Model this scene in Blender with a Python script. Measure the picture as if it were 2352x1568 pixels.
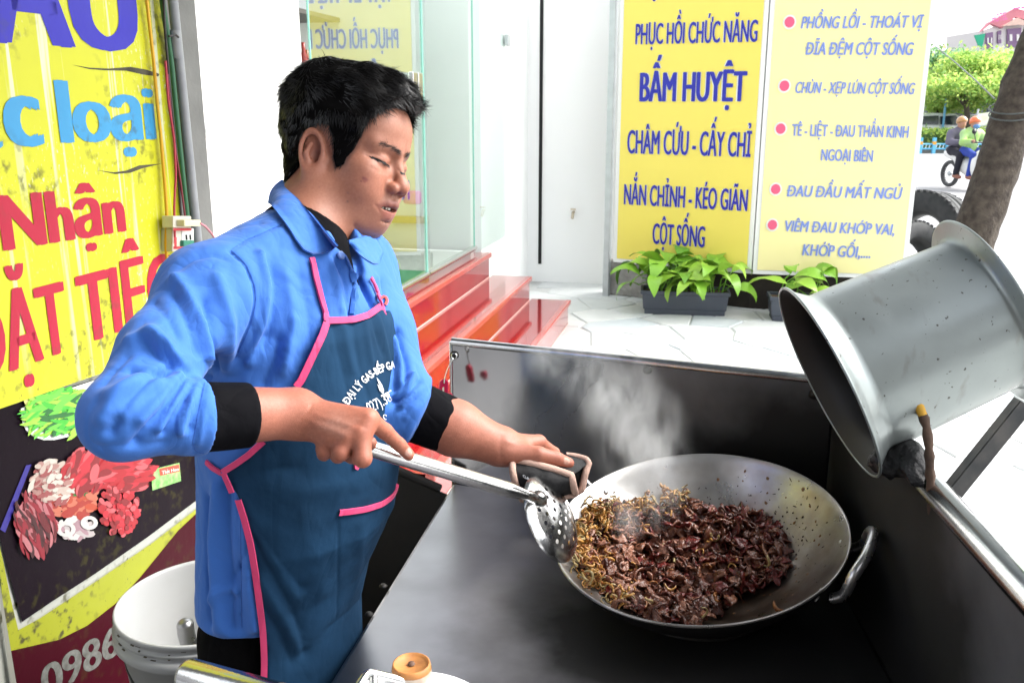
import bpy, bmesh, math, random
import numpy as np
from mathutils import Vector, Matrix, Quaternion
from mathutils.bvhtree import BVHTree

for _o in list(bpy.data.objects):
    bpy.data.objects.remove(_o)
SC = bpy.context.scene
COL = SC.collection
R_ = math.radians
random.seed(7)
RNG = np.random.default_rng(11)

# ------------------------------------------------------------------ camera
PITCH = R_(14.3)
CAMZ = 1.62
FPX = 2072.0                      # focal length for a 2352 px wide picture
cam_d = bpy.data.cameras.new('camera')
cam_d.sensor_width = 36.0
cam_d.lens = FPX / 2352.0 * 36.0
cam_d.clip_start = 0.05
cam_d.clip_end = 600
cam = bpy.data.objects.new('camera', cam_d)
COL.objects.link(cam)
cam.location = (0, 0, CAMZ)
cam.rotation_euler = (math.pi / 2 - PITCH, 0, 0)
SC.camera = cam
cam_d.dof.use_dof = True
cam_d.dof.focus_distance = 1.35
cam_d.dof.aperture_fstop = 20.0

# ------------------------------------------------------------------ light: bright overcast day
W = bpy.data.worlds.new('World')
SC.world = W
W.use_nodes = True
_nt = W.node_tree
_sky = _nt.nodes.new('ShaderNodeTexSky')
_sky.sky_type = 'NISHITA'
_sky.sun_disc = False
SUN_EL, SUN_AZ = 47.0, 80.0       # azimuth clockwise from +Y: high over the street, to the right
_sky.sun_elevation = R_(SUN_EL)
_sky.sun_rotation = R_(SUN_AZ)
_sky.dust_density = 4.0
_sky.air_density = 1.0
_hsv = _nt.nodes.new('ShaderNodeHueSaturation')
_hsv.inputs['Saturation'].default_value = 0.22
_bg = _nt.nodes['Background']
_bg.inputs['Strength'].default_value = 0.15
_nt.links.new(_sky.outputs[0], _hsv.inputs['Color'])
_nt.links.new(_hsv.outputs[0], _bg.inputs[0])
sun_d = bpy.data.lights.new('sun', 'SUN')
sun_d.energy = 1.0
sun_d.angle = R_(26)
sun_d.color = (1.0, 0.965, 0.92)
sun = bpy.data.objects.new('sun', sun_d)
COL.objects.link(sun)
_az, _el = R_(SUN_AZ), R_(SUN_EL)
_to_sun = Vector((math.sin(_az) * math.cos(_el), math.cos(_az) * math.cos(_el), math.sin(_el)))
sun.rotation_euler = _to_sun.to_track_quat('Z', 'Y').to_euler()
SC.view_settings.view_transform = 'Standard'
SC.view_settings.look = 'None'
SC.view_settings.gamma = 1.0
SC.view_settings.use_curve_mapping = False
SC.view_settings.exposure = 1.92
SC.cycles.max_bounces = 7
SC.cycles.diffuse_bounces = 4
SC.cycles.glossy_bounces = 4
SC.cycles.transmission_bounces = 6
SC.cycles.transparent_max_bounces = 12
SC.cycles.volume_bounces = 1
SC.cycles.sample_clamp_indirect = 6.0

# ------------------------------------------------------------------ helpers: picture -> place
CAM = np.array([0, 0, CAMZ])
FW = np.array([0, math.cos(PITCH), -math.sin(PITCH)])
UP = np.array([0, math.sin(PITCH), math.cos(PITCH)])
RT = np.array([1.0, 0, 0])
def ray(px, py):
    return FW + RT * ((px - 1176.0) / FPX) - UP * ((py - 784.0) / FPX)
def at(px, py, d):                 # point d metres along the optical axis
    return CAM + d * ray(px, py)
def atz(px, py, z):                # on the level plane at height z
    r = ray(px, py)
    return CAM + r * ((z - CAMZ) / r[2])
def atpl(px, py, p0, n):           # on the plane through p0 with normal n
    r = ray(px, py)
    return CAM + r * (np.dot(np.asarray(p0) - CAM, n) / np.dot(r, n))
def atY(px, py, Y):
    r = ray(px, py)
    return CAM + r * (Y / r[1])

# ------------------------------------------------------------------ helpers: objects
def tag(o, label=None, cat=None, group=None, kind=None):
    if label: o['label'] = label
    if cat: o['category'] = cat
    if group: o['group'] = group
    if kind: o['kind'] = kind
    return o
def empty(name, loc=(0, 0, 0), label=None, cat=None, group=None, kind=None, rz=0.0):
    o = bpy.data.objects.new(name, None)
    o.empty_display_size = 0.1
    COL.objects.link(o)
    o.location = loc
    o.rotation_euler = (0, 0, rz)
    return tag(o, label, cat, group, kind)
def link(name, me, mat=None, parent=None):
    o = bpy.data.objects.new(name, me)
    COL.objects.link(o)
    if mat is not None:
        if len(me.materials) == 0:
            me.materials.append(mat)
    if parent is not None:
        o.parent = parent
        l = parent.location
        if parent.type == 'EMPTY':
            # shapes are written in world coordinates: cancel the Empty's own placement
            m = Matrix.Translation(parent.location) @ parent.rotation_euler.to_matrix().to_4x4()
            if parent.parent is not None:
                m = wmat(parent)
            o.matrix_parent_inverse = m.inverted()
    return o
def wmat(o):
    m = Matrix.LocRotScale(o.location, o.rotation_euler, o.scale)
    if o.parent is not None:
        m = wmat(o.parent) @ o.matrix_parent_inverse @ m
    return m
class MB:
    """collects verts and faces for one mesh"""
    def __init__(s):
        s.v = []; s.f = []; s.smooth = []
    def add(s, vs, fs, smooth=False):
        k = len(s.v)
        s.v += [tuple(float(c) for c in v) for v in vs]
        s.f += [tuple(k + i for i in f) for f in fs]
        s.smooth += [smooth] * len(fs)
        return s
    def box(s, c, size, rz=0.0, M=None):
        hx, hy, hz = size[0] / 2, size[1] / 2, size[2] / 2
        cs, sn = math.cos(rz), math.sin(rz)
        vs = []
        for z in (-hz, hz):
            for x, y in ((-hx, -hy), (hx, -hy), (hx, hy), (-hx, hy)):
                p = Vector((x * cs - y * sn + c[0], x * sn + y * cs + c[1], z + c[2]))
                vs.append(M @ p if M else p)
        return s.add(vs, [(3, 2, 1, 0), (4, 5, 6, 7), (0, 1, 5, 4), (1, 2, 6, 5), (2, 3, 7, 6), (3, 0, 4, 7)])
    def tube(s, pts, r, n=8, caps=True, smooth=True):
        pts = [np.asarray(p, float) for p in pts]
        rs = r if hasattr(r, '__len__') else [r] * len(pts)
        rings = []
        t0 = pts[1] - pts[0]; t0 /= np.linalg.norm(t0)
        a = np.cross(t0, (0, 0, 1.0))
        if np.linalg.norm(a) < 1e-3: a = np.cross(t0, (1.0, 0, 0))
        a /= np.linalg.norm(a)
        for i, p in enumerate(pts):
            t = pts[min(i + 1, len(pts) - 1)] - pts[max(i - 1, 0)]
            t = t / (np.linalg.norm(t) + 1e-12)
            a = a - t * np.dot(a, t); a /= (np.linalg.norm(a) + 1e-12)
            b = np.cross(t, a)
            rings.append([p + rs[i] * (math.cos(2 * math.pi * k / n) * a + math.sin(2 * math.pi * k / n) * b) for k in range(n)])
        vs = [v for rg in rings for v in rg]
        fs = []
        for i in range(len(pts) - 1):
            for k in range(n):
                fs.append((i * n + k, i * n + (k + 1) % n, (i + 1) * n + (k + 1) % n, (i + 1) * n + k))
        s.add(vs, fs, smooth)
        if caps:
            s.add(rings[0], [tuple(range(n - 1, -1, -1))]); s.add(rings[-1], [tuple(range(n))])
        return s
    def lathe(s, prof, n=32, M=None, smooth=True, a0=0.0, a1=2 * math.pi):
        full = abs(a1 - a0 - 2 * math.pi) < 1e-6
        m = n if full else n + 1
        vs = []
        for (r, z) in prof:
            for k in range(m):
                a = a0 + (a1 - a0) * k / n
                p = Vector((r * math.cos(a), r * math.sin(a), z))
                vs.append(M @ p if M else p)
        fs = []
        for i in range(len(prof) - 1):
            for k in range(n):
                k2 = (k + 1) % m
                fs.append((i * m + k, i * m + k2, (i + 1) * m + k2, (i + 1) * m + k))
        return s.add(vs, fs, smooth)
    def prism(s, poly, ax_u, ax_v, org, depth):
        """flat polygon (u,v list) extruded by vector depth"""
        ax_u, ax_v, org, depth = [np.asarray(q, float) for q in (ax_u, ax_v, org, depth)]
        n = len(poly)
        a = [org + ax_u * u + ax_v * v for u, v in poly]
        b = [p + depth for p in a]
        fs = [tuple(range(n)), tuple(range(2 * n - 1, n - 1, -1))]
        fs += [(i + n, (i + 1) % n + n, (i + 1) % n, i) for i in range(n)]
        return s.add(a + b, fs)
    def mesh(s, name):
        me = bpy.data.meshes.new(name)
        me.from_pydata(s.v, [], s.f)
        me.polygons.foreach_set('use_smooth', s.smooth)
        me.validate(); me.update()
        return me
    def build(s, name, mat=None, parent=None, bevel=0.0):
        me = s.mesh(name)
        if bevel:
            bm = bmesh.new(); bm.from_mesh(me)
            bmesh.ops.remove_doubles(bm, verts=bm.verts, dist=1e-5)
            es = [e for e in bm.edges if e.is_manifold and e.calc_face_angle(0) > 0.6]
            bmesh.ops.bevel(bm, geom=es, offset=bevel, segments=2, profile=0.5, affect='EDGES', clamp_overlap=True)
            bmesh.ops.recalc_face_normals(bm, faces=bm.faces)
            bm.to_mesh(me); bm.free()
        return link(name, me, mat, parent)

# ------------------------------------------------------------------ helpers: materials
MAT = {}
def mat(name, col=(0.5, 0.5, 0.5), rough=0.6, metal=0.0, spec=0.5, noise=None, bump=None, coat=0.0, attr=None, emit=None, alpha=None, trans=0.0, sss=None, aniso=None):
    """noise=(scale, amount[, colour2]); bump=(scale, strength, distance)"""
    m = bpy.data.materials.new(name); m.use_nodes = True
    nt = m.node_tree; b = nt.nodes['Principled BSDF']
    b.inputs['Roughness'].default_value = rough
    b.inputs['Metallic'].default_value = metal
    b.inputs['Specular IOR Level'].default_value = spec
    b.inputs['Coat Weight'].default_value = coat
    b.inputs['Transmission Weight'].default_value = trans
    tc = nt.nodes.new('ShaderNodeTexCoord')
    src = None
    if attr:
        an = nt.nodes.new('ShaderNodeAttribute'); an.attribute_name = attr
        src = an.outputs['Color']
    if noise:
        nz = nt.nodes.new('ShaderNodeTexNoise'); nz.inputs['Scale'].default_value = noise[0]; nz.inputs['Detail'].default_value = 6
        nt.links.new(tc.outputs['Object'], nz.inputs['Vector'])
        mx = nt.nodes.new('ShaderNodeMix'); mx.data_type = 'RGBA'
        rp = nt.nodes.new('ShaderNodeMapRange'); rp.inputs[1].default_value = 0.32; rp.inputs[2].default_value = 0.68
        rp.inputs[3].default_value = 0; rp.inputs[4].default_value = noise[1]
        nt.links.new(nz.outputs['Fac'], rp.inputs[0]); nt.links.new(rp.outputs[0], mx.inputs['Factor'])
        if src: nt.links.new(src, mx.inputs['A'])
        else: mx.inputs['A'].default_value = (*col, 1)
        c2 = noise[2] if len(noise) > 2 else tuple(c * 0.55 for c in col)
        mx.inputs['B'].default_value = (*c2, 1)
        src = mx.outputs['Result']
    if src: nt.links.new(src, b.inputs['Base Color'])
    else: b.inputs['Base Color'].default_value = (*col, 1)
    if bump:
        bz = nt.nodes.new('ShaderNodeTexNoise'); bz.inputs['Scale'].default_value = bump[0]; bz.inputs['Detail'].default_value = 5
        nt.links.new(tc.outputs['Object'], bz.inputs['Vector'])
        bp = nt.nodes.new('ShaderNodeBump'); bp.inputs['Strength'].default_value = bump[1]; bp.inputs['Distance'].default_value = bump[2]
        nt.links.new(bz.outputs['Fac'], bp.inputs['Height']); nt.links.new(bp.outputs[0], b.inputs['Normal'])
    if sss:
        b.inputs['Subsurface Weight'].default_value = sss[0]
        b.inputs['Subsurface Radius'].default_value = sss[1]
        b.inputs['Subsurface Scale'].default_value = sss[2]
    if emit:
        b.inputs['Emission Color'].default_value = (*emit[0], 1); b.inputs['Emission Strength'].default_value = emit[1]
    if alpha is not None:
        b.inputs['Alpha'].default_value = alpha
    m['_bsdf'] = 1
    MAT[name] = m
    return m

# ------------------------------------------------------------------ helpers: implicit surfaces
f32 = np.float32
def L2(v): return np.sqrt(np.einsum('ij,ij->i', v, v))
def rc(P, a, b, ra, rb):
    a = np.asarray(a, f32); b = np.asarray(b, f32)
    ba = b - a; pa = P - a
    h = np.clip(pa @ ba / max(float(ba @ ba), 1e-12), 0, 1)
    return L2(pa - h[:, None] * ba) - (ra + (rb - ra) * h)
def chain(P, pts, rs, k=0.0):
    d = None
    for i in range(len(pts) - 1):
        e = rc(P, pts[i], pts[i + 1], rs[i], rs[i + 1])
        d = e if d is None else (smin(d, e, k) if k else np.minimum(d, e))
    return d
def ell(P, c, r, M=None):
    q = P - np.asarray(c, f32)
    if M is not None: q = q @ np.asarray(M, f32)
    r = np.asarray(r, f32)
    k0 = L2(q / r); k1 = L2(q / (r * r)) + 1e-9
    return k0 * (k0 - 1) / k1
def smin(a, b, k):
    h = np.clip(0.5 + 0.5 * (b - a) / k, 0, 1)
    return b * (1 - h) + a * h - k * h * (1 - h)
def smax(a, b, k): return -smin(-a, -b, k)
def sdf_mesh(f, lo, hi, h, blk=6, safety=1.6):
    lo = np.asarray(lo, float); hi = np.asarray(hi, float)
    nb = np.ceil((hi - lo) / (h * blk)).astype(int)
    n = nb * blk
    bi = np.stack(np.meshgrid(*[np.arange(q) for q in nb], indexing='ij'), -1).reshape(-1, 3)
    cen = (lo + (bi * blk + (blk - 1) / 2) * h).astype(f32)
    fc = f(cen)
    G = np.repeat(np.repeat(np.repeat(np.where(fc < 0, -1, 1).astype(f32).reshape(nb), blk, 0), blk, 1), blk, 2)
    near = bi[np.abs(fc) < 0.87 * blk * h * safety]
    off = np.stack(np.meshgrid(*[np.arange(blk)] * 3, indexing='ij'), -1).reshape(-1, 3)
    for s in range(0, len(near), 4000):
        idx = (near[s:s + 4000, None, :] * blk + off[None]).reshape(-1, 3)
        G[idx[:, 0], idx[:, 1], idx[:, 2]] = f((lo + idx * h).astype(f32))
    S = G < 0
    c8 = [(i, j, k) for i in (0, 1) for j in (0, 1) for k in (0, 1)]
    cnt = np.zeros(n - 1, np.int8)
    for i, j, k in c8:
        cnt += S[i:n[0] - 1 + i, j:n[1] - 1 + j, k:n[2] - 1 + k]
    act = np.argwhere((cnt > 0) & (cnt < 8))
    vid = -np.ones(n - 1, np.int32)
    vid[act[:, 0], act[:, 1], act[:, 2]] = np.arange(len(act))
    val = np.stack([G[act[:, 0] + i, act[:, 1] + j, act[:, 2] + k] for i, j, k in c8], 1)
    acc = np.zeros((len(act), 3)); num = np.zeros(len(act))
    for a in range(8):
        for b in range(a + 1, 8):
            da = np.array(c8[b]) - np.array(c8[a])
            if np.abs(da).sum() != 1: continue
            va, vb = val[:, a], val[:, b]
            m = (va < 0) != (vb < 0)
            t = np.where(m, va / np.where(m, va - vb, 1), 0)
            acc += np.where(m[:, None], np.array(c8[a]) + t[:, None] * da, 0); num += m
    V = lo + (act + acc / num[:, None]) * h
    Fs = []
    for ax in range(3):
        o1, o2 = (ax + 1) % 3, (ax + 2) % 3
        sl0 = [slice(1, n[q] - 1) for q in range(3)]; sl1 = list(sl0)
        sl0[ax] = slice(0, n[ax] - 1); sl1[ax] = slice(1, n[ax])
        ch = S[tuple(sl0)] != S[tuple(sl1)]
        e = np.argwhere(ch)
        if len(e) == 0: continue
        base = e.copy()
        for q in range(3):
            if q != ax: base[:, q] += 1
        ins = S[base[:, 0], base[:, 1], base[:, 2]]
        def cell(d1, d2):
            c = base.copy(); c[:, o1] -= d1; c[:, o2] -= d2
            return vid[c[:, 0], c[:, 1], c[:, 2]]
        q = np.stack([cell(1, 1), cell(0, 1), cell(0, 0), cell(1, 0)], 1)
        q[~ins] = q[~ins][:, ::-1]
        Fs.append(q)
    F = np.concatenate(Fs)
    F = F[(F >= 0).all(1)]
    return V, F
def np_mesh(name, V, F, smooth=True):
    me = bpy.data.meshes.new(name)
    me.vertices.add(len(V)); me.vertices.foreach_set('co', np.asarray(V, f32).ravel())
    F = np.asarray(F, np.int32); k = F.shape[1]
    me.loops.add(F.size); me.loops.foreach_set('vertex_index', F.ravel())
    me.polygons.add(len(F)); me.polygons.foreach_set('loop_start', np.arange(0, F.size, k, dtype=np.int32))
    try: me.polygons.foreach_set('loop_total', np.full(len(F), k, np.int32))
    except Exception: pass
    me.polygons.foreach_set('use_smooth', np.full(len(F), smooth))
    me.update(); me.validate()
    return me
def vnormals(V, F):
    a, b, c, d = V[F[:, 0]], V[F[:, 1]], V[F[:, 2]], V[F[:, -1]]
    n = np.cross(c - a, d - b) if F.shape[1] == 4 else np.cross(b - a, c - a)
    N = np.zeros_like(V)
    for k in range(F.shape[1]): np.add.at(N, F[:, k], n)
    return N / (np.linalg.norm(N, axis=1, keepdims=True) + 1e-12)
def relax(V, F, it=2, lam=0.5):
    for _ in range(it):
        A = np.zeros_like(V); c = np.zeros(len(V))
        for i in range(4):
            j = (i + 1) % 4
            np.add.at(A, F[:, i], V[F[:, j]]); np.add.at(c, F[:, i], 1)
            np.add.at(A, F[:, j], V[F[:, i]]); np.add.at(c, F[:, j], 1)
        V = V + lam * (A / c[:, None] - V)
    return V
def set_attr(me, name, col):
    a = me.color_attributes.new(name, 'FLOAT_COLOR', 'POINT')
    c4 = np.ones((len(col), 4), f32); c4[:, :3] = col
    a.data.foreach_set('color', c4.ravel())
def polydist(V, pts):
    pts = np.asarray(pts, float)
    best = np.full(len(V), 1e9)
    for a, b in zip(pts[:-1], pts[1:]):
        ba = b - a; h = np.clip((V - a) @ ba / max(ba @ ba, 1e-12), 0, 1)
        best = np.minimum(best, np.linalg.norm(V - a - h[:, None] * ba, axis=1))
    return best
def resample(pts, n):
    pts = np.asarray(pts, float)
    s = np.r_[0, np.cumsum(np.linalg.norm(np.diff(pts, axis=0), axis=1))]
    t = np.linspace(0, s[-1], n)
    return np.stack([np.interp(t, s, pts[:, k]) for k in range(pts.shape[1])], 1)
def smoothline(pts, n, it=2):
    pts = resample(pts, n)
    for _ in range(it):
        pts[1:-1] = 0.25 * pts[:-2] + 0.5 * pts[1:-1] + 0.25 * pts[2:]
    return pts
def bvh_of(V, F):
    return BVHTree.FromPolygons([tuple(v) for v in V], [tuple(int(i) for i in q) for q in F])
def cast(bvh, px, py, off=0.0, fallback=None):
    r = ray(px, py); r = r / np.linalg.norm(r)
    hit = bvh.ray_cast(Vector(CAM), Vector(r))
    if hit[0] is None:
        if fallback is None: return None
        q = bvh.find_nearest(Vector(at(px, py, fallback)))
        return np.array(q[0]) + np.array(q[1]) * off
    return np.array(hit[0]) + np.array(hit[1]) * off
def castline(bvh, pts, off=0.0, n=24, fallback=None, it=2):
    pts = smoothline(pts, n, it)
    out = [cast(bvh, x, y, off, fallback) for x, y in pts]
    return np.array([q for q in out if q is not None])
def vnoise(P, seed=0):
    """smooth value noise on points"""
    P = np.asarray(P, float); i = np.floor(P).astype(np.int64); f = P - i
    f = f * f * (3 - 2 * f)
    def hsh(a):
        h = (a[:, 0] * 374761393 + a[:, 1] * 668265263 + a[:, 2] * 2147483647 + seed * 974711) & 0x7fffffff
        h = ((h ^ (h >> 13)) * 1274126177) & 0x7fffffff
        return ((h ^ (h >> 16)) & 0xffff) / 65535.0
    r = 0
    for dx in (0, 1):
        for dy in (0, 1):
            for dz in (0, 1):
                w = (f[:, 0] if dx else 1 - f[:, 0]) * (f[:, 1] if dy else 1 - f[:, 1]) * (f[:, 2] if dz else 1 - f[:, 2])
                r = r + w * hsh(i + np.array([dx, dy, dz]))
    return r * 2 - 1
# ================================================================== the street and the shop front
UA = R_(12.5)
u_ = np.array([math.sin(UA), math.cos(UA), 0]); v_ = np.array([math.cos(UA), -math.sin(UA), 0]); Z_ = np.array([0, 0, 1.0])
def fl(t, s, z=0.0):                     # shop-front coordinates: t along the front towards the camera, s out towards the street
    return np.array([-.175, 6.81, 0]) - u_ * t + v_ * s + Z_ * z
white = mat('white_paint', (.86, .87, .86), .55, noise=(3, .10, (.80, .81, .80)), bump=(60, .15, .002))
concrete = mat('concrete_grey', (.20, .20, .19), .9, noise=(7, .6, (.12, .12, .115)), bump=(40, .5, .004))
steelg = mat('galvanised_post', (.52, .55, .56), .45, .6, noise=(12, .3))
darkm = mat('dark_void', (.012, .012, .013), .9)

# ground
g_ = MB().add([(-60, -40, -.012), (120, -40, -.012), (120, 160, -.012), (-60, 160, -.012)], [(0, 1, 2, 3)])
ground = g_.build('ground', mat('asphalt_ground', (.16, .16, .165), .85, noise=(2, .4), bump=(90, .4, .004)))
tag(ground, kind='structure')
pm = MB().add([fl(9, -2.5, -.006), fl(9, 9.5, -.006), fl(-5, 9.5, -.006), fl(-5, -2.5, -.006)], [(0, 1, 2, 3)])
pave = pm.build('pavement', mat('paving_mortar', (.58, .59, .58), .9, noise=(5, .5), bump=(50, .5, .004)))
tag(pave, kind='structure')
# dark floor sheet added under the stall to cut bounce light
sf = MB().add([(-2.6, -2.5, -.002), (.75, -2.5, -.002), (.75, 1.2, -.002), (.55, 2.3, -.002), (-1.02, 2.6, -.002), (-1.6, .4, -.002)], [(0, 1, 2, 3, 4, 5)])
tag(sf.build('added_dark_floor', mat('stall_floor_concrete', (.055, .052, .050), .75, noise=(4, .6, (.025, .023, .022)), bump=(30, .5, .004))), kind='structure')
# irregular stone slabs
def clip_half(poly, p, n):
    out = []
    for i in range(len(poly)):
        a, b = poly[i], poly[(i + 1) % len(poly)]
        da, db = (a - p) @ n, (b - p) @ n
        if da <= 0: out.append(a)
        if da * db < 0: out.append(a + (b - a) * (da / (da - db)))
    return out
stone_m = [mat('paving_stone_%s' % n, c, .8, noise=(6, .5, tuple(q * .82 for q in c)), bump=(45, .45, .003)) for n, c in (('pale', (.64, .65, .64)), ('grey', (.58, .60, .60)), ('bluish', (.52, .56, .58)))]
rs = random.Random(3)
pts = []
step = .40
for i in range(-2, 26):
    for j in range(0, 14):
        pts.append(np.array([i * step + rs.uniform(-.21, .21) + (j % 2) * .16, j * step * .95 + rs.uniform(-.21, .21)]))
nst = 0
for i, p in enumerate(pts):
    t, s = p[0] - 1.2, p[1] + .62
    w = fl(t, s)
    if w[1] < .6 or (w[0] < .65 and w[1] < 4.2) or w[1] > 9.6: continue
    q = (w - CAM) @ FW
    if q < .5: continue
    X = 1176 + FPX * ((w - CAM) @ RT) / q
    if not (850 < X < 2600): continue
    poly = [p + np.array(c) for c in ((-.6, -.6), (.6, -.6), (.6, .6), (-.6, .6))]
    for k, o in enumerate(pts):
        if k == i: continue
        dd = o - p
        L = np.linalg.norm(dd)
        if L > 1.3: continue
        poly = clip_half(poly, p + dd / 2, dd / L)
        if len(poly) < 3: break
    if len(poly) < 3: continue
    c = sum(poly) / len(poly)
    poly = [c + (a - c) * (1 - .009 / max(np.linalg.norm(a - c), .03)) for a in poly]
    org = fl(-1.2, .62)
    m = MB(); n = len(poly)
    top = [org + (-u_) * a[0] + v_ * a[1] + Z_ * (.004 + rs.uniform(-.002, .002)) for a in [c + (a - c) * .965 for a in poly]]
    low = [org + (-u_) * a[0] + v_ * a[1] + Z_ * -.004 for a in poly]
    f = [tuple(range(n))] + [(k, k + n, (k + 1) % n + n, (k + 1) % n) for k in range(n)]
    m.add(top + low, f)
    me = m.mesh('paving_stone')
    bm = bmesh.new(); bm.from_mesh(me); bmesh.ops.recalc_face_normals(bm, faces=bm.faces); bm.to_mesh(me); bm.free()
    link('paving_stone', me, stone_m[rs.choice((0, 0, 1, 1, 2))], pave)
    nst += 1
print('stones', nst)
rd = MB().add([(3.6, 10.2, -.008), (90, -9.6, -.008), (110, 80, -.008), (9.9, 41, -.008)], [(0, 1, 2, 3)])
tag(rd.build('road', mat('road_asphalt', (.30, .30, .305), .8, noise=(1.5, .3), bump=(120, .4, .004))), kind='structure')
kb = MB(); kb.add([fl(9, 9.5, -.01), fl(9, 9.65, -.01), fl(-5, 9.65, -.01), fl(-5, 9.5, -.01), fl(9, 9.5, .004), fl(9, 9.65, .004), fl(-5, 9.65, .004), fl(-5, 9.5, .004)], [(4, 5, 6, 7), (0, 1, 5, 4), (2, 3, 7, 6), (1, 2, 6, 5), (3, 0, 4, 7)])
tag(kb.build('kerb', concrete), kind='structure')

# ---- red granite steps
granite = mat('red_granite', (.30, .010, .013), .08, spec=.6, noise=(40, .35, (.22, .010, .011)), coat=.6)
gran_edge = mat('granite_nosing', (.38, .050, .040), .16, noise=(160, .6, (.44, .10, .08)), coat=.3)
groutm = mat('pale_grout', (.62, .42, .38), .8)
steps = empty('granite_steps', fl(2, .3), 'three polished red granite steps with pale nosings below the glass shop front', 'steps')
H = .193
for k, (z1, s0, s1) in enumerate(((3 * H, -3.4, 0.0), (2 * H, 0.0, .29), (H, .29, .58))):
    t0 = -.02 - .10 * k if k else 0.0
    t1 = 3.35
    def q(t, s, z): return fl(t, s, z)
    m = MB()
    m.add([q(t1, s0, z1), q(t1, s1 - .018, z1), q(t0, s1 - .018, z1), q(t0, s0, z1)], [(0, 1, 2, 3)])
    m.add([q(t1, s0, z1 - .03), q(t1, s1 - .02, z1 - .03), q(t0, s1 - .02, z1 - .03), q(t0, s0, z1 - .03)], [(3, 2, 1, 0)])
    m.build('tread', granite, steps)
    m = MB(); zz0, zz1 = z1 - .032, z1 + .003
    a = [q(t1, s1 - .022, zz0), q(t1, s1 + .022, zz0), q(t0, s1 + .022, zz0), q(t0, s1 - .022, zz0)]
    m.add(a + [p + Z_ * (zz1 - zz0) for p in a], [(3, 2, 1, 0), (4, 5, 6, 7), (0, 1, 5, 4), (1, 2, 6, 5), (2, 3, 7, 6), (3, 0, 4, 7)])
    m.build('nosing', gran_edge, steps, bevel=.006)
    m = MB(); m.add([q(t1, s1, z1 - .033), q(t1, s1, z1 - H + .012), q(t0, s1, z1 - H + .012), q(t0, s1, z1 - .033)], [(0, 1, 2, 3)])
    m.build('riser', granite, steps)
    m = MB(); m.add([q(t1, s1 + .002, z1 - H + .001), q(t1, s1 + .002, z1 - H + .013), q(t0, s1 + .002, z1 - H + .013), q(t0, s1 + .002, z1 - H + .001)], [(0, 1, 2, 3)])
    m.build('grout_line', groutm, steps)
    m = MB(); m.add([q(t0, s1, z1 - .031), q(t0, s1, 0), q(t0, s0, 0), q(t0, s0, z1 - .031)], [(3, 2, 1, 0)])
    m.build('side_slab', granite, steps)

# ---- shop building: white walls, glass front, interior
shop = empty('shop_building', fl(2, -1), 'white shop with a glazed front standing above red granite steps', 'building')
ZT = 4.2; ZF = 3 * H
def wall(name, a, b, z0, z1, th, mt, parent=shop, nrm=None):
    a = np.array(a, float); b = np.array(b, float); d = b - a; n = np.array([d[1], -d[0], 0]); n /= np.linalg.norm(n)
    if nrm is not None and n @ nrm < 0: n = -n
    m = MB(); P = [a, b, b - n * th, a - n * th]
    lo = [p + Z_ * (z0 - p[2]) for p in P]; hi = [p + Z_ * (z1 - p[2]) for p in P]
    m.add(lo + hi, [(3, 2, 1, 0), (4, 5, 6, 7), (0, 1, 5, 4), (1, 2, 6, 5), (2, 3, 7, 6), (3, 0, 4, 7)])
    o = m.build(name, mt, parent)
    me = o.data; bm = bmesh.new(); bm.from_mesh(me); bmesh.ops.recalc_face_normals(bm, faces=bm.faces); bm.to_mesh(me); bm.free()
    return o
GS = -.10                                # glass line
wall('wall', fl(5.2, GS - .02), fl(2.84, GS - .02), ZF, ZT, .12, white, nrm=v_)
wall('back_wall', fl(5.2, -3.3), fl(-.0, -3.3), ZF, 2.9, .1, mat('interior_white', (.72, .74, .72), .7, noise=(3, .15)), nrm=v_)
wall('side_wall', fl(-.06, GS - .06), fl(-.06, -3.3), ZF, 2.9, .1, MAT['interior_white'], nrm=-u_)
# recessed white wall to the right of the glass front
wall('wall', fl(-1.95, -.4), fl(-1.95, 1.12), 0, 2.95, .15, white, nrm=-u_)
wall('wall', fl(-.165, GS), fl(-1.95, GS), 0, 2.95, .15, white, nrm=v_)
m = MB(); a = atY(1246, 300, 0); 
p0 = fl(-1.944, 0); jb = atpl(1240, 606, p0, u_); jt = jb + Z_ * 3.4
m.add([jb - v_ * .016, jb + v_ * .016, jt + v_ * .016, jt - v_ * .016], [(0, 1, 2, 3)])
m.v = [tuple(np.array(q_) - u_ * .006) for q_ in m.v]
m.build('wall_joint', darkm, shop)
tb = MB(); tp = atpl(1318, 487, p0, u_)
tb.tube([tp, tp - u_ * .05, tp - u_ * .09 - Z_ * .05], .014, 8); tb.box(tp - u_ * .05 + Z_ * .03, (.05, .02, .015)); 
tb.build('tap', mat('brass_tap', (.55, .48, .38), .3, .9), shop)
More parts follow.
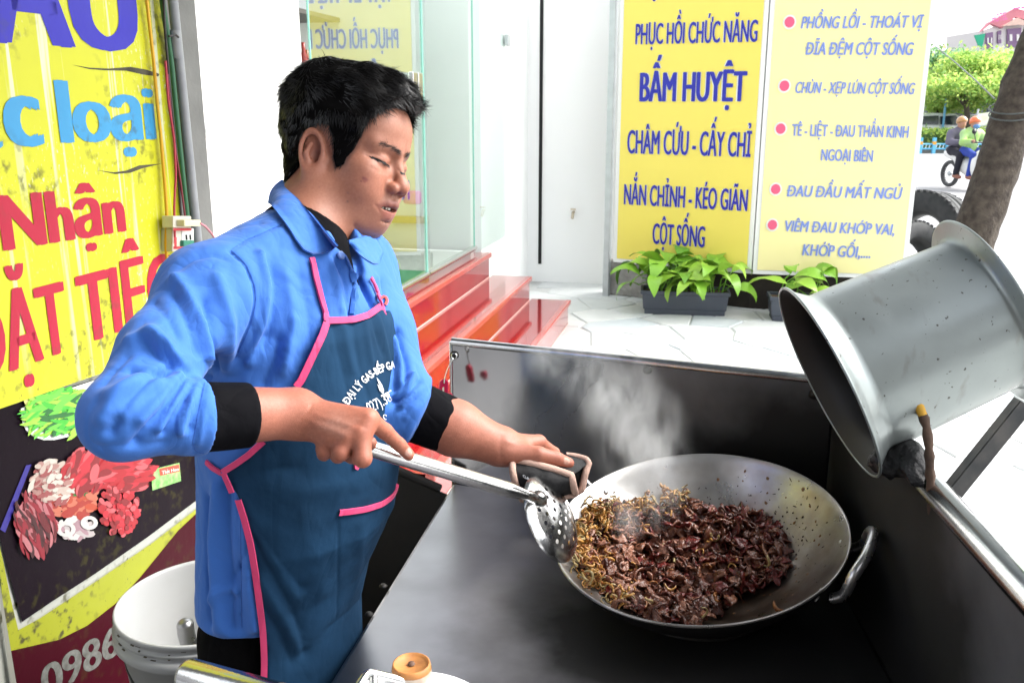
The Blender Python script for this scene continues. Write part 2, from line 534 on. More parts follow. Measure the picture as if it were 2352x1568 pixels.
# glass: thin panes that mirror the street
def glass_mat(name, tint, refl):
    m = bpy.data.materials.new(name); m.use_nodes = True; nt = m.node_tree
    for n in list(nt.nodes): nt.nodes.remove(n)
    o = nt.nodes.new('ShaderNodeOutputMaterial'); mx = nt.nodes.new('ShaderNodeMixShader'); tr = nt.nodes.new('ShaderNodeBsdfTransparent'); gl = nt.nodes.new('ShaderNodeBsdfGlossy')
    gl.inputs['Roughness'].default_value = .012; tr.inputs['Color'].default_value = (*tint, 1); gl.inputs['Color'].default_value = (.96, 1, .97, 1)
    lw = nt.nodes.new('ShaderNodeLayerWeight'); lw.inputs['Blend'].default_value = refl
    mr = nt.nodes.new('ShaderNodeMapRange'); mr.inputs[3].default_value = .08; mr.inputs[4].default_value = .62
    nt.links.new(lw.outputs['Facing'], mr.inputs[0]); nt.links.new(mr.outputs[0], mx.inputs[0])
    nt.links.new(tr.outputs[0], mx.inputs[1]); nt.links.new(gl.outputs[0], mx.inputs[2]); nt.links.new(mx.outputs[0], o.inputs[0])
    return m
glassm = glass_mat('shop_glass', (.86, .95, .90), .62)
edgem = mat('glass_edge_green', (.20, .46, .38), .15, spec=.6)
steel_b = mat('bright_steel', (.72, .72, .70), .22, 1.0)
doors = []
for (t0, t1) in ((.06, 1.22), (1.235, 2.80)):
    m = MB(); a, b = fl(t0, GS), fl(t1, GS)
    m.add([a + Z_ * (ZF + .03), b + Z_ * (ZF + .03), b + Z_ * 3.3, a + Z_ * 3.3], [(0, 1, 2, 3)])
    d = m.build('glass_door', glassm, shop); doors.append(d)
    e = MB()
    for t in (t0, t1):
        p = fl(t, GS + .003); e = MB()
        e.tube([p + Z_ * (ZF + .03), p + Z_ * 3.3], .0055, 6); e.build('pane_edge', edgem, d)
    e = MB(); e.tube([fl(t0, GS + .01, ZF + .045), fl(t1, GS + .01, ZF + .045)], .018, 6)
    e.build('bottom_rail', steel_b, d)
lk = MB(); c = atpl(950, 212, fl(0, GS + .02), v_)
for s in (-1, 1): lk.add([c + u_ * (.05 * s - .04) + Z_ * z + v_ * q for q in (0, .03) for z in (-.11, .11)] + [c + u_ * (.05 * s + .04) + Z_ * z + v_ * q for q in (0, .03) for z in (-.11, .11)], [(0, 1, 3, 2), (4, 6, 7, 5), (2, 3, 7, 6), (0, 4, 5, 1), (1, 5, 7, 3), (0, 2, 6, 4)])
lk.build('door_lock', steel_b, shop, bevel=.006)
# glass fin beside the front, with its fixing plates
m = MB(); a, b = fl(.05, GS + .01), fl(-.95, GS + .01)
m.add([a + Z_ * (ZF), b + Z_ * ZF, b + Z_ * 3.3, a + Z_ * 3.3], [(0, 1, 2, 3)]); m.build('side_pane', glass_mat('side_glass', (.9, .97, .96), .5), shop)
m = MB(); c = atpl(1166, 93, fl(0, GS + .03), v_); m.box(c, (.03, .10, .09), -UA); m.build('bracket', steelg, shop, bevel=.006)
# interior: green mat, altar table with offerings
m = MB(); m.add([fl(3.5, -.2, ZF + .006), fl(.9, -.2, ZF + .006), fl(.9, -2.0, ZF + .006), fl(3.5, -2.0, ZF + .006)], [(0, 1, 2, 3)])
m.build('floor_mat', mat('green_mat', (.02, .33, .12), .9, noise=(60, .3)), shop)
m = MB(); m.add([fl(5.2, -.15, ZF + .004), fl(0, -.15, ZF + .004), fl(0, -3.3, ZF + .004), fl(5.2, -3.3, ZF + .004)], [(0, 1, 2, 3)])
m.build('floor', mat('pale_tile', (.66, .66, .62), .25), shop)
# white tube across the wall at the left
m = MB(); pa = atpl(462, 299, fl(0, .03), v_); pb = atpl(700, 294, fl(0, .03), v_); pb[2] = pa[2]
m.tube([pa, pa + (pb - pa) * .02, pb], [.018, .026, .026], 12); m.build('wall_rail', white, shop)

# altar table with flower vase etc. behind the glass
def on_int(px, py, s): return atpl(px, py, fl(0, s), v_)
tc = on_int(985, 540, -.75)
alt = empty('altar_table', tc, 'low wooden offering table just inside the glass door', 'table')
tz = on_int(985, 470, -.75)[2]; ty0 = on_int(930, 470, -.75); ty1 = on_int(1075, 470, -.75)
m = MB(); cc = (ty0 + ty1) / 2; cc[2] = tz - .03; m.box(cc, (.5, np.linalg.norm(ty1 - ty0) + .5, .05), -UA); m.build('table_top', mat('altar_wood', (.45, .30, .05), .4, noise=(12, .4)), alt)
for a in (-.4, .4):
    for b in (-.2, .2): m = MB(); m.box(cc + u_ * a + v_ * b + Z_ * ((ZF - tz) / 2), (.05, .05, tz - ZF - .06), -UA); m.build('leg', MAT['altar_wood'], alt)
m = MB(); fr = cc + v_ * .26 + Z_ * ((ZF - tz) / 2); m.box(fr, (.02, 1.3, tz - ZF - .08), -UA); m.box(cc - u_ * .64 + Z_ * ((ZF - tz) / 2), (.5, .02, tz - ZF - .08), -UA); m.build('front_panel', mat('altar_yellow', (.62, .60, .04), .4, noise=(8, .3)), alt)
blue = mat('porcelain', (.75, .80, .85), .2, noise=(45, .8, (.06, .20, .55)))
vz = on_int(994, 462, -.7); vase = empty('flower_vase', vz, 'blue and white porcelain vase with pale flowers behind the glass', 'vase')
m = MB(); m.lathe([(0, 0), (.085, 0), (.115, .08), (.12, .16), (.10, .20), (.09, .20)], 20, Matrix.Translation(vz)); m.build('vase_body', blue, vase)
fm = MB(); r2 = random.Random(5)
for k in range(70):
    a = r2.uniform(0, 6.28); rr = r2.uniform(.0, .16); h = .25 + r2.uniform(0, .33); p = vz + np.array([rr * math.cos(a), rr * math.sin(a), h])
    fm.tube([vz + Z_ * .18, (vz + p) / 2 + Z_ * .1, p], [.004, .003, .012], 5)
    fm.lathe([(0, 0), (.02, .01), (.026, .02), (.0, .015)], 7, Matrix.Translation(p))
fm.build('flowers', mat('cream_flowers', (.72, .72, .45), .7, noise=(30, .6, (.40, .50, .16))), vase)
r3 = random.Random(8)
for i, (px, py, col, nm, lab, w, h) in enumerate((
    (1040, 460, (.55, .03, .05), 'gift_tin', 'red round tin stacked on the offering table', .13, .12),
    (1062, 462, (.78, .78, .74), 'white_jar', 'tall white jar at the right of the offering table', .07, .22),
    (955, 466, (.70, .10, .42), 'pink_blossoms', 'bunch of pink blossoms on the offering table', .11, .10),
    (1018, 438, (.80, .80, .76), 'candle', 'white candle glass between the vase and the red tin', .05, .20),
    (972, 478, (.78, .77, .70), 'offering_dish', 'white dish below the flower vase', .16, .05))):
    p = on_int(px, py, -.62); p[2] = max(p[2], tz) if nm != 'offering_dish' else tz
    m = MB(); r = w; m.lathe([(0, 0), (r * .9, 0), (r, h * .1), (r, h * .85), (r * .92, h), (r * .3, h * 1.02), (0, h * 1.02)], 16, Matrix.Translation(p))
    o = m.build(nm, mat(nm + '_m', col, .35, noise=(35, .5, tuple(min(1, c * 1.5 + .1) for c in col))))
    tag(o, lab, 'ornament')
m = MB(); p = on_int(1080, 425, -.5); m.tube([p - Z_ * .25, p + Z_ * .3 + u_ * .06], .014, 6); m.tube([p - Z_ * .25, p + Z_ * .25 - u_ * .03], .012, 6)
tag(m.build('incense_sticks', mat('incense_yellow', (.80, .62, .03), .6)), 'yellow incense sticks leaning at the right end of the table', 'incense')
sh = empty('display_shelf', on_int(1050, 560, -1.6), 'open shelf of bottles and boxes against the inner shop wall', 'shelf')
a = fl(.35, -1.4); m = MB()
for z in (ZF + .1, ZF + .7, ZF + 1.2, ZF + 1.7): m.box(a + Z_ * z, (.5, .9, .03), -UA)
for s in (-.44, .44): m.box(a + u_ * s + Z_ * (ZF + .9), (.5, .03, 1.8), -UA)
m.build('shelf_frame', mat('shelf_dark', (.10, .09, .08), .5), sh)
for k in range(30):
    z = (ZF + .115, ZF + .715, ZF + 1.215)[k % 3]; m = MB(); hh = r3.uniform(.15, .34)
    p = a + u_ * r3.uniform(-.38, .38) + v_ * r3.uniform(-.15, .2) + Z_ * z
    m.lathe([(0, 0), (.035, 0), (.037, hh * .6), (.014, hh * .8), (.014, hh), (0, hh)], 8, Matrix.Translation(p))
    m.build('bottle', mat('bottle_%d' % (k % 6), r3.choice([(.30, .04, .03), (.06, .10, .05), (.4, .35, .1), (.5, .5, .5), (.05, .06, .14), (.3, .12, .05)]), .2), sh)

# ---- the concrete pillar at the end of the banner, with conduit, cables and sockets
BP0 = np.array([-1.5, 0, 0]); BN = v_                 # banner plane
def onb(px, py, off=0.0): return atpl(px, py, BP0 + BN * off, BN)
pil = empty('concrete_pillar', (-.80, 3.0, 0), 'grey concrete pillar edge beside the yellow banner', 'pillar')
pt = onb(402, 250); pe = atpl(470, 250, BP0 - BN * .02, BN)
m = MB(); a = pt - BN * .02; a[2] = 0; b = pe.copy(); b[2] = 0
P = [a, b, b - BN * .30, a - BN * .30]
m.add([p for p in P] + [p + Z_ * 3.4 for p in P], [(3, 2, 1, 0), (4, 5, 6, 7), (0, 1, 5, 4), (1, 2, 6, 5), (2, 3, 7, 6), (3, 0, 4, 7)])
m.build('shaft', concrete, pil, bevel=.008)
gp = mat('grey_conduit', (.24, .25, .27), .55, noise=(14, .6, (.36, .37, .38)))
m = MB(); q0 = onb(397, 0, .03); q1 = onb(452, 540, .03); 
m.tube([q0 + (q0 - q1) * .8, q0, q1, q1 + (q1 - q0) * 1.2], .0135, 12)
c0 = onb(401, 70, .03); c1 = onb(408, 135, .03); m.tube([c0, c1], .0165, 12)
tag(m.build('conduit_pipe', gp), 'grey plastic conduit running up the pillar beside the banner', 'pipe')
def cable(px, r, off, mt, name, lab):
    m = MB(); L = smoothline([onb(x, y, off) for x, y in px], 40); m.tube(L, r, 6)
    tag(m.build(name, mt), lab, 'cable')
cable([(366, -60), (372, 0), (392, 130), (412, 330), (432, 520), (440, 640)], .0085, .022, mat('green_cable', (.02, .12, .05), .5), 'green_cable', 'thick dark green cable between banner edge and conduit')
cable([(374, -60), (378, 60), (390, 200), (405, 350), (418, 520)], .0040, .034, mat('black_cable', (.02, .018, .018), .5), 'black_cable', 'thin black cable beside the green cable')
cable([(380, 140), (386, 230), (400, 320), (404, 400), (400, 470), (402, 560)], .0035, .042, mat('red_cable', (.45, .03, .06), .5), 'red_cable', 'thin red cable hanging down to the sockets')
cable([(385, 170), (396, 300), (415, 420), (428, 520)], .0030, .040, mat('maroon_cable', (.20, .02, .04), .5), 'maroon_cable', 'dark red cable curving down to the sockets')
cable([(333, -40), (340, 30), (353, 140), (360, 230), (370, 320), (378, 420), (384, 500), (380, 560), (388, 640)], .0048, .014, mat('yellow_cable', (.80, .42, .01), .45), 'yellow_cable', 'orange yellow cable hanging over the face of the banner')
# wire tie on conduit
cable([(388, 84), (396, 82), (404, 80), (410, 86)], .003, .05, MAT['black_cable'], 'tie_wire', 'twisted wire tied round the conduit')
sk = empty('socket_block', onb(425, 530, .03), 'white wall sockets with plugs and red tape on the pillar', 'sockets')
ivory = mat('ivory_plastic', (.66, .63, .52), .4, noise=(20, .2)); 
for (x0, y0, x1, y1, off, mt, nm) in ((398, 496, 440, 524, .05, ivory, 'adaptor'), (396, 524, 418, 578, .035, ivory, 'socket_plate'), (418, 524, 446, 576, .038, mat('socket_white', (.72, .73, .70), .4), 'socket_plate'), (422, 552, 447, 574, .046, mat('socket_green', (.02, .20, .13), .5), 'socket_cover'), (424, 505, 462, 520, .075, mat('plug_cream', (.66, .62, .42), .4), 'plug')):
    m = MB(); P = [onb(x0, y1, off), onb(x1, y1, off), onb(x1, y0, off), onb(x0, y0, off)]
    m.add(P + [p - BN * .035 for p in P], [(0, 1, 2, 3), (4, 7, 6, 5), (0, 4, 5, 1), (1, 5, 6, 2), (2, 6, 7, 3), (3, 7, 4, 0)])
    m.build(nm, mt, sk, bevel=.003)
for x in (428, 437):
    m = MB(); p = onb(x, 545, .0385); m.box(p, (.003, .006, .014), -UA); m.build('socket_hole', darkm, sk)
for (x0, y0, x1, y1) in ((398, 524, 440, 530), (400, 545, 406, 572), (398, 566, 446, 572)):
    m = MB(); P = [onb(x0, y1, .053), onb(x1, y1, .053), onb(x1, y0, .053), onb(x0, y0, .053)]
    m.add(P, [(0, 1, 2, 3)]); m.build('red_tape', mat('tape_red_%d' % y0, (.45, .02, .03), .4), sk)
cable([(460, 513), (472, 520), (484, 534), (492, 545)], .0032, .075, mat('pink_cord', (.60, .22, .28), .5), 'plug_cord', 'pink cord leaving the cream plug')

# ---- awning over the stall (above the picture)
aw = MB(); P = [fl(11.5, -.25, 3.15), fl(3.3, -.25, 3.15), fl(3.3, 1.95, 2.70), fl(11.5, 1.95, 2.70)]
aw.add([p for p in P] + [p + Z_ * .03 for p in P], [(0, 1, 2, 3), (7, 6, 5, 4), (0, 4, 5, 1), (1, 5, 6, 2), (2, 6, 7, 3), (3, 7, 4, 0)])
tag(aw.build('awning', mat('awning_sheet', (.10, .12, .14), .7)), 'sheet metal awning over the stall', 'awning')
# ---- unseen wall added behind the camera to cut front light
nh = empty('added_shade_wall', (-.6, -2.4, 0), 'unseen brown wall added behind the camera to cut front light', 'building')
m = MB(); m.box((-1.2, -2.6, 1.8), (5.2, .2, 3.6)); m.build('wall', mat('shade_wall_brown', (.10, .085, .07), .8, noise=(3, .4)), nh)
m = MB(); m.box((-.6, -2.47, 1.05), (1.0, .06, 2.1)); m.build('door', mat('shade_wall_door', (.04, .03, .025), .5), nh)  # door leaf on the added unseen wall
# ================================================================== banners on the left
def text2d(body, bold=0.0):
    fixed = body.replace('Đ', 'D').replace('Ớ', 'Ó')
    V, F = raw_text(fixed, bold)
    if fixed != body:                              # the stroke of the Đ and the horn of the Ơ are added by hand
        V = V.tolist(); wD = np.ptp(raw_text('D')[0][:, 0])
        for i, c in enumerate(body):
            if c not in 'ĐỚ': continue
            xr = raw_text(fixed[:i + 1])[0][:, 0].max()
            if c == 'Đ':
                xl = xr - wD
                qs = [[(xl - .07, .325), (xl - .001, .325), (xl - .001, .405), (xl - .07, .405)], [(xl + .10, .325), (xl + .30, .325), (xl + .30, .405), (xl + .10, .405)]]
            else:
                qs = [[(xr - .045, .66), (xr + .025, .66), (xr + .07, .80), (xr - .005, .80)]]
            for q in qs:
                F = F + [tuple(range(len(V), len(V) + 4))]; V += [list(p) for p in q]
        V = np.array(V)
    return V, F
def raw_text(body, bold=0.0):
    c = bpy.data.curves.new('txt', 'FONT'); c.body = body; c.offset = bold; c.resolution_u = 4
    o = bpy.data.objects.new('txt', c); COL.objects.link(o)
    bpy.context.view_layer.update(); dg = bpy.context.evaluated_depsgraph_get()
    m = bpy.data.meshes.new_from_object(o.evaluated_get(dg))
    V = np.array([v.co[:2] for v in m.vertices]); F = [tuple(p.vertices) for p in m.polygons]
    bpy.data.objects.remove(o); bpy.data.curves.remove(c); bpy.data.meshes.remove(m)
    return V, F
def text_plane(name, body, pl, bl, br, tl, mt, parent, off, bold=.03, shear=0.0):
    """letters on a plane: bl / br = picture points of the baseline ends, tl = cap top above bl; pl = (point, normal)"""
    p0, n = pl
    A = atpl(*bl, np.asarray(p0) + n * off, n); B = atpl(*br, np.asarray(p0) + n * off, n); T = atpl(*tl, np.asarray(p0) + n * off, n)
    V, F = text2d(body, 0.0)
    x0, x1 = V[:, 0].min(), V[:, 0].max()
    hh = T[2] - A[2]; W = []; FF = []
    reps = [(0, 0)] if bold <= 0 else [(-bold, 0), (-bold * .33, bold * .12), (bold * .33, -bold * .12), (bold, 0)]
    for k, (dx, dy) in enumerate(reps):           # printed a few times side by side for weight
        hx = (V[:, 0] + dx - x0 + bold) / (x1 - x0 + 2 * bold)
        Q = A + np.outer(hx, B - A) + np.outer((V[:, 1] + dy) / .727 * hh, Z_) + n * (k * .00012)
        if shear:
            d = (B - A) / np.linalg.norm(B - A); Q = Q + np.outer(V[:, 1] / .727 * hh * shear, d)
        FF += [tuple(q + len(W) for q in f) for f in F]; W += [tuple(p) for p in Q]
    me = bpy.data.meshes.new(name); me.from_pydata(W, [], FF); me.validate(); me.update()
    return link(name, me, mt, parent)
def tarp_mat(name, col, streak=True, dirt=.7):
    m = bpy.data.materials.new(name); m.use_nodes = True; nt = m.node_tree; b = nt.nodes['Principled BSDF']
    b.inputs['Roughness'].default_value = .42; b.inputs['Specular IOR Level'].default_value = .35 if sum(col) > .3 else .06
    tc = nt.nodes.new('ShaderNodeTexCoord')
    def noise(scale, vec=None, det=6):
        n = nt.nodes.new('ShaderNodeTexNoise'); n.inputs['Scale'].default_value = scale; n.inputs['Detail'].default_value = det
        mp = nt.nodes.new('ShaderNodeMapping'); 
        if vec: mp.inputs['Scale'].default_value = vec
        nt.links.new(tc.outputs['Object'], mp.inputs['Vector']); nt.links.new(mp.outputs[0], n.inputs['Vector'])
        return n.outputs['Fac']
    def rng(x, lo, hi, a=0, c=1):
        r = nt.nodes.new('ShaderNodeMapRange'); r.inputs[1].default_value = lo; r.inputs[2].default_value = hi; r.inputs[3].default_value = a; r.inputs[4].default_value = c
        nt.links.new(x, r.inputs[0]); return r.outputs[0]
    def mix(fac, a, bcol):
        x = nt.nodes.new('ShaderNodeMix'); x.data_type = 'RGBA'; nt.links.new(fac, x.inputs['Factor'])
        if isinstance(a, tuple): x.inputs['A'].default_value = (*a, 1)
        else: nt.links.new(a, x.inputs['A'])
        x.inputs['B'].default_value = (*bcol, 1); return x.outputs['Result']
    def mul(a, c):
        x = nt.nodes.new('ShaderNodeMath'); x.operation = 'MULTIPLY'; nt.links.new(a, x.inputs[0])
        if isinstance(c, float): x.inputs[1].default_value = c
        else: nt.links.new(c, x.inputs[1])
        return x.outputs[0]
    cur = mix(rng(noise(5), .35, .7, 0, .25), col, tuple(q * .8 for q in col))
    if streak:                                   # dried drips of pale dirt
        s = mul(rng(noise(30, (1, 1, .03), 3), .60, .66), rng(noise(2.4), .36, .56))
        cur = mix(mul(s, .85), cur, (.72, .74, .55))
        s2 = mul(rng(noise(150, (1, 1, .5), 2), .62, .70), rng(noise(3.2), .45, .6))
        cur = mix(mul(s2, .75), cur, (.75, .75, .6))
    d = mul(rng(noise(38, None, 8), .52, .66), rng(noise(3.0, (1, 1, 1.4)), .49, .61))
    cur = mix(mul(d, dirt), cur, (.05, .045, .012))
    d2 = mul(rng(noise(120, None, 3), .66, .72), rng(noise(4.5), .50, .60))
    cur = mix(mul(d2, dirt), cur, (.03, .03, .01))
    nt.links.new(cur, b.inputs['Base Color'])
    bp = nt.nodes.new('ShaderNodeBump'); bp.inputs['Strength'].default_value = .35; bp.inputs['Distance'].default_value = .01
    nt.links.new(noise(6), bp.inputs['Height']); nt.links.new(bp.outputs[0], b.inputs['Normal'])
    return m
BPL = (BP0, BN)
yb = empty('yellow_banner', onb(200, 880), 'yellow tarpaulin banner with blue and red lettering on the wall', 'banner')
yel = tarp_mat('tarp_yellow', (.60, .60, .016))
def sheet(name, px, off, mt, parent, nx=24, nz=28, wav=.004, seed=1, lowpx=None):
    """rippled sheet on the banner plane between picture corners: left-bottom, right-bottom, right-top, left-top"""
    c = [onb(*q, off) for q in px]
    V = []; 
    for j in range(nz + 1):
        for i in range(nx + 1):
            a, b2 = i / nx, j / nz
            p = (c[0] * (1 - a) + c[1] * a) * (1 - b2) + (c[3] * (1 - a) + c[2] * a) * b2
            V.append(p)
    V = np.array(V)
    w = wav * vnoise(V * np.array([4, 4, 1.5]), seed) + wav * .4 * vnoise(V * np.array([11, 11, 3]), seed + 1)
    V = V + BN * w[:, None]
    F = np.array([(j * (nx + 1) + i, j * (nx + 1) + i + 1, (j + 1) * (nx + 1) + i + 1, (j + 1) * (nx + 1) + i) for j in range(nz) for i in range(nx)])
    o = link(name, np_mesh(name, V, F), mt, parent)
    return o
wl = MB(); a = onb(-900, 300, -.04); b = onb(398, 300, -.04)
a[2] = b[2] = 0; wl.add([a, b, b - BN * .2, a - BN * .2] + [q + Z_ * 3.4 for q in (a, b, b - BN * .2, a - BN * .2)], [(0, 1, 5, 4), (1, 2, 6, 5), (3, 0, 4, 7), (4, 5, 6, 7), (2, 3, 7, 6)])
tag(wl.build('side_wall', concrete), 'grey plastered wall behind the banners', 'wall')
m = MB()
sheet('tarp', [(-420, 1085), (440, 785), (362, -90), (-420, -300)], .0, yel, yb, wav=.0005)
bluem = tarp_mat('print_blue', (.018, .012, .42), False, .25); cyan = tarp_mat('print_sky_blue', (.04, .30, .58), False, .45); redm = tarp_mat('print_crimson', (.46, .004, .036), False, .3)
T = .0016
text_plane('lettering', 'ẨU', BPL, (-38, 94), (324, 119), (-38, -190), bluem, yb, T, .055)
text_plane('lettering', 'cá', BPL, (-150, 345), (8, 340), (-150, 170), cyan, yb, T, .045)
text_plane('lettering', 'c', BPL, (15, 336), (103, 333), (15, 151), cyan, yb, T, .055)
text_plane('lettering', 'loại', BPL, (140, 328), (361, 319), (140, 176), cyan, yb, T, .05)
text_plane('lettering', 'Nhận', BPL, (8, 576), (291, 530), (8, 440), redm, yb, T, .05)
text_plane('lettering', 'ĐẶT', BPL, (-74, 888), (164, 801), (-74, 690), redm, yb, T, .045)
text_plane('lettering', 'TIỆC', BPL, (190, 792), (408, 712), (190, 622), redm, yb, T, .045)
# rips in the tarpaulin
for k, L in enumerate((((165, 149), (205, 156), (250, 158), (300, 154), (335, 160), (366, 170), (364, 176), (330, 172), (290, 163), (240, 162), (205, 159)), ((222, 391), (262, 396), (290, 392), (320, 380), (372, 376), (330, 386), (300, 397), (265, 400)))):
    m = MB(); m.add([onb(x, y, .0012) for x, y in L], [tuple(range(len(L)))])
    m.build('rip', mat('rip_dark_%d' % k, (.10, .09, .06), .9, noise=(30, .8, (.03, .025, .02))), yb)
# lower banner
lb = empty('menu_banner', onb(200, 1500), 'stained printed menu banner with meat platter below the yellow banner', 'banner')
blk = tarp_mat('print_black', (.0075, .0035, .0070), False, .5); ygreen = tarp_mat('print_yellow_green', (.27, .29, .010), False, 1.6); maroon = tarp_mat('print_maroon', (.040, .002, .007), False, .7)
wht = tarp_mat('print_white', (.36, .37, .33), False, 1.0)
def decal(name, px, off, mt, parent=lb, bvs=None):
    m = MB(); m.add([onb(x, y, off) for x, y in px], [tuple(range(len(px)))]); return m.build(name, mt, parent)
sheet('tarp', [(-300, 1900), (560, 1480), (520, 745), (-300, 1030)], -.014, wht, lb, wav=.0015, seed=5)
decal('printed_field', [(-200, 1000), (0, 938), (50, 922), (235, 866), (520, 778), (520, 1095), (464, 1139), (340, 1232), (218, 1317), (120, 1380), (51, 1427), (24, 1330), (0, 1235), (-30, 1130), (-200, 1130)], -.009, blk)
decal('printed_field', [(-10, 1215), (8, 1290), (24, 1372), (42, 1446), (90, 1420), (218, 1336), (350, 1246), (464, 1158), (520, 1118), (520, 1125), (457, 1173), (409, 1218), (324, 1323), (266, 1385), (200, 1436), (136, 1468), (24, 1494), (12, 1440)], -.0095, ygreen)
decal('printed_field', [(24, 1494), (136, 1468), (200, 1436), (266, 1385), (324, 1323), (409, 1218), (457, 1173), (520, 1125), (540, 1500), (300, 1640), (60, 1760)], -.0085, maroon)
text_plane('lettering', '0986', BPL, (100, 1607), (276, 1497), (100, 1523), mat('print_grey', (.15, .155, .145), .6, noise=(60, .9, (.06, .06, .05))), lb, -.0078, .03)
# picture of a plate of greens
rp = random.Random(4)
decal('printed_plate', [(48, 938), (50, 965), (60, 988), (78, 1003), (100, 1010), (125, 1010), (160, 1002), (190, 988), (225, 955), (240, 900), (232, 868), (150, 895), (90, 920)], -.006, mat('print_plate_white', (.72, .74, .70), .5, noise=(30, .2)))
greens = [mat('print_green_%d' % i, c, .5) for i, c in enumerate(((.05, .42, .03), (.13, .58, .05), (.012, .13, .02), (.30, .60, .05)))]
def blades(n, cx, cy, rx, ry, ln, wd, mats, off, ang0=0, angs=3.14, name='printed_greens', bend=.25):
    ms = [MB() for _ in mats]
    for k in range(n):
        r = math.sqrt(rp.random()); a = rp.uniform(0, 6.28); x, y = cx + rx * r * math.cos(a), cy + ry * r * math.sin(a)
        t = ang0 + rp.uniform(-angs, angs); l = ln * rp.uniform(.5, 1.2); w = wd * rp.uniform(.6, 1.3); dx, dy = math.cos(t), math.sin(t); bb = rp.uniform(-bend, bend) * l
        pts = []
        for q in range(9):
            tt = q / 8 * 2 - 1; pts.append((x + dx * l * tt - dy * (w * math.sqrt(max(0, 1 - tt * tt)) + bb * (1 - tt * tt)), y + dy * l * tt + dx * (w * math.sqrt(max(0, 1 - tt * tt)) + bb * (1 - tt * tt))))
        for q in range(7, 0, -1):
            tt = q / 8 * 2 - 1; pts.append((x + dx * l * tt + dy * (w * math.sqrt(max(0, 1 - tt * tt)) - bb * (1 - tt * tt)), y + dy * l * tt - dx * (w * math.sqrt(max(0, 1 - tt * tt)) - bb * (1 - tt * tt))))
        i = rp.randrange(len(mats)); ms[i].add([onb(*q, off + k * 2.2e-5) for q in pts], [tuple(range(len(pts)))])
    for mm, q in zip(ms, mats): mm.build(name, q, lb)['kind'] = 'stuff'
blades(190, 140, 946, 74, 46, 32, 5, greens, -.0045, -.35, .75)
blades(24, 100, 920, 40, 18, 10, 6, [mat('print_pale_yellow', (.62, .60, .20), .5)], -.0044)
# picture of the meat platter: outlines filled with small strips of their own colours
meatc = {k: [mat('print_%s_%d' % (k, i), tuple(q ** 1.25 * .75 for q in c), .5) for i, c in enumerate(cs)] for k, cs in dict(
    tripe=((.62, .52, .46), (.50, .30, .27), (.72, .66, .60), (.40, .12, .12)), red=((.50, .01, .03), (.62, .03, .06), (.32, .005, .02), (.68, .16, .18)),
    dark=((.20, .004, .02), (.36, .01, .04), (.09, .003, .012), (.55, .22, .24)), orange=((.55, .10, .04), (.45, .05, .03), (.62, .22, .14)), white=((.68, .66, .64), (.55, .50, .50), (.45, .30, .34)), green=((.03, .20, .05), (.06, .30, .07))).items()}
# shapes painted in picture space then laid on the banner
for nm, n, cx, cy, rx, ry, ln, wd, a0, sp in (
    ('tripe', 150, 120, 1108, 50, 50, 15, 5, -.5, .8), ('red', 110, 195, 1088, 46, 44, 24, 8, -1.1, .35), ('red', 130, 285, 1086, 52, 40, 28, 7, -.1, .3), ('dark', 170, 82, 1205, 42, 62, 24, 5, 1.2, .45),
    ('orange', 60, 172, 1155, 50, 32, 18, 9, -.4, .6), ('red', 190, 275, 1168, 44, 58, 9, 6, 0, 3), ('white', 40, 170, 1212, 40, 24, 15, 6, 0, 1.2), ('green', 40, 165, 1130, 34, 18, 7, 3, 0, 3), ('green', 20, 250, 1105, 10, 22, 6, 3, 0, 3)):
    blades(n, cx, cy, rx, ry, ln, wd, meatc[nm], -.0048, a0, sp, 'printed_meat')
m = MB()
for (cx, cy, r0, r1) in ((152, 1215, 22, 12), (205, 1200, 20, 10)):
    for k in range(14):
        a, b = k * 6.283 / 14, (k + 1) * 6.283 / 14
        m.add([onb(cx + r * math.cos(q), cy + .8 * r * math.sin(q), -.0022) for r, q in ((r0, a), (r0, b), (r1, b), (r1, a))], [(0, 1, 2, 3)])
q_ = m.build('printed_meat', meatc['white'][0], lb); q_['kind'] = 'stuff'
decal('printed_packet', [(347, 1078), (412, 1062), (416, 1104), (350, 1126)], -.006, mat('packet_green', (.10, .34, .06), .5, noise=(60, .6, (.5, .55, .3))))
decal('printed_packet', [(366, 1076), (411, 1066), (413, 1082), (368, 1092)], -.005, mat('packet_red', (.52, .06, .03), .5))
text_plane('lettering', 'Thịt Heo', BPL, (372, 1089), (411, 1080), (372, 1080), mat('packet_white', (.7, .7, .66), .6), lb, -.004, .02)
decal('printed_field', [(0, 1215), (60, 1068), (72, 1066), (12, 1222)], -.007, mat('print_blue_line', (.02, .012, .20), .5))
# grey strip along the bottom left edge
decal('banner_edge', [(-6, 1330), (-2, 1330), (38, 1570), (26, 1590)], -.004, mat('banner_edge_grey', (.20, .20, .17), .8))

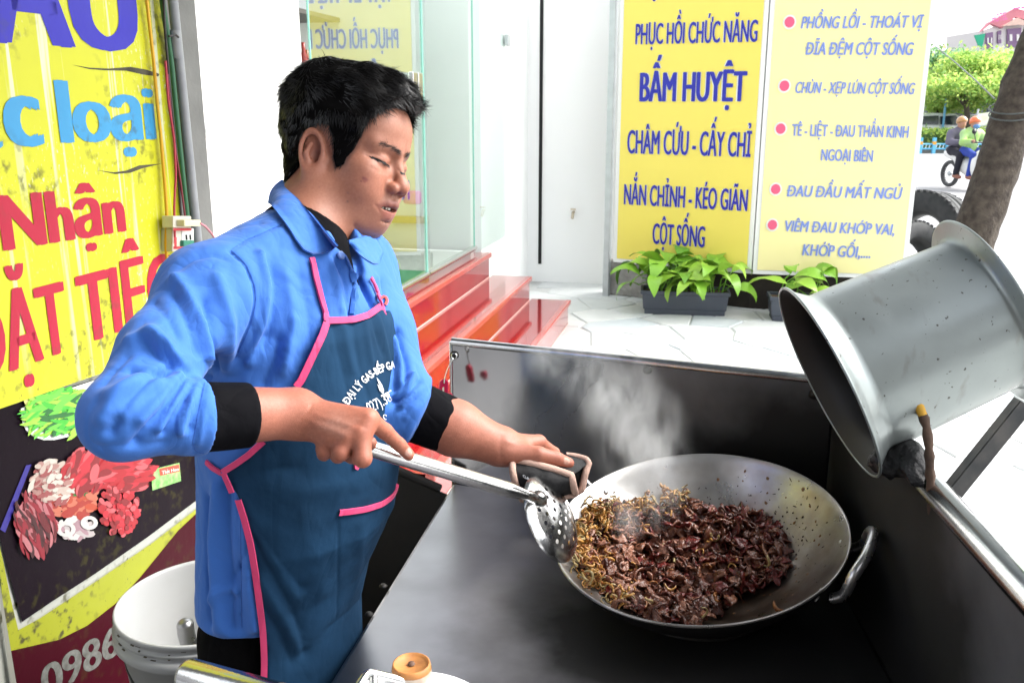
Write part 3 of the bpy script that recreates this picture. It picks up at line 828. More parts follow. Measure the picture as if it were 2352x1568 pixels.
# ================================================================== yellow signs on the right
ds = np.array([math.cos(R_(29.7)), -math.sin(R_(29.7)), 0])
SA = np.array([.905, 7.985, 0]); SB = SA + ds * 1.235; SCp = SB + v_ * .012; SD = SCp + v_ * 1.185
n1 = np.array([ds[1], -ds[0], 0]); n1 = n1 if n1[1] < 0 else -n1
n2 = -u_
framem = mat('sign_frame_white', (.78, .78, .76), .4)
def sign_panel(name, a, b, n, col, label, z0=.318, z1=3.0):
    o = empty(name, (a + b) / 2 + Z_ * z0, label, 'sign')
    m = MB(); P = [a, b, b - n * .05, a - n * .05]
    m.add([p + Z_ * z0 for p in P] + [p + Z_ * z1 for p in P], [(3, 2, 1, 0), (4, 5, 6, 7), (0, 1, 5, 4), (1, 2, 6, 5), (2, 3, 7, 6), (3, 0, 4, 7)])
    m.build('frame', framem, o)
    d = (b - a) / np.linalg.norm(b - a); i = .035
    m = MB(); m.add([a + d * i + Z_ * (z0 + i) + n * .006, b - d * i + Z_ * (z0 + i) + n * .006, b - d * i + Z_ * (z1 - i) + n * .006, a + d * i + Z_ * (z1 - i) + n * .006], [(0, 1, 2, 3)])
    m.build('panel', mat(name + '_yellow', col, .35, spec=.4, noise=(1.2, .12, tuple(min(1, q * 1.08) for q in col))), o)
    return o
s1 = sign_panel('treatment_sign', SA, SB, n1, (.78, .65, .12), 'yellow sign with dark blue treatment names behind the larger planter')
s2 = sign_panel('ailments_sign', SCp, SD, n2, (.84, .76, .36), 'paler yellow sign listing ailments with pink bullets')
navy = mat('sign_navy', (.010, .014, .33), .4); halo = mat('sign_halo_white', (.76, .77, .72), .4); sky_b = mat('sign_pale_blue', (.16, .24, .60), .4); pinkb = mat('sign_pink', (.72, .10, .20), .4)
PL1 = (SA, n1); PL2 = (SCp, n2)
def halo_text(body, pl, bl, br, tl, mt, parent, bold, shear=0):
    text_plane('lettering_outline', body, pl, bl, br, tl, halo, parent, .008, bold + .035, shear)
    text_plane('lettering', body, pl, bl, br, tl, mt, parent, .014, bold, shear)
for body, bl, br, tl, bd in (('VẬT LÝ TRỊ LIỆU', (1470, -10), (1732, -20), (1470, -62), .045), ('PHỤC HỒI CHỨC NĂNG', (1459, 102.5), (1739, 96), (1459, 53), .034), ('BẤM HUYỆT', (1468, 233), (1713, 233), (1468, 164), .05), ('CHÂM CỨU - CẤY CHỈ', (1440, 352), (1724, 361), (1440, 296), .034), ('NẮN CHỈNH - KÉO GIÃN', (1432.6, 469), (1716, 485), (1432.6, 420), .034), ('CỘT SỐNG', (1498, 559), (1618, 568), (1498, 510), .034)):
    halo_text(body, PL1, bl, br, tl, navy, s1, bd)
for body, bl, br, tl, sh in (('PHỒNG LỒI - THOÁT VỊ', (1839, 66), (2117, 64), (1839, 37), .12), ('ĐĨA ĐỆM CỘT SỐNG', (1848, 126), (2095, 127), (1848, 96), .1), ('CHÙN - XẸP LÚN CỘT SỐNG', (1825, 214), (2098, 217), (1825, 187), .12), ('TÊ - LIỆT - ĐAU THẦN KINH', (1818, 312), (2086, 317), (1818, 284), 0), ('NGOẠI BIÊN', (1885, 369), (2004, 372), (1885, 341), 0), ('ĐAU ĐẦU MẤT NGỦ', (1805, 451), (2068, 458), (1805, 424), .12), ('VIÊM ĐAU KHỚP VAI,', (1799, 531), (2054, 540), (1799, 505), .1), ('KHỚP GỐI,....', (1842, 586), (1999, 593), (1842, 559), .08)):
    halo_text(body, PL2, bl, br, tl, sky_b, s2, .028, sh)
for x, y in ((1813.5, 51.4), (1801.6, 197.6), (1793, 296), (1781.6, 434.7), (1774, 516.6)):
    c = atpl(x, y, SCp + n2 * .013, n2)
    for r, mt, o in ((.054, halo, 0), (.040, pinkb, .004)):
        m = MB(); m.add([c + n2 * o + v_ * r * .92 * math.cos(k * .2618) + Z_ * r * math.sin(k * .2618) for k in range(24)], [tuple(range(24))]); m.build('bullet', mt, s2)
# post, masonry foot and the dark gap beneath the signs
m = MB(); p = SA - ds * .06; m.box(p + Z_ * 1.7, (.055, .055, 3.4), -R_(29.7)); po = m.build('sign_post', steelg, None, bevel=.004)
tag(po, 'thin galvanised square post left of the yellow signs', 'post')
m = MB(); m.box(SA + ds * .10 - n1 * .12 + Z_ * .16, (.42, .14, .32), -R_(29.7)); tag(m.build('masonry_foot', mat('rough_masonry', (.34, .33, .31), .95, noise=(9, .7, (.20, .19, .18)), bump=(22, 1, .02)), bevel=.02), 'rough grey masonry block at the foot of the sign post', 'block')
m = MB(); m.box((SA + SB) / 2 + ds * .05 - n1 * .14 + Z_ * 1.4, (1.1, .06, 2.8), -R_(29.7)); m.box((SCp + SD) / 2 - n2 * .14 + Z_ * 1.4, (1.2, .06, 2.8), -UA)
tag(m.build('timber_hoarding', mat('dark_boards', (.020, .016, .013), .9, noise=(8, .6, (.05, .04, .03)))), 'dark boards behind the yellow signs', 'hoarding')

# ---- planters
planterm = mat('planter_plastic', (.045, .055, .075), .5, noise=(10, .4, (.07, .08, .10)))
soil = mat('potting_soil', (.10, .06, .035), .95, noise=(40, .6))
leafs = []
for i, c in enumerate(((.20, .42, .035), (.14, .34, .03), (.28, .50, .05))):
    lm_ = mat('leaf_green_%d' % i, c, .38, spec=.5, noise=(25, .25)); leafs.append(lm_)
    b = lm_.node_tree.nodes['Principled BSDF']; b.inputs['Subsurface Weight'].default_value = 0
def leaf_mesh(k):
    r = random.Random(k); n = 8; L, Wd = 1.0, r.uniform(.30, .40); V = []; F = []
    bend = r.uniform(.5, 1.1); tw = r.uniform(-.3, .3)
    x, z, a = 0, 0, R_(r.uniform(40, 65))
    for i in range(n + 1):
        t = i / n
        w = Wd * math.sin(math.pi * min(1, t ** .75)) ** .8 * .5 if 0 < t < 1 else .008
        wz = .16 * w
        wob = .03 * math.sin(t * 9 + k)
        V += [(x, -w, z + wz + wob), (x, 0, z), (x, w, z + wz - wob)]
        a2 = a - bend * 2.2 * t
        x += math.cos(a2) * L / n; z += math.sin(a2) * L / n
    for i in range(n):
        for j in range(2): F.append((i * 3 + j, i * 3 + j + 1, (i + 1) * 3 + j + 1, (i + 1) * 3 + j))
    return np_mesh('leaf', np.array(V), np.array(F))
LEAF = [leaf_mesh(k) for k in range(7)]
def planter(name, label, c, ang, L, Wd, Hh, nl, seed, spread=1.0, lf=(.26, .38)):
    o = empty(name, c, label, 'planter', rz=ang)
    M = Matrix.Translation(c) @ Matrix.Rotation(ang, 4, 'Z')
    m = MB()
    def ring(l, w, z): return [M @ Vector((sx * l / 2, sy * w / 2, z)) for sx, sy in ((-1, -1), (1, -1), (1, 1), (-1, 1))]
    rings = [ring(L * .90, Wd * .86, .0), ring(L * .90, Wd * .86, Hh * .22), ring(L * .93, Wd * .89, Hh * .24), ring(L * .96, Wd * .94, Hh * .84), ring(L, Wd, Hh * .85), ring(L, Wd, Hh), ring(L * .94, Wd * .86, Hh), ring(L * .93, Wd * .84, Hh * .8)]
    vs = [p for r in rings for p in r]; fs = []
    for i in range(len(rings) - 1):
        for k in range(4): fs.append((i * 4 + k, i * 4 + (k + 1) % 4, (i + 1) * 4 + (k + 1) % 4, (i + 1) * 4 + k))
    fs.append((3, 2, 1, 0)); m.add(vs, fs); m.build('trough', planterm, o, bevel=.004)
    m = MB(); s = ring(L * .93, Wd * .84, Hh * .88); m.add(s, [(0, 1, 2, 3)]); m.build('soil', soil, o)
    r = random.Random(seed); st = MB()
    for k in range(nl):
        me = LEAF[r.randrange(7)].copy() if False else LEAF[r.randrange(7)]
        bx = r.uniform(-.42, .42) * L; by = r.uniform(-.3, .3) * Wd
        base = M @ Vector((bx, by, Hh * .88))
        a = r.uniform(0, 6.28); out = r.uniform(.04, .20) * spread; h = r.uniform(.04, .24)
        tip = base + Vector((math.cos(a) * out, math.sin(a) * out - .03, h))
        st.tube([base, (base + tip) / 2 + Vector((0, 0, .05)), tip], [.006, .005, .004], 5)
        lo = bpy.data.objects.new('leaf', me); COL.objects.link(lo)
        if not me.materials: me.materials.append(leafs[0])
        lo.material_slots[0].link = 'OBJECT'; lo.material_slots[0].material = leafs[r.choice((0, 0, 1, 2, 2))]
        lo.parent = o; lo.matrix_parent_inverse = M.inverted()
        s = r.uniform(*lf); lo.location = tip; lo.rotation_euler = (r.uniform(-.5, .5), r.uniform(-.3, .5), a + r.uniform(-.5, .5)); lo.scale = (s, s * 1.05, s)
    st.build('stems', leafs[1], o)
    return o
ca = (atz(1476, 722, 0) + atz(1662, 728, 0)) / 2 + np.array([.03, .12, 0])
planter('planter', 'wide dark plastic planter full of broad green leaves under the treatment sign', ca, -R_(9), .72, .26, .20, 62, 3)
cb = atz(1840, 742, 0) + np.array([.08, .12, 0])
planter('planter', 'narrow dark plastic planter with a few leaves beside the metal pail', cb, -R_(9), .62, .24, .20, 11, 9, .8)

# ---- tyres leaning behind the sign
rub = mat('tyre_rubber', (.045, .047, .05), .75, noise=(14, .5, (.10, .10, .10)), bump=(60, .3, .004))
def tyre(c, R, w, M3, label):
    o = empty('tyre', c, label, 'tyre', 'old truck tyres')
    M = Matrix.Translation(c) @ M3
    prof = [(R * .60, -w * .32), (R * .62, -w * .42), (R * .78, -w * .52), (R * .92, -w * .5), (R * .985, -w * .42), (R, -w * .3), (R * .99, -w * .28), (R, -w * .26), (R, -w * .06), (R * .985, -w * .05), (R * .985, w * .05), (R, w * .06), (R, w * .26), (R * .985, w * .28), (R, w * .3), (R * .985, w * .42), (R * .92, w * .5), (R * .78, w * .52), (R * .62, w * .42), (R * .60, w * .32)]
    m = MB(); m.lathe(prof, 48, M); m.build('tread_and_walls', rub, o)
    m = MB()
    for k in range(44):
        a = k * 2 * math.pi / 44
        for s in (-1, 1):
            q = Matrix.Rotation(a, 4, 'Z') @ Matrix.Translation((R * .985, 0, s * w * .40))
            m.box((0, 0, 0), (R * .035, R * .075, w * .16), 0, M @ q)
    m.build('tread_block', rub, o)['kind'] = 'stuff'
    m = MB(); m.lathe([(R * .598, -w * .32), (R * .53, -w * .2), (R * .53, w * .2), (R * .598, w * .32)], 40, M); m.build('inner_liner', mat('liner_%d' % int(R * 1000), (.03, .03, .03), .6), o)
tc1 = atY(2122, 556, 8.15); tyre(tc1, .46, .26, Matrix.Rotation(R_(-62), 4, 'Z') @ Matrix.Rotation(R_(83), 4, 'X'), 'upright truck tyre showing its tread behind the sign edge')
tc2 = atY(2098, 605, 7.75); tyre(tc2, .36, .22, Matrix.Rotation(R_(30), 4, 'Z') @ Matrix.Rotation(R_(72), 4, 'X'), 'worn tyre leaning in front of the upright truck tyre')

# ---- street tree: a leaning trunk, its crown above the picture
barkm = mat('bark', (.030, .022, .017), .95, noise=(16, .7, (.10, .08, .062)), bump=(26, 1.0, .02))
tree = empty('street_tree', atz(2160, 720, 0), 'leaning street tree with rough dark bark beside the pail', 'tree')
ax = [(2190, 700, 7.25), (2218, 600, 7.2), (2250, 505, 7.15), (2292, 385, 7.1), (2325, 270, 7.05), (2352, 190, 7.0), (2400, 60, 6.95), (2470, -140, 6.9), (2520, -420, 6.8)]
L = smoothline([at(*q) for q in ax], 44, 3); L[0][2] = min(L[0][2], -.02)
rad = np.interp(np.linspace(0, 1, 44), [0, .12, .5, 1], [.20, .165, .145, .10])
Vt_, Ft_ = [], []
m = MB(); m.tube(L, list(rad), 40, True)
V = np.array(m.v); 
cx = np.repeat(L, 40, 0); k = len(cx)
d = V[:k] - cx; d /= np.linalg.norm(d, axis=1, keepdims=True)
V[:k] += d * (.012 * vnoise(V[:k] * np.array([14, 14, 7]), 1) + .010 * vnoise(V[:k] * np.array([38, 38, 16]), 2) + .006 * vnoise(V[:k] * 90, 4))[:, None]
kk = at(2322, 178, 7.0)
V[:k] += d * (.03 * np.exp(-(np.linalg.norm(V[:k] - at(2325, 170, 6.95), axis=1) / .09) ** 2))[:, None]
m.v = [tuple(q) for q in V]; m.build('trunk', barkm, tree)
wr = MB()
for y in (247, 262):
    c = at(2326, y, 7.02); 
    wr.tube([c + np.array([.165 * math.cos(a), .165 * math.sin(a), .05 * math.sin(a + .6)]) for a in np.linspace(0, 2 * math.pi, 28)], .006, 5, False)
wr.build('wrapped_wire', mat('old_wire', (.06, .07, .07), .5), tree)
wr = MB(); wr.tube([at(2149, 107, 11), at(2190, 140, 9.5), at(2240, 184, 8), at(2285, 228, 7.1)], .006, 5); wr.build('tie_wire', MAT['old_wire'], tree)
def crown(name, c, rx, ry, rz, n, sz, mts, parent, seed, clump=26):
    r = np.random.default_rng(seed)
    cc = r.normal(0, 1, (clump, 3)); cc /= np.linalg.norm(cc, axis=1, keepdims=True); cc *= r.uniform(.35, 1.0, (clump, 1))
    per = n // clump; V = []
    pos = (cc[:, None, :] + r.normal(0, .17, (clump, per, 3))).reshape(-1, 3) * np.array([rx, ry, rz]) + np.asarray(c)
    m_ = len(pos); nrm = r.normal(0, 1, (m_, 3)); nrm[:, 2] += .8; nrm /= np.linalg.norm(nrm, axis=1, keepdims=True)
    t = np.cross(nrm, r.normal(0, 1, (m_, 3))); t /= np.linalg.norm(t, axis=1, keepdims=True); b = np.cross(nrm, t); s = (sz * r.uniform(.6, 1.3, m_))[:, None]
    V = np.stack([pos - t * s, pos + b * s * .5, pos + t * s, pos - b * s * .5], 1)
    split = r.integers(0, len(mts), m_)
    for i, mt in enumerate(mts):
        vv = V[split == i].reshape(-1, 3); F = np.arange(len(vv)).reshape(-1, 4)
        link(name, np_mesh(name, vv, F, False), mt, parent)
def foliage(name, c, tr=.45):
    m = bpy.data.materials.new(name); m.use_nodes = True; nt = m.node_tree; b = nt.nodes['Principled BSDF']; out = [q for q in nt.nodes if q.type == 'OUTPUT_MATERIAL'][0]
    b.inputs['Base Color'].default_value = (*c, 1); b.inputs['Roughness'].default_value = .55; b.inputs['Specular IOR Level'].default_value = .3
    t = nt.nodes.new('ShaderNodeBsdfTranslucent'); t.inputs['Color'].default_value = (*[min(1, q * 1.5) for q in c], 1)
    x = nt.nodes.new('ShaderNodeMixShader'); x.inputs[0].default_value = tr
    nt.links.new(b.outputs[0], x.inputs[1]); nt.links.new(t.outputs[0], x.inputs[2]); nt.links.new(x.outputs[0], out.inputs[0])
    return m
fol = [foliage('foliage_%d' % i, c) for i, c in enumerate(((.20, .36, .09), (.34, .50, .13), (.44, .54, .15), (.13, .24, .09)))]
crown('crown', L[-1] + np.array([.3, .2, 1.6]), 2.6, 2.6, 1.4, 2600, .13, fol[:2] + fol[3:], tree, 5)

# ================================================================== across the street
def gr(px, Y, z=0.0): 
    p = atY(px, 300, Y); return np.array([p[0], Y, z])
hedge_b = empty('median_hedge', gr(2200, 37.5), 'low yellow green hedge behind the blue and white railing', 'hedge')
rh = np.random.default_rng(2)
for i in range(1):
    c = gr(2230, 38.2, .62); crown('hedge_leaves', c, 5.4, .6, .36, 9000, .09, [fol[1], fol[2], fol[2], fol[3]], hedge_b, 3, 90)
    m = MB(); m.box(gr(2230, 38.2, .35), (10, .7, .7)); m.build('hedge_core', fol[3], hedge_b)
m = MB(); m.box(gr(2240, 37.9, .06), (12, 2.2, .16)); tag(m.build('median_kerb', concrete), kind='structure')
rail = empty('median_railing', gr(2200, 36.6), 'low sky blue and white railing along the median', 'railing')
railb = mat('rail_sky_blue', (.12, .45, .68), .4); railw = mat('rail_white', (.75, .78, .78), .4); railo = mat('rail_orange', (.75, .35, .04), .5)
m = MB()
for z in (.18, .36): m.tube([gr(2080, 36.6, z), gr(2420, 36.6, z)], .035, 6)
m.build('rail', railb, rail)
for k in range(9):
    p = gr(2118 + k * 31, 36.6)
    m = MB(); m.box(p + Z_ * .3, (.12, .12, .62)); q = m.build('post', railb, rail)
    m = MB(); m.box(p + Z_ * .40, (.125, .125, .12)); m.build('reflector', railo, q)
for k in range(30):
    p = gr(2105 + k * 8, 36.6); m = MB(); m.tube([p + Z_ * .15, p + Z_ * .38 + np.array([.06, 0, 0])], .02, 5); m.build('baluster', railw, rail)

def far_tree(px, Y, htop, crx, crz, label, mts, seed, trunk_px=None, n=9000, sz=.11):
    b = gr(px, Y); o = empty('median_tree', b, label, 'tree', 'trees across the street')
    top = b + Z_ * htop; c = b + Z_ * (htop - crz)
    m = MB(); L = smoothline([b, b + np.array([.15, 0, htop * .25]), b + np.array([-.1, 0, htop * .5]), c], 14)
    m.tube(L, list(np.linspace(.16, .08, 14)), 8)
    r = random.Random(seed)
    for k in range(9):
        a = r.uniform(0, 6.28); e = c + np.array([math.cos(a) * crx * .7, math.sin(a) * crx * .6, r.uniform(-.3, .5) * crz]); s = L[8 + k % 5]
        m.tube([s, (s + e) / 2 + Z_ * .2, e], [.07, .05, .02], 6)
    m.build('trunk', mat('far_bark_%d' % seed, (.10, .08, .065), .9), o)
    crown('crown', c, crx, crx * .8, crz, n, sz, mts, o, seed, 40)
far_tree(2128, 47, 4.75, 2.6, 1.35, 'dark bluish tree at the edge of the ailments sign across the street', [foliage('foliage_blue', (.16, .32, .20)), fol[3], fol[0]], 11)
far_tree(2215, 40, 4.15, 2.9, 1.22, 'wide yellow green tree across the street behind the motorbike', [fol[1], fol[2], fol[2], fol[0]], 12, n=15000, sz=.10)
far_tree(2320, 41, 4.25, 2.9, 1.25, 'yellow green tree across the street partly hidden by the trunk', [fol[1], fol[2], fol[1]], 13, n=12000, sz=.10)
far_tree(2152, 42, 3.0, 1.3, .8, 'small young tree across the street near the parked car', [fol[1], fol[2]], 14, n=4200, sz=.09)
far_tree(2420, 44, 4.6, 2.8, 1.4, 'tree across the street at the right picture edge', [fol[1], fol[2], fol[3]], 15, n=9000, sz=.10)
# dark band of shops behind the trees
sb_ = empty('street_building', gr(2230, 66), 'dark shuttered row of shops behind the trees', 'building')
m = MB(); m.box(gr(2230, 68, 2.2), (34, 4, 4.4)); m.build('wall', mat('far_wall', (.16, .18, .20), .8, noise=(1.2, .6)), sb_)
for k in range(12):
    m = MB(); m.box(gr(2080, 65.95, 1.4) + np.array([k * 2.1, 0, 0]), (1.3, .1, 2.5)); m.build('shutter', mat('far_shutter_%d' % (k % 3), ((.06, .08, .10), (.10, .12, .16), (.05, .05, .06))[k % 3], .6), sb_)
# hotel building
ht = empty('hotel_building', gr(2320, 74), 'white hotel building with purple shutters and pink letters above the trees', 'building')
hw = mat('hotel_white', (.78, .74, .72), .7); hp = mat('hotel_purple', (.22, .13, .24), .6); hr = mat('hotel_pink_roof', (.62, .22, .26), .6)
HYd = 72.0
def hpt(px, py): return atY(px, py, HYd)
def hq(name, px4, mt, dy=0.0, th=.25, parent=ht):
    m = MB(); P = [hpt(*q) + np.array([0, dy, 0]) for q in px4]
    n = len(P); m.add(P + [p + np.array([0, th, 0]) for p in P], [tuple(range(n)), tuple(range(2 * n - 1, n - 1, -1))] + [(i + n, (i + 1) % n + n, (i + 1) % n, i) for i in range(n)])
    return m.build(name, mt, parent)
hq('wall', [(2262, 190), (2420, 190), (2420, 46), (2320, 44), (2285, 62), (2262, 70)], hw, .2, 6)
hq('roof', [(2252, 74), (2275, 55), (2300, 66), (2330, 40), (2420, 60), (2420, 40), (2330, 20), (2272, 52)], hr, -.1, .5)
hq('gable', [(2296, 62), (2334, 42), (2372, 62), (2334, 58)], mat('hotel_gable', (.72, .50, .42), .7), -.3, .2)
for x0, x1, y0, y1 in ((2265, 2281, 74, 112), (2292, 2300, 70, 100), (2314, 2346, 64, 108)):
    w_ = hq('window', [(x0, y1), (x1, y1), (x1, y0), (x0, y0 + 3)], hp, .0, .15)
    n_ = 2
    for k in range(n_):
        xx = x0 + (x1 - x0) * (k + .28) / n_; hq('pane', [(xx, y0 + (y1 - y0) * .7), (xx + (x1 - x0) * .18, y0 + (y1 - y0) * .7), (xx + (x1 - x0) * .18, y0 + (y1 - y0) * .35), (xx, y0 + (y1 - y0) * .35)], hw, -.06, .03, w_)
hq('awning', [(2223, 84), (2248, 80), (2241, 112), (2232, 108)], mat('awning_green', (.02, .36, .20), .6), -1, .1)
V2, F2 = text2d('HOTEL', .02); V2 = V2 / V2[:, 0].max()
P = [hpt(2270 + q[0] * 36, 54 - q[0] * 8 - q[1] * 80) + np.array([0, -.5, 0]) for q in V2]
me = bpy.data.meshes.new('lettering'); me.from_pydata([tuple(p) for p in P], [], F2); link('lettering', me, mat('hotel_pink', (.72, .16, .40), .5), ht)
hq('lettering', [(2320, 24), (2336, 22), (2336, 18), (2320, 20)], MAT['hotel_pink'], -.5, .05); hq('lettering', [(2338, 22), (2352, 20), (2352, 8), (2347, 8), (2347, 16), (2338, 18)], MAT['hotel_pink'], -.5, .05)

# parked cars
def car(px, Y, rz, label, col):
    b = gr(px, Y); o = empty('parked_car', b, label, 'car', 'cars parked across the street', rz=rz)
    M = Matrix.Translation(b) @ Matrix.Rotation(rz, 4, 'Z')
    prof = [(-2.15, .35), (-2.2, .75), (-2.05, .95), (-1.55, 1.02), (-1.0, 1.45), (-.3, 1.56), (.7, 1.52), (1.35, 1.08), (2.0, .92), (2.2, .70), (2.2, .38)]
    m = MB(); n = len(prof); vs = []
    for y, s in ((-.86, 1), (.86, 1)):
        for x, z in prof: vs.append(M @ Vector((x, y * (1 if z < 1.1 else .82), z)))
    m.add(vs, [tuple(range(n)), tuple(range(2 * n - 1, n - 1, -1))] + [(i + n, (i + 1) % n + n, (i + 1) % n, i) for i in range(n)])
    m.build('body', col, o, bevel=.05)
    gm = mat('car_glass_%d' % int(px), (.03, .04, .05), .1)
    for x0, x1, x2, x3 in ((-.95, -.15, -.15, -1.25), (-.08, .62, 1.08, -.08)):
        m = MB(); m.add([M @ Vector((x, s * (.80 if z > 1.2 else .868), z)) for s in (-1,) for x, z in ((x3, 1.06), (x2, 1.06), (x1, 1.44), (x0, 1.40))], [(0, 1, 2, 3)]); m.build('window', gm, o)
    for x in (-1.4, 1.4):
        for y in (-.88, .7):
            m = MB(); m.lathe([(.1, 0), (.34, 0), (.36, .05), (.36, .17), (.34, .2), (.1, .2)], 20, M @ Matrix.Translation((x, y, .36)) @ Matrix.Rotation(R_(-90), 4, 'X')); w_ = m.build('wheel', rub, o)
            m = MB(); m.lathe([(0, 0), (.2, 0), (.22, .04)], 14, M @ Matrix.Translation((x, y - .01, .36)) @ Matrix.Rotation(R_(-90), 4, 'X')); m.build('rim', steelg, w_)
    for y in (-.7, .7):
        m = MB(); m.box((2.16, y, .75), (.1, .3, .16), 0, M); m.build('headlight', MAT['sign_halo_white'], o)
cw = mat('car_white', (.74, .76, .78), .2, coat=.6)
car(2138, 41.5, R_(4), 'white parked car left of the motorbike beyond the hedge', cw)
car(2290, 42.0, R_(2), 'white parked car behind the riders beyond the hedge', cw)
m = MB(); p = gr(2165, 40.6); m.tube([p, p + Z_ * 2.3], .05, 8); pl = m.build('striped_pole', mat('pole_stripe', (.15, .42, .70), .5)); tag(pl, 'blue and white pole beside the white parked car', 'pole')
fp = empty('hanging_flag', gr(2275, 30), 'small white flag on a pole above the riders', 'flag')
m = MB(); a = atY(2246, 262, 30); b = atY(2282, 256, 30); m.add([a, b, atY(2284, 284, 30), atY(2250, 288, 30)], [(0, 1, 2, 3)]); m.build('cloth', mat('flag_white', (.72, .76, .70), .7, noise=(6, .6, (.5, .6, .2))), fp)
m = MB(); q = atY(2246, 258, 30); m.tube([np.array([q[0], q[1], 0]), q + Z_ * .1], .03, 6); m.build('pole', steelg, fp)
# ---- motorbike with two riders
bk0 = gr(2238, 19.6); BRZ = R_(-79)
BM = Matrix.Translation(bk0) @ Matrix.Rotation(BRZ, 4, 'Z')
BMn = np.array(BM)
def bw(p): return (BMn[:3, :3] @ np.asarray(p, float)) + BMn[:3, 3]
bike = empty('motorbike', bk0, 'white step-through motorbike carrying two riders along the road', 'motorbike', rz=BRZ)
bwhite = mat('bike_white', (.72, .72, .70), .25, coat=.5); bdark = mat('bike_dark', (.03, .03, .035), .4)
for x in (-.62, .62):
    m = MB(); Mw = BM @ Matrix.Translation((x, 0, .29)) @ Matrix.Rotation(R_(90), 4, 'X')
    prof = [(.215, -.035), (.25, -.045), (.285, -.03), (.29, 0), (.285, .03), (.25, .045), (.215, .035), (.215, -.035)]
    m.lathe(prof, 28, Mw); w_ = m.build('wheel', rub, bike)
    m = MB(); m.lathe([(0, -.03), (.05, -.03), (.05, .03), (0, .03)], 12, Mw)
    for k in range(10): a = k * .628; m.tube([bw((x, 0, .29)), bw((x + .215 * math.cos(a), 0, .29 + .215 * math.sin(a)))], .006, 4)
    m.build('spokes', steelg, w_)
def sdfpart(name, f, lo, hi, h, mt, parent, M=None):
    V, F = sdf_mesh(f, lo, hi, h)
    Mn = BMn if M is None else M
    V = V @ Mn[:3, :3].T + Mn[:3, 3]
    return link(name, np_mesh(name, V, F), mt, parent)
def f_bike(P):
    d = chain(P, [(-.75, 0, .72), (-.35, 0, .66), (-.05, 0, .52), (.15, 0, .40), (.32, 0, .62), (.44, 0, .88)], [.10, .12, .10, .09, .08, .07], .08)
    return smin(d, rc(P, (-.3, 0, .5), (.05, 0, .35), .12, .11), .08)
sdfpart('body_panel', f_bike, (-.95, -.25, .1), (.65, .25, 1.05), .028, bwhite, bike)
def f_shield(P): return smax(ell(P, (.34, 0, .52), (.10, .25, .34)), -ell(P, (.22, 0, .52), (.10, .30, .40)), .03)
sdfpart('leg_shield', f_shield, (.1, -.3, .1), (.55, .3, .95), .025, bwhite, bike)
sdfpart('seat', lambda P: chain(P, [(-.72, 0, .80), (-.4, 0, .79), (-.1, 0, .74)], [.09, .10, .08], .05), (-.9, -.2, .6), (.1, .2, .95), .028, bdark, bike)
sdfpart('front_fender', lambda P: smax(rc(P, (.55, 0, .46), (.74, 0, .42), .12, .10), -rc(P, (.5, -.06, .29), (.7, .06, .29), .28, .28), .02), (.35, -.2, .2), (.95, .2, .7), .025, bwhite, bike)
m = MB(); m.tube([bw((.40, -.34, 1.0)), bw((.44, -.1, .99)), bw((.44, .1, .99)), bw((.40, .34, 1.0))], .02, 6); m.build('handlebar', bdark, bike)
for s in (-1, 1):
    m = MB(); m.tube([bw((.42, s * .25, 1.0)), bw((.44, s * .34, 1.2))], .01, 5); m.lathe([(0, 0), (.06, .01), (.0, .02)], 12, BM @ Matrix.Translation((.44, s * .34, 1.22)) @ Matrix.Rotation(R_(90), 4, 'Y')); m.build('mirror', bdark, bike)
    m = MB(); m.tube([bw((.46, s * .09, .9)), bw((.62, s * .07, .29))], .028, 6); m.build('fork', steelg, bike)
sdfpart('headlight', lambda P: ell(P, (.50, 0, .96), (.08, .12, .08)), (.3, -.2, .8), (.7, .2, 1.1), .02, MAT['sign_halo_white'], bike)
m = MB(); m.box((.60, 0, .70), (.16, .30, .24), 0, BM); m.build('basket', mat('basket_grey', (.14, .15, .16), .5), bike, bevel=.02)
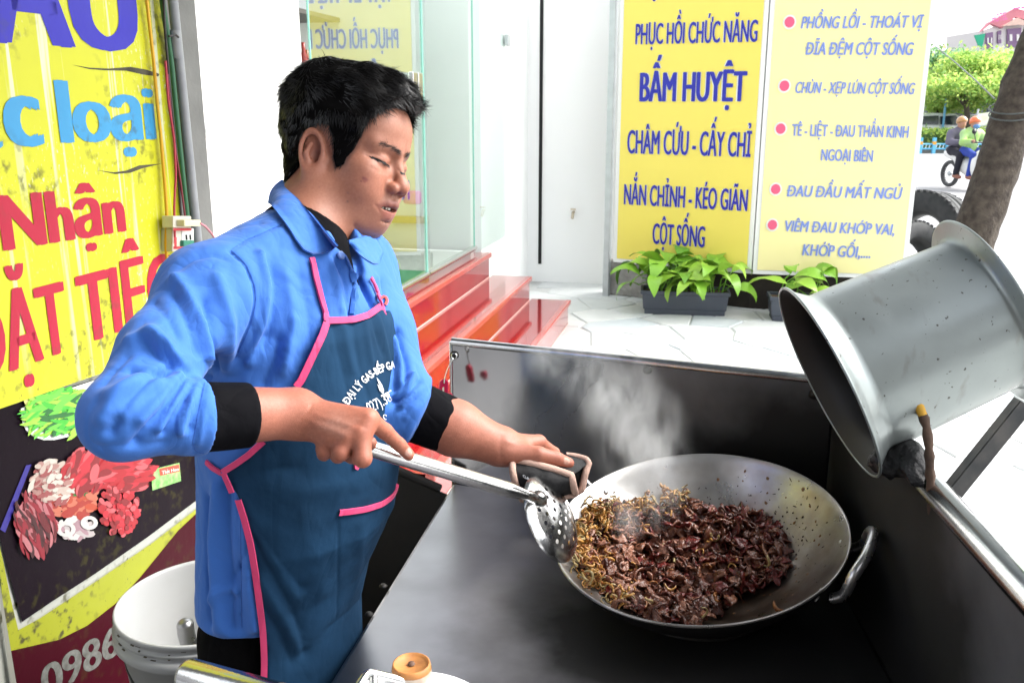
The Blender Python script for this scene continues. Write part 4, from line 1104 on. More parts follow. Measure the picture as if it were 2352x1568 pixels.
def rider(x0, label, jc, tc_, hc, arms_fwd, sc=1.0, mask=None):
    hip = np.array([x0, 0, .80]); ch_ = hip + np.array([.04, 0, .36]); hd = ch_ + np.array([.06, 0, .20])
    hand = [np.array([.40, s * .30, 1.02]) if arms_fwd else np.array([x0 + .32, s * .16, .98]) for s in (-1, 1)]
    elb = [np.array([x0 + .18, s * .30, .98]) if arms_fwd else np.array([x0 + .10, s * .27, .98]) for s in (-1, 1)]
    sho = [ch_ + np.array([0, s * .18, 0]) for s in (-1, 1)]
    knee = [np.array([x0 + .40, s * .17, .72]) for s in (-1, 1)]; ank = [np.array([x0 + .30, s * .16, .32]) for s in (-1, 1)]
    def f_body(P):
        d = smin(ell(P, hd, (.10, .08, .12)), rc(P, ch_ + np.array([.02, 0, .05]), hd, .055, .05), .03)
        d = smin(d, rc(P, hip, ch_, .11, .12), .03)
        for i in (0, 1):
            d = smin(d, chain(P, [sho[i], elb[i], hand[i]], [.05, .04, .035], .02), .03); d = smin(d, ell(P, hand[i], (.05, .04, .04)), .02)
            d = smin(d, chain(P, [hip + np.array([.05, (.1, -.1)[1 - i] if False else (-.1, .1)[i], 0]), knee[i], ank[i]], [.075, .055, .04], .02), .03)
        return d
    V, F = sdf_mesh(f_body, (-1.2, -.5, .15), (.8, .5, 1.75), .03)
    V = V @ BMn[:3, :3].T + BMn[:3, 3]
    me = np_mesh('person', V, F); o = link('person', me, mat('rider_skin_%d' % int(x0 * 100), (.42, .22, .15), .6)); tag(o, label, 'person')
    def f_j(P):
        d = smin(rc(P, hip + np.array([0, 0, .02]), ch_, .155, .15), rc(P, sho[0], sho[1], .09, .09), .06)
        for i in (0, 1): d = smin(d, chain(P, [sho[i], elb[i], elb[i] * .15 + hand[i] * .85], [.085, .07, .052], .03), .04)
        return d + f32(.008) * vnoise(P * 9, 3).astype(f32)
    sdfpart('jacket', f_j, (-1.2, -.6, .5), (.8, .6, 1.7), .026, jc, o)
    def f_t(P):
        d = rc(P, hip + np.array([0, -.08, 0]), hip + np.array([0, .08, 0]), .12, .12)
        for i in (0, 1): d = smin(d, chain(P, [hip + np.array([.03, (-.1, .1)[i], 0]), knee[i], ank[i]], [.095, .075, .06], .03), .04)
        return d
    sdfpart('trousers', f_t, (-1.2, -.5, .1), (.8, .5, 1.1), .026, tc_, o)
    def f_h(P): return smax(ell(P, hd + np.array([-.01, 0, .05]), (.125, .11, .115)), -(P[:, 2] - hd[2] - .015) - .35 * (P[:, 0] - hd[0]) * -1, .01)
    sdfpart('helmet', f_h, hd - .25, hd + .3, .02, hc, o)
    if mask is not None: sdfpart('face_mask', lambda P: ell(P, hd + np.array([.055, 0, -.045]), (.065, .075, .06)), hd - .2, hd + .2, .016, mask, o)
    for i in (0, 1): sdfpart('shoe', lambda P, i=i: rc(P, ank[i] + np.array([-.03, 0, -.05]), ank[i] + np.array([.14, 0, -.07]), .05, .04), ank[i] - .2, ank[i] + .3, .02, mat('rider_shoe_%d%d' % (int(x0 * 100), i), (.30, .12, .08), .6), o)
rider(-.10, 'rider in lime green jacket, orange helmet and blue mask steering the motorbike', mat('jacket_lime', (.30, .52, .08), .7, noise=(4, .5, (.45, .58, .50))), mat('jeans_blue', (.02, .05, .32), .8), mat('helmet_orange', (.70, .16, .05), .3, coat=.5), True, mask=mat('mask_blue', (.10, .22, .45), .7))
rider(-.52, 'passenger in grey coat and tan helmet behind the lime green rider', mat('coat_grey', (.14, .13, .18), .8), mat('trousers_dark', (.02, .02, .03), .9), mat('helmet_tan', (.45, .24, .10), .35, coat=.4), False)

# ================================================================== the stove
def steel(name, col=(.56, .56, .57), rough=.24, metal=1.0, soot_and_reflection=None, brush=(1, 1, 1), bs=60, dirt=.35, scr=True, fine=.08, film=None, speck=False, rv=.3):
    m = bpy.data.materials.new(name); m.use_nodes = True; nt = m.node_tree; b = nt.nodes['Principled BSDF']
    b.inputs['Metallic'].default_value = metal
    tc = nt.nodes.new('ShaderNodeTexCoord')
    def noise(scale, vec=None, det=5):
        n = nt.nodes.new('ShaderNodeTexNoise'); n.inputs['Scale'].default_value = scale; n.inputs['Detail'].default_value = det
        mp = nt.nodes.new('ShaderNodeMapping')
        if vec is not None: mp.inputs['Scale'].default_value = vec
        mp.inputs['Rotation'].default_value = (0, 0, UA)
        nt.links.new(tc.outputs['Object'], mp.inputs['Vector']); nt.links.new(mp.outputs[0], n.inputs['Vector']); return n.outputs['Fac']
    def rng(x, lo, hi, a=0., c=1.):
        r = nt.nodes.new('ShaderNodeMapRange'); r.inputs[1].default_value = lo; r.inputs[2].default_value = hi; r.inputs[3].default_value = a; r.inputs[4].default_value = c
        nt.links.new(x, r.inputs[0]); return r.outputs[0]
    def mix(fac, a, bc):
        x = nt.nodes.new('ShaderNodeMix'); x.data_type = 'RGBA'; nt.links.new(fac, x.inputs['Factor'])
        if isinstance(a, tuple): x.inputs['A'].default_value = (*a, 1)
        else: nt.links.new(a, x.inputs['A'])
        x.inputs['B'].default_value = (*bc, 1); return x.outputs['Result']
    cur = mix(rng(noise(9), .4, .7, 0, dirt), col, tuple(c * .55 for c in col))
    rg = rng(noise(bs, brush, 4), .25, .75, rough * (1 - rv), rough * (1 + rv))
    if soot_and_reflection is not None:                       # (centre x, y, z, r0, r1): burnt film round the fire plus painted dark reflection
        sp = nt.nodes.new('ShaderNodeVectorMath'); sp.operation = 'DISTANCE'; sp.inputs[1].default_value = soot_and_reflection[:3]
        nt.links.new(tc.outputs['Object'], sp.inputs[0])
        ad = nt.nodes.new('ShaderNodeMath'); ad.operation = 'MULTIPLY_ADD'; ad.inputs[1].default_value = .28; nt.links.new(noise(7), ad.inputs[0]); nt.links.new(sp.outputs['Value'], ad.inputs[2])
        f = rng(ad.outputs[0], soot_and_reflection[3] + .14, soot_and_reflection[4] + .14, 1, 0)
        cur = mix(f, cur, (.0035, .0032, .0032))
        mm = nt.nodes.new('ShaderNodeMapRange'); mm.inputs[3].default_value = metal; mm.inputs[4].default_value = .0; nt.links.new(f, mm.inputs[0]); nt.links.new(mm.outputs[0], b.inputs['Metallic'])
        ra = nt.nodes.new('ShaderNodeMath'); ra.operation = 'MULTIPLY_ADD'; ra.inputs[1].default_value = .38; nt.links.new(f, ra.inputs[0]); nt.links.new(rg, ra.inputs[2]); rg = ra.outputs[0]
    if film is not None:                       # (centre, r0, r1): browned oily film
        sp = nt.nodes.new('ShaderNodeVectorMath'); sp.operation = 'DISTANCE'; sp.inputs[1].default_value = film[:3]; nt.links.new(tc.outputs['Object'], sp.inputs[0])
        ad = nt.nodes.new('ShaderNodeMath'); ad.operation = 'MULTIPLY_ADD'; ad.inputs[1].default_value = .22; nt.links.new(noise(22, None, 8), ad.inputs[0]); nt.links.new(sp.outputs['Value'], ad.inputs[2])
        cur = mix(rng(ad.outputs[0], film[3] + .11, film[4] + .11, .85, 0), cur, (.11, .062, .028))
    if speck:
        cur = mix(rng(noise(130, None, 2), .70, .74, 0, .8), cur, (.04, .03, .025))
        cur = mix(rng(noise(14, (3, 1, 1), 8), .60, .72, 0, .35), cur, (.12, .09, .06))
    nt.links.new(cur, b.inputs['Base Color']); nt.links.new(rg, b.inputs['Roughness'])
    bp = nt.nodes.new('ShaderNodeBump'); bp.inputs['Strength'].default_value = fine; bp.inputs['Distance'].default_value = .002
    nt.links.new(noise(bs * 5, brush, 3), bp.inputs['Height']); 
    b2 = nt.nodes.new('ShaderNodeBump'); b2.inputs['Strength'].default_value = .10; b2.inputs['Distance'].default_value = .03
    nt.links.new(noise(2.2, None, 2), b2.inputs['Height']); nt.links.new(bp.outputs[0], b2.inputs['Normal']); nt.links.new(b2.outputs[0], b.inputs['Normal'])
    return m
WC = np.array([.312, 1.396, .940]); WN = Vector((-.144, -.139, .980)).normalized(); WR = .24
SZ = .80
topm = steel('stove_top_steel', (.27, .26, .275), .30, soot_and_reflection=(WC[0] + .10, WC[1] - .16, SZ, .32, .56), brush=(1, 1, 1), bs=9, fine=.02, rv=.12)  # soot round the wok, widened to paint in the dark reflection
backm = steel('stove_back_steel', (.36, .35, .355), .12, fine=.03, soot_and_reflection=(.50, 1.62, .86, .16, .62), brush=(1, 1, 1), bs=10, rv=.12)
sidem = steel('stove_side_steel', (.30, .30, .31), .26, soot_and_reflection=(.56, 1.30, .86, .30, .75), brush=(1, 1, 1), bs=10, rv=.15, fine=.03)
ironm = mat('black_iron', (.007, .0065, .006), .6, .2, noise=(20, .5, (.018, .013, .010)))
stove = empty('stove', (.1, 1.2, 0), 'stainless steel street stove with tall splash panels around the wok', 'stove')
BL = np.array([-.134, 1.915, 0]); BR = np.array([.605, 1.615, 0]); FR = np.array([.507, .62, 0]); FL = np.array([-.372, .62, 0])
m = MB(); P = [FL, FR + np.array([.01, 0, 0]), BR, BL]
m.add([p + Z_ * (SZ - .03) for p in P] + [p + Z_ * SZ for p in P], [(3, 2, 1, 0), (4, 5, 6, 7), (0, 1, 5, 4), (1, 2, 6, 5), (2, 3, 7, 6), (3, 0, 4, 7)])
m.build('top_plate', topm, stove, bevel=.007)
def vpanel(name, a, b, z0, z1, th, mt, inner):
    d = b - a; d = d / np.linalg.norm(d); n = np.array([d[1], -d[0], 0]); n = n if n @ (inner - a) > 0 else -n
    m = MB(); P = [a, b, b - n * th, a - n * th]
    m.add([p + Z_ * z0 for p in P] + [p + Z_ * z1 for p in P], [(3, 2, 1, 0), (4, 5, 6, 7), (0, 1, 5, 4), (1, 2, 6, 5), (2, 3, 7, 6), (3, 0, 4, 7)])
    return m.build(name, mt, stove, bevel=.004), n
inn = np.array([.2, 1.2, 0])
BLo = BL + (BL - BR) / np.linalg.norm(BL - BR) * .0
bp_, nb = vpanel('back_panel', BLo, BR, SZ - .15, 1.128, .014, backm, inn)
sp_, ns_ = vpanel('side_panel', BR + np.array([.002, .012, 0]), FR + np.array([.012, 0, 0]), SZ - .15, 1.120, .014, sidem, inn)
rimm = steel('stove_rim_steel', (.62, .62, .62), .20, dirt=.15)
m = MB(); m.tube([BLo + Z_ * 1.129 - nb * .008, BR + Z_ * 1.129 - nb * .008], .010, 10); m.build('rolled_rim', rimm, stove)
m = MB(); m.tube([BR + Z_ * 1.121 - ns_ * .010 + np.array([0, -.02, 0]), FR + Z_ * 1.121 - ns_ * .010 + np.array([.012, 0, 0])], .019, 14); m.build('rolled_rim', rimm, stove)
m = MB(); m.tube([BLo + Z_ * (SZ - .1) - nb * .006, BLo + Z_ * 1.13 - nb * .006], .0065, 8); m.build('corner_seam', rimm, stove)
# screws
def bolt(p, n, r, mt, parent, name='screw'):
    m = MB(); m.lathe([(0, r * .7), (r * .6, r * .65), (r, r * .25), (r, 0)], 12, Matrix.Translation(p) @ Vector(n).to_track_quat('Z', 'Y').to_matrix().to_4x4()); return m.build(name, mt, parent)
for x, y in ((1043, 816), (1487, 849), (1870, 905)):
    bolt(atpl(x, y, BLo + nb * .001, nb), nb, .0095, ironm, stove)
for x, y in ((848, 1411), (880, 1346)):
    bolt(atz(x, y, SZ + .0), Z_, .007, ironm, stove)
# body below the top
bodym = mat('stove_body_dark', (.006, .006, .0065), .6, .2, noise=(5, .5))
m = MB(); i = .03; P = [FL + np.array([i + .02, i, 0]), FR + np.array([-i, i, 0]), BR + np.array([-i, -i, 0]), BL + np.array([i + .02, -i, 0])]
m.add([p + Z_ * .28 for p in P] + [p + Z_ * (SZ - .032) for p in P], [(3, 2, 1, 0), (0, 1, 5, 4), (1, 2, 6, 5), (2, 3, 7, 6), (3, 0, 4, 7)])
m.build('cabinet', bodym, stove)
for p in P:
    m = MB(); m.box(p + Z_ * .16 + (np.array([.1, 1.2, 0]) - p) * .08, (.035, .035, .32)); m.build('leg', ironm, stove)
# side frame behind the cook
m = MB()
A = at(905, 1076, 2.02); B = at(1012, 1122, 2.0); m.tube([A, B], .011, 4)
Q = [A + (A - B) * 1.2, B + (B - A) * .15]; m.add([Q[0] - Z_ * .008, Q[1] - Z_ * .008, Q[1] - Z_ * .5, Q[0] - Z_ * .5, Q[0] - Z_ * .008 + FW * .01, Q[1] - Z_ * .008 + FW * .01, Q[1] - Z_ * .5 + FW * .01, Q[0] - Z_ * .5 + FW * .01], [(0, 1, 2, 3), (7, 6, 5, 4), (0, 4, 5, 1), (1, 5, 6, 2), (2, 6, 7, 3), (3, 7, 4, 0)])
m.build('side_frame', ironm, stove)
# burner ring under the wok
bz = WC - np.array(WN) * .05
m = MB(); m.lathe([(.08, .001), (.12, .001), (.125, .004), (.12, .008), (.10, .008), (.09, .005)], 36, Matrix.Translation((WC[0], WC[1], SZ))); 
m.build('burner_ring', ironm, stove)

# ---- wok
wokm = steel('wok_aluminium', (.50, .49, .475), .34, metal=.92, brush=(1, 1, 1), bs=18, dirt=.35, film=(WC[0] + .06, WC[1] - .03, WC[2] - .09, .07, .29))
wokout = mat('wok_soot', (.004, .0036, .0034), .75, 0, spec=.2, noise=(14, .6, (.012, .010, .009)), bump=(50, .5, .003))
wok = empty('wok', WC - np.array(WN) * .13, 'large round aluminium wok tilted on the burner', 'wok')
WQ = WN.to_track_quat('Z', 'Y').to_matrix()
WX = Vector((1, -.05, 0)); WX = (WX - WN * WX.dot(WN)).normalized(); WY = WN.cross(WX)
WM = Matrix.Translation(WC) @ Matrix((WX, WY, WN)).transposed().to_4x4()
WMn = np.array(WM)
def wk(p): return WMn[:3, :3] @ np.asarray(p, float) + WMn[:3, 3]
DEP = .135; RS = (WR ** 2 + DEP ** 2) / (2 * DEP)
def bowl(r): return RS - DEP - math.sqrt(max(RS * RS - r * r, 0)) 
prof_in = [(r, bowl(r)) for r in np.linspace(0.0005, WR, 26)]
m = MB(); m.lathe(prof_in + [(WR + .0025, .0015), (WR + .004, .0), (WR + .0035, -.003)], 96, WM); m.build('bowl', wokm, wok)
m = MB(); m.lathe([(WR + .0033, -.0031)] + [(r + .003, bowl(r) - .004) for r in np.linspace(WR, .0005, 20)], 96, WM); m.build('sooty_underside', wokout, wok)
hm_ = steel('wok_handle_steel', (.60, .59, .57), .30, metal=.95)
def loop_handle(ang, span, out, lift, rr):
    c, s = math.cos(ang), math.sin(ang)
    def pt(o, t, z): return wk(((WR + o) * c - t * s, (WR + o) * s + t * c, z))
    L = [pt(-.006, -span, -.03), pt(.012, -span, -.022), pt(out * .7, -span * .92, lift * .6), pt(out, -span * .45, lift), pt(out, span * .45, lift), pt(out * .7, span * .92, lift * .6), pt(.012, span, -.022), pt(-.006, span, -.03)]
    m = MB(); m.tube(smoothline(L, 36, 3), rr, 10); h = m.build('handle', hm_, wok)
    for t in (-span, span):
        for z in (-.022, -.038):
            q = pt(-.012 - abs(z) * .4, t * .98, z); bolt(q, np.array(WC) + np.array([0, 0, .05]) - q, .0055, ironm if False else hm_, wok, 'rivet')
loop_handle(math.atan2(.135, -.20), .060, .052, .018, .0075)
loop_handle(math.atan2(-.115, .215), .066, .036, .030, .0085)

# ---- food: thin browned meat slices and fried shallot
meats = [mat('meat_%d' % i, c, .22, spec=.55, noise=(75, .8, c2), bump=(220, .9, .003)) for i, (c, c2) in enumerate((((.19, .064, .034), (.045, .014, .009)), ((.28, .115, .066), (.10, .034, .018)), ((.12, .032, .018), (.032, .009, .006)), ((.40, .20, .135), (.17, .06, .035)), ((.18, .026, .020), (.055, .009, .008))))]
shal = [mat('shallot_%d' % i, c, .35, spec=.5, noise=(80, .5, c2)) for i, (c, c2) in enumerate((((.50, .26, .06), (.24, .09, .02)), ((.40, .30, .13), (.22, .14, .05)), ((.30, .11, .025), (.12, .04, .012))))]
def slice_mesh(k):
    r = np.random.default_rng(100 + k); nu, nv = 8, 5
    U_, V_ = np.meshgrid(np.linspace(-1, 1, nu), np.linspace(-1, 1, nv), indexing='ij')
    edge = 1 + .25 * np.sin(3 * U_ + k) ; X = U_ * r.uniform(.012, .019); Y = V_ * r.uniform(.006, .010) * np.sqrt(np.clip(1.08 - U_ ** 2, .08, 1)) * edge
    cu = r.uniform(8, 38); Zz = cu * X ** 2 * r.choice((-1, 1)) + r.uniform(5, 40) * Y ** 2 + .0020 * np.sin(5 * U_ + k) * np.cos(3 * V_ + 2 * k) + r.normal(0, .0007, U_.shape)
    V = np.stack([X, Y, Zz], -1).reshape(-1, 3); th = .0030
    Vb = V - np.array([0, 0, th]); n = len(V)
    F = [(i * nv + j, (i + 1) * nv + j, (i + 1) * nv + j + 1, i * nv + j + 1) for i in range(nu - 1) for j in range(nv - 1)]
    F = F + [tuple(q + n for q in f[::-1]) for f in F]
    bd = [i * nv for i in range(nu)] + [(nu - 1) * nv + j for j in range(1, nv)] + [i * nv + nv - 1 for i in range(nu - 2, -1, -1)] + [j for j in range(nv - 2, 0, -1)]
    F += [(bd[q], bd[q - 1], bd[q - 1] + n, bd[q] + n) for q in range(len(bd))]
    return np.concatenate([V, Vb]), np.array(F)
def ring_mesh(k):
    r = np.random.default_rng(200 + k); n, q = 16, 4; a1 = r.uniform(1.6, 5.0); R = r.uniform(.006, .010)
    V = []; F = []
    for i in range(n):
        a = a1 * i / (n - 1); c = np.array([R * math.cos(a) * r.uniform(.95, 1.05), R * .8 * math.sin(a), .002 * math.sin(2 * a + k)])
        for j in range(q):
            b = 2 * math.pi * j / q; V.append(c + np.array([math.cos(a) * math.cos(b) * .0013, math.sin(a) * math.cos(b) * .0013, math.sin(b) * .0023]))
    for i in range(n - 1):
        for j in range(q): F.append((i * q + j, i * q + (j + 1) % q, (i + 1) * q + (j + 1) % q, (i + 1) * q + j))
    return np.array(V), np.array(F)
SL = [slice_mesh(k) for k in range(10)]; RG = [ring_mesh(k) for k in range(6)]
FOOD = [(1325, 1215), (1345, 1175), (1385, 1150), (1440, 1170), (1500, 1168), (1560, 1142), (1640, 1165), (1720, 1168), (1790, 1205), (1808, 1262), (1795, 1330), (1700, 1352), (1660, 1400), (1590, 1428), (1500, 1415), (1400, 1372), (1345, 1310)]
def inpoly(x, y, poly):
    c = False
    for i in range(len(poly)):
        x1, y1 = poly[i]; x2, y2 = poly[i - 1]
        if (y1 > y) != (y2 > y) and x < (x2 - x1) * (y - y1) / (y2 - y1) + x1: c = not c
    return c
WI = np.linalg.inv(WMn)
def on_bowl(px, py, h=0.0):
    """point where the view meets the inside of the bowl raised by h, in wok coordinates"""
    r = ray(px, py); o = WI[:3, :3] @ CAM + WI[:3, 3]; d = WI[:3, :3] @ r
    c = np.array([0, 0, RS - DEP]); R2 = (RS - h) ** 2
    oc = o - c; A_ = d @ d; B_ = oc @ d; C2 = oc @ oc - R2; D_ = B_ * B_ - A_ * C2
    if D_ < 0: return None
    t = (-B_ + math.sqrt(D_)) / A_
    return o + d * t
food = empty('meat_stir_fry', wk((-.02, -.02, -.12)), 'heap of browned sliced meat with fried shallots in the wok', 'food')
FI = Matrix.Translation(food.location).inverted()
def rand_rot(r, flat=.6):
    return (r.normal(0, flat), r.normal(0, flat), r.uniform(0, 6.28))
rf = np.random.default_rng(77)
SLM = []
for V, F in SL:
    me = np_mesh('meat_slice', V, F); me.materials.append(meats[0]); SLM.append(me)
RGM = []
for V, F in RG:
    me = np_mesh('shallot_ring', V, F); me.materials.append(shal[0]); RGM.append(me)
def left_w(x, y): return math.exp(-((x - 1360) / 70) ** 2)
mass = [MB() for _ in meats]; massr = [MB() for _ in shal]
def euler_np(e): return np.array(Matrix.LocRotScale(None, __import__('mathutils').Euler(e), None).to_3x3())
def put_food(n, hlo, hhi, single, smin_, smax_):
    k = 0
    while k < n:
        x, y = rf.uniform(1310, 1815), rf.uniform(1125, 1435)
        if not inpoly(x, y, FOOD): continue
        k += 1
        cx, cy = (x - 1560) / 260, (y - 1290) / 150
        mound = max(0, 1 - .8 * (cx * cx + cy * cy))
        h = rf.uniform(hlo, hhi) * (.35 + .65 * mound)
        p = on_bowl(x, y, h)
        if p is None: continue
        w = wk(p)
        s = rf.uniform(smin_, smax_)
        lw = left_w(x, y)
        mi = rf.choice(5, p=(.34, .10, .36, .02, .18)) if x > 1590 + rf.normal(0, 50) else rf.choice(5, p=(.32, .24, .20, .08, .16)) if x > 1460 else rf.choice(5, p=(.22, .36, .05, .32, .05))
        if lw > .5 and rf.random() < .45:
            if single:
                o = bpy.data.objects.new('shallot_ring', RGM[rf.integers(6)]); mt = shal[rf.integers(3)]
            else:
                V, F = RG[rf.integers(6)]; massr[rf.integers(3)].add((V * s) @ euler_np(rand_rot(rf)).T + w, F, True); continue
        else:
            if single:
                o = bpy.data.objects.new('meat_slice', SLM[rf.integers(10)]); mt = meats[mi]
            else:
                V, F = SL[rf.integers(10)]; mass[mi].add((V * s) @ euler_np(rand_rot(rf)).T + w, F, True); continue
        COL.objects.link(o); o.parent = food; o.matrix_parent_inverse = FI
        o.material_slots[0].link = 'OBJECT'; o.material_slots[0].material = mt
        o.location = w; o.rotation_euler = rand_rot(rf); o.scale = (s, s, s)
put_food(1150, .002, .026, False, .70, 1.05)
put_food(292, .016, .036, True, .8, 1.22)
# fried shallot along the near left edge and loose shreds
def shreds(n, poly_c, rx, ry, h0, h1, single):
    for _ in range(n):
        x, y = poly_c[0] + rf.normal(0, rx), poly_c[1] + rf.normal(0, ry)
        p = on_bowl(x, y, rf.uniform(h0, h1))
        if p is None or math.hypot(p[0], p[1]) > WR * .97: continue
        w = wk(p); V, F = RG[rf.integers(6)]
        massr[rf.choice(3, p=(.5, .25, .25))].add((V * rf.uniform(.7, 1.3)) @ euler_np(rand_rot(rf, .9)).T + w, F, True)
for c, rx, ry, n in (((1338, 1250), 12, 30, 120), ((1365, 1320), 16, 24, 120), ((1395, 1175), 24, 16, 130), ((1480, 1160), 30, 10, 50), ((1550, 1140), 16, 10, 40), ((1430, 1375), 30, 14, 60), ((1540, 1290), 130, 70, 45)):
    shreds(n, c, rx, ry, .002, .030 if rx < 100 else .045, False)
for x, y in ((1487, 1130), (1546, 1150), (1612, 1180), (1715, 1170), (1762, 1255), (1335, 1192), (1442, 1150), (1790, 1230), (1590, 1180)):
    p = on_bowl(x, y, .003)
    if p is not None:
        V, F = SL[rf.integers(10)]; mass[3].add((V * .7) @ euler_np(rand_rot(rf, .4)).T + wk(p), F, True)
for mm, mt in zip(mass, meats):
    if mm.v: o = mm.build('meat_bits', mt, food); o['kind'] = 'stuff'
for mm, mt in zip(massr, shal):
    if mm.v: o = mm.build('shallot_bits', mt, food); o['kind'] = 'stuff'
# sauce film and dried specks on the wall of the wok
sauce = mat('brown_sauce', (.085, .045, .020), .18, spec=.6, noise=(20, .5, (.03, .016, .010)))
m = MB(); N_ = 40; rim_ = []
for k in range(N_):
    a = 2 * math.pi * k / N_; r = .150 + .012 * math.sin(3 * a + 1) + .008 * math.sin(7 * a); rim_.append(r)
vs = [wk((.012, -.012, bowl(.02) + .014))]
for k in range(N_):
    a = 2 * math.pi * k / N_; r = rim_[k]; vs.append(wk((r * math.cos(a) + .012, r * math.sin(a) - .012, max(bowl(min(.2, math.hypot(r * math.cos(a) + .012, r * math.sin(a) - .012))) + .0008, bowl(.02) + .014))))
m.add(vs, [(0, 1 + k, 1 + (k + 1) % N_) for k in range(N_)], True); 
spk = MB(); spk2 = MB()
def speck(mb, x, y, s, el=1.0):
    p = on_bowl(x, y, .0006)
    if p is None or math.hypot(p[0], p[1]) > WR * .985: return
    c = np.array([0, 0, RS - DEP]); n = c - p; n /= np.linalg.norm(n); t = np.cross(n, (0, 0, 1.)); t /= np.linalg.norm(t) + 1e-9; b = np.cross(n, t); a0 = rf.uniform(0, 6.28)
    V = []
    for k in range(6):
        a = k * math.pi / 3; q = np.array([math.cos(a) * el, math.sin(a) / el]) * s * rf.uniform(.6, 1.2); q = np.array([q[0] * math.cos(a0) - q[1] * math.sin(a0), q[0] * math.sin(a0) + q[1] * math.cos(a0)])
        V.append(wk(p + t * q[0] + b * q[1]))
    V.append(wk(p + n * s * .35)); mb.add(V, [(k, (k + 1) % 6, 6) for k in range(6)], True)
for _ in range(170): speck(spk, rf.normal(1800, 80), rf.normal(1240, 75), rf.uniform(.0008, .0026), rf.choice((1, 1, 1.6, 2.2)))
for _ in range(70): speck(spk, rf.normal(1640, 90), rf.normal(1160, 22), rf.uniform(.0007, .0018), rf.choice((1, 2)))
for _ in range(40): speck(spk2, rf.normal(1790, 70), rf.normal(1250, 80), rf.uniform(.0016, .0042))
for _ in range(30): speck(spk2, rf.normal(1720, 60), rf.normal(1380, 18), rf.uniform(.001, .003))
o = spk.build('burnt_specks', mat('burnt', (.03, .014, .008), .6), wok); o['kind'] = 'stuff'
o = spk2.build('sauce_spots', mat('sauce_spot', (.16, .075, .028), .35), wok); o['kind'] = 'stuff'
# stir-fry residue film on the right inside wall
# ---- steam
def steam():
    L = [at(1450, 1200, 1.43), at(1480, 1140, 1.48), at(1480, 1060, 1.58), at(1455, 980, 1.65), at(1410, 910, 1.69), at(1340, 850, 1.72), at(1270, 815, 1.74)]
    rr = [.04, .07, .10, .11, .105, .09, .07]
    V, F = sdf_mesh(lambda P: chain(P, L, [r * 1.15 for r in rr], .05), np.min(L, 0) - .16, np.max(L, 0) + .16, .018)
    o = link('steam', np_mesh('steam', V, F))
    m = bpy.data.materials.new('steam_vapour'); m.use_nodes = True; nt = m.node_tree
    for n in list(nt.nodes):
        if n.type != 'OUTPUT_MATERIAL': nt.nodes.remove(n)
    out = [n for n in nt.nodes if n.type == 'OUTPUT_MATERIAL'][0]
    pv = nt.nodes.new('ShaderNodeVolumePrincipled'); pv.inputs['Color'].default_value = (.93, .95, .96, 1); pv.inputs['Anisotropy'].default_value = .1
    tc = nt.nodes.new('ShaderNodeTexCoord'); nz = nt.nodes.new('ShaderNodeTexNoise'); nz.inputs['Scale'].default_value = 11; nz.inputs['Detail'].default_value = 3; nz.inputs['Distortion'].default_value = 1.2; nz.inputs['Roughness'].default_value = .55
    mp = nt.nodes.new('ShaderNodeMapping'); mp.inputs['Scale'].default_value = (1.3, 1.3, .7)
    nt.links.new(tc.outputs['Object'], mp.inputs['Vector']); nt.links.new(mp.outputs[0], nz.inputs['Vector'])
    mr = nt.nodes.new('ShaderNodeMapRange'); mr.inputs[1].default_value = .44; mr.inputs[2].default_value = .74; mr.inputs[3].default_value = 0; mr.inputs[4].default_value = 1
    nt.links.new(nz.outputs['Fac'], mr.inputs[0])
    acc = None
    for p, r in zip(L, rr):                       # thins out away from the middle of the plume
        d = nt.nodes.new('ShaderNodeVectorMath'); d.operation = 'DISTANCE'; d.inputs[1].default_value = tuple(p); nt.links.new(tc.outputs['Object'], d.inputs[0])
        f = nt.nodes.new('ShaderNodeMapRange'); f.interpolation_type = 'SMOOTHSTEP'; f.inputs[1].default_value = .0; f.inputs[2].default_value = r * 1.05; f.inputs[3].default_value = 1; f.inputs[4].default_value = 0
        nt.links.new(d.outputs['Value'], f.inputs[0])
        if acc is None: acc = f.outputs[0]
        else:
            mx = nt.nodes.new('ShaderNodeMath'); mx.operation = 'MAXIMUM'; nt.links.new(acc, mx.inputs[0]); nt.links.new(f.outputs[0], mx.inputs[1]); acc = mx.outputs[0]
    ml = nt.nodes.new('ShaderNodeMath'); ml.operation = 'MULTIPLY'; nt.links.new(acc, ml.inputs[0]); nt.links.new(mr.outputs[0], ml.inputs[1])
    m2 = nt.nodes.new('ShaderNodeMath'); m2.operation = 'MULTIPLY'; m2.inputs[1].default_value = 15; nt.links.new(ml.outputs[0], m2.inputs[0])
    nt.links.new(m2.outputs[0], pv.inputs['Density']); nt.links.new(pv.outputs[0], out.inputs['Volume'])
    o.data.materials.append(m); tag(o, 'thin white steam rising from the wok', 'steam', kind='stuff')
steam()

# ---- skimmer ladle
ladm = steel('skimmer_steel', (.68, .68, .67), .20, dirt=.15)
lad = empty('skimmer', at(1210, 1125, 1.30), 'long steel skimmer with a perforated round scoop in the right hand', 'ladle')
h0 = at(742, 992, 1.128); h1 = at(860, 1032, 1.152); h2 = at(1208, 1136, 1.275)
m = MB(); L = [h0, h1, h1 + (h2 - h1) * .5, h2 - (h2 - h1) * .06, h2]; m.tube(resample(L, 24), [.0108] * 22 + [.009, .0075], 16); m.build('handle', ladm, lad)
sc_c = at(1268, 1188, 1.345)
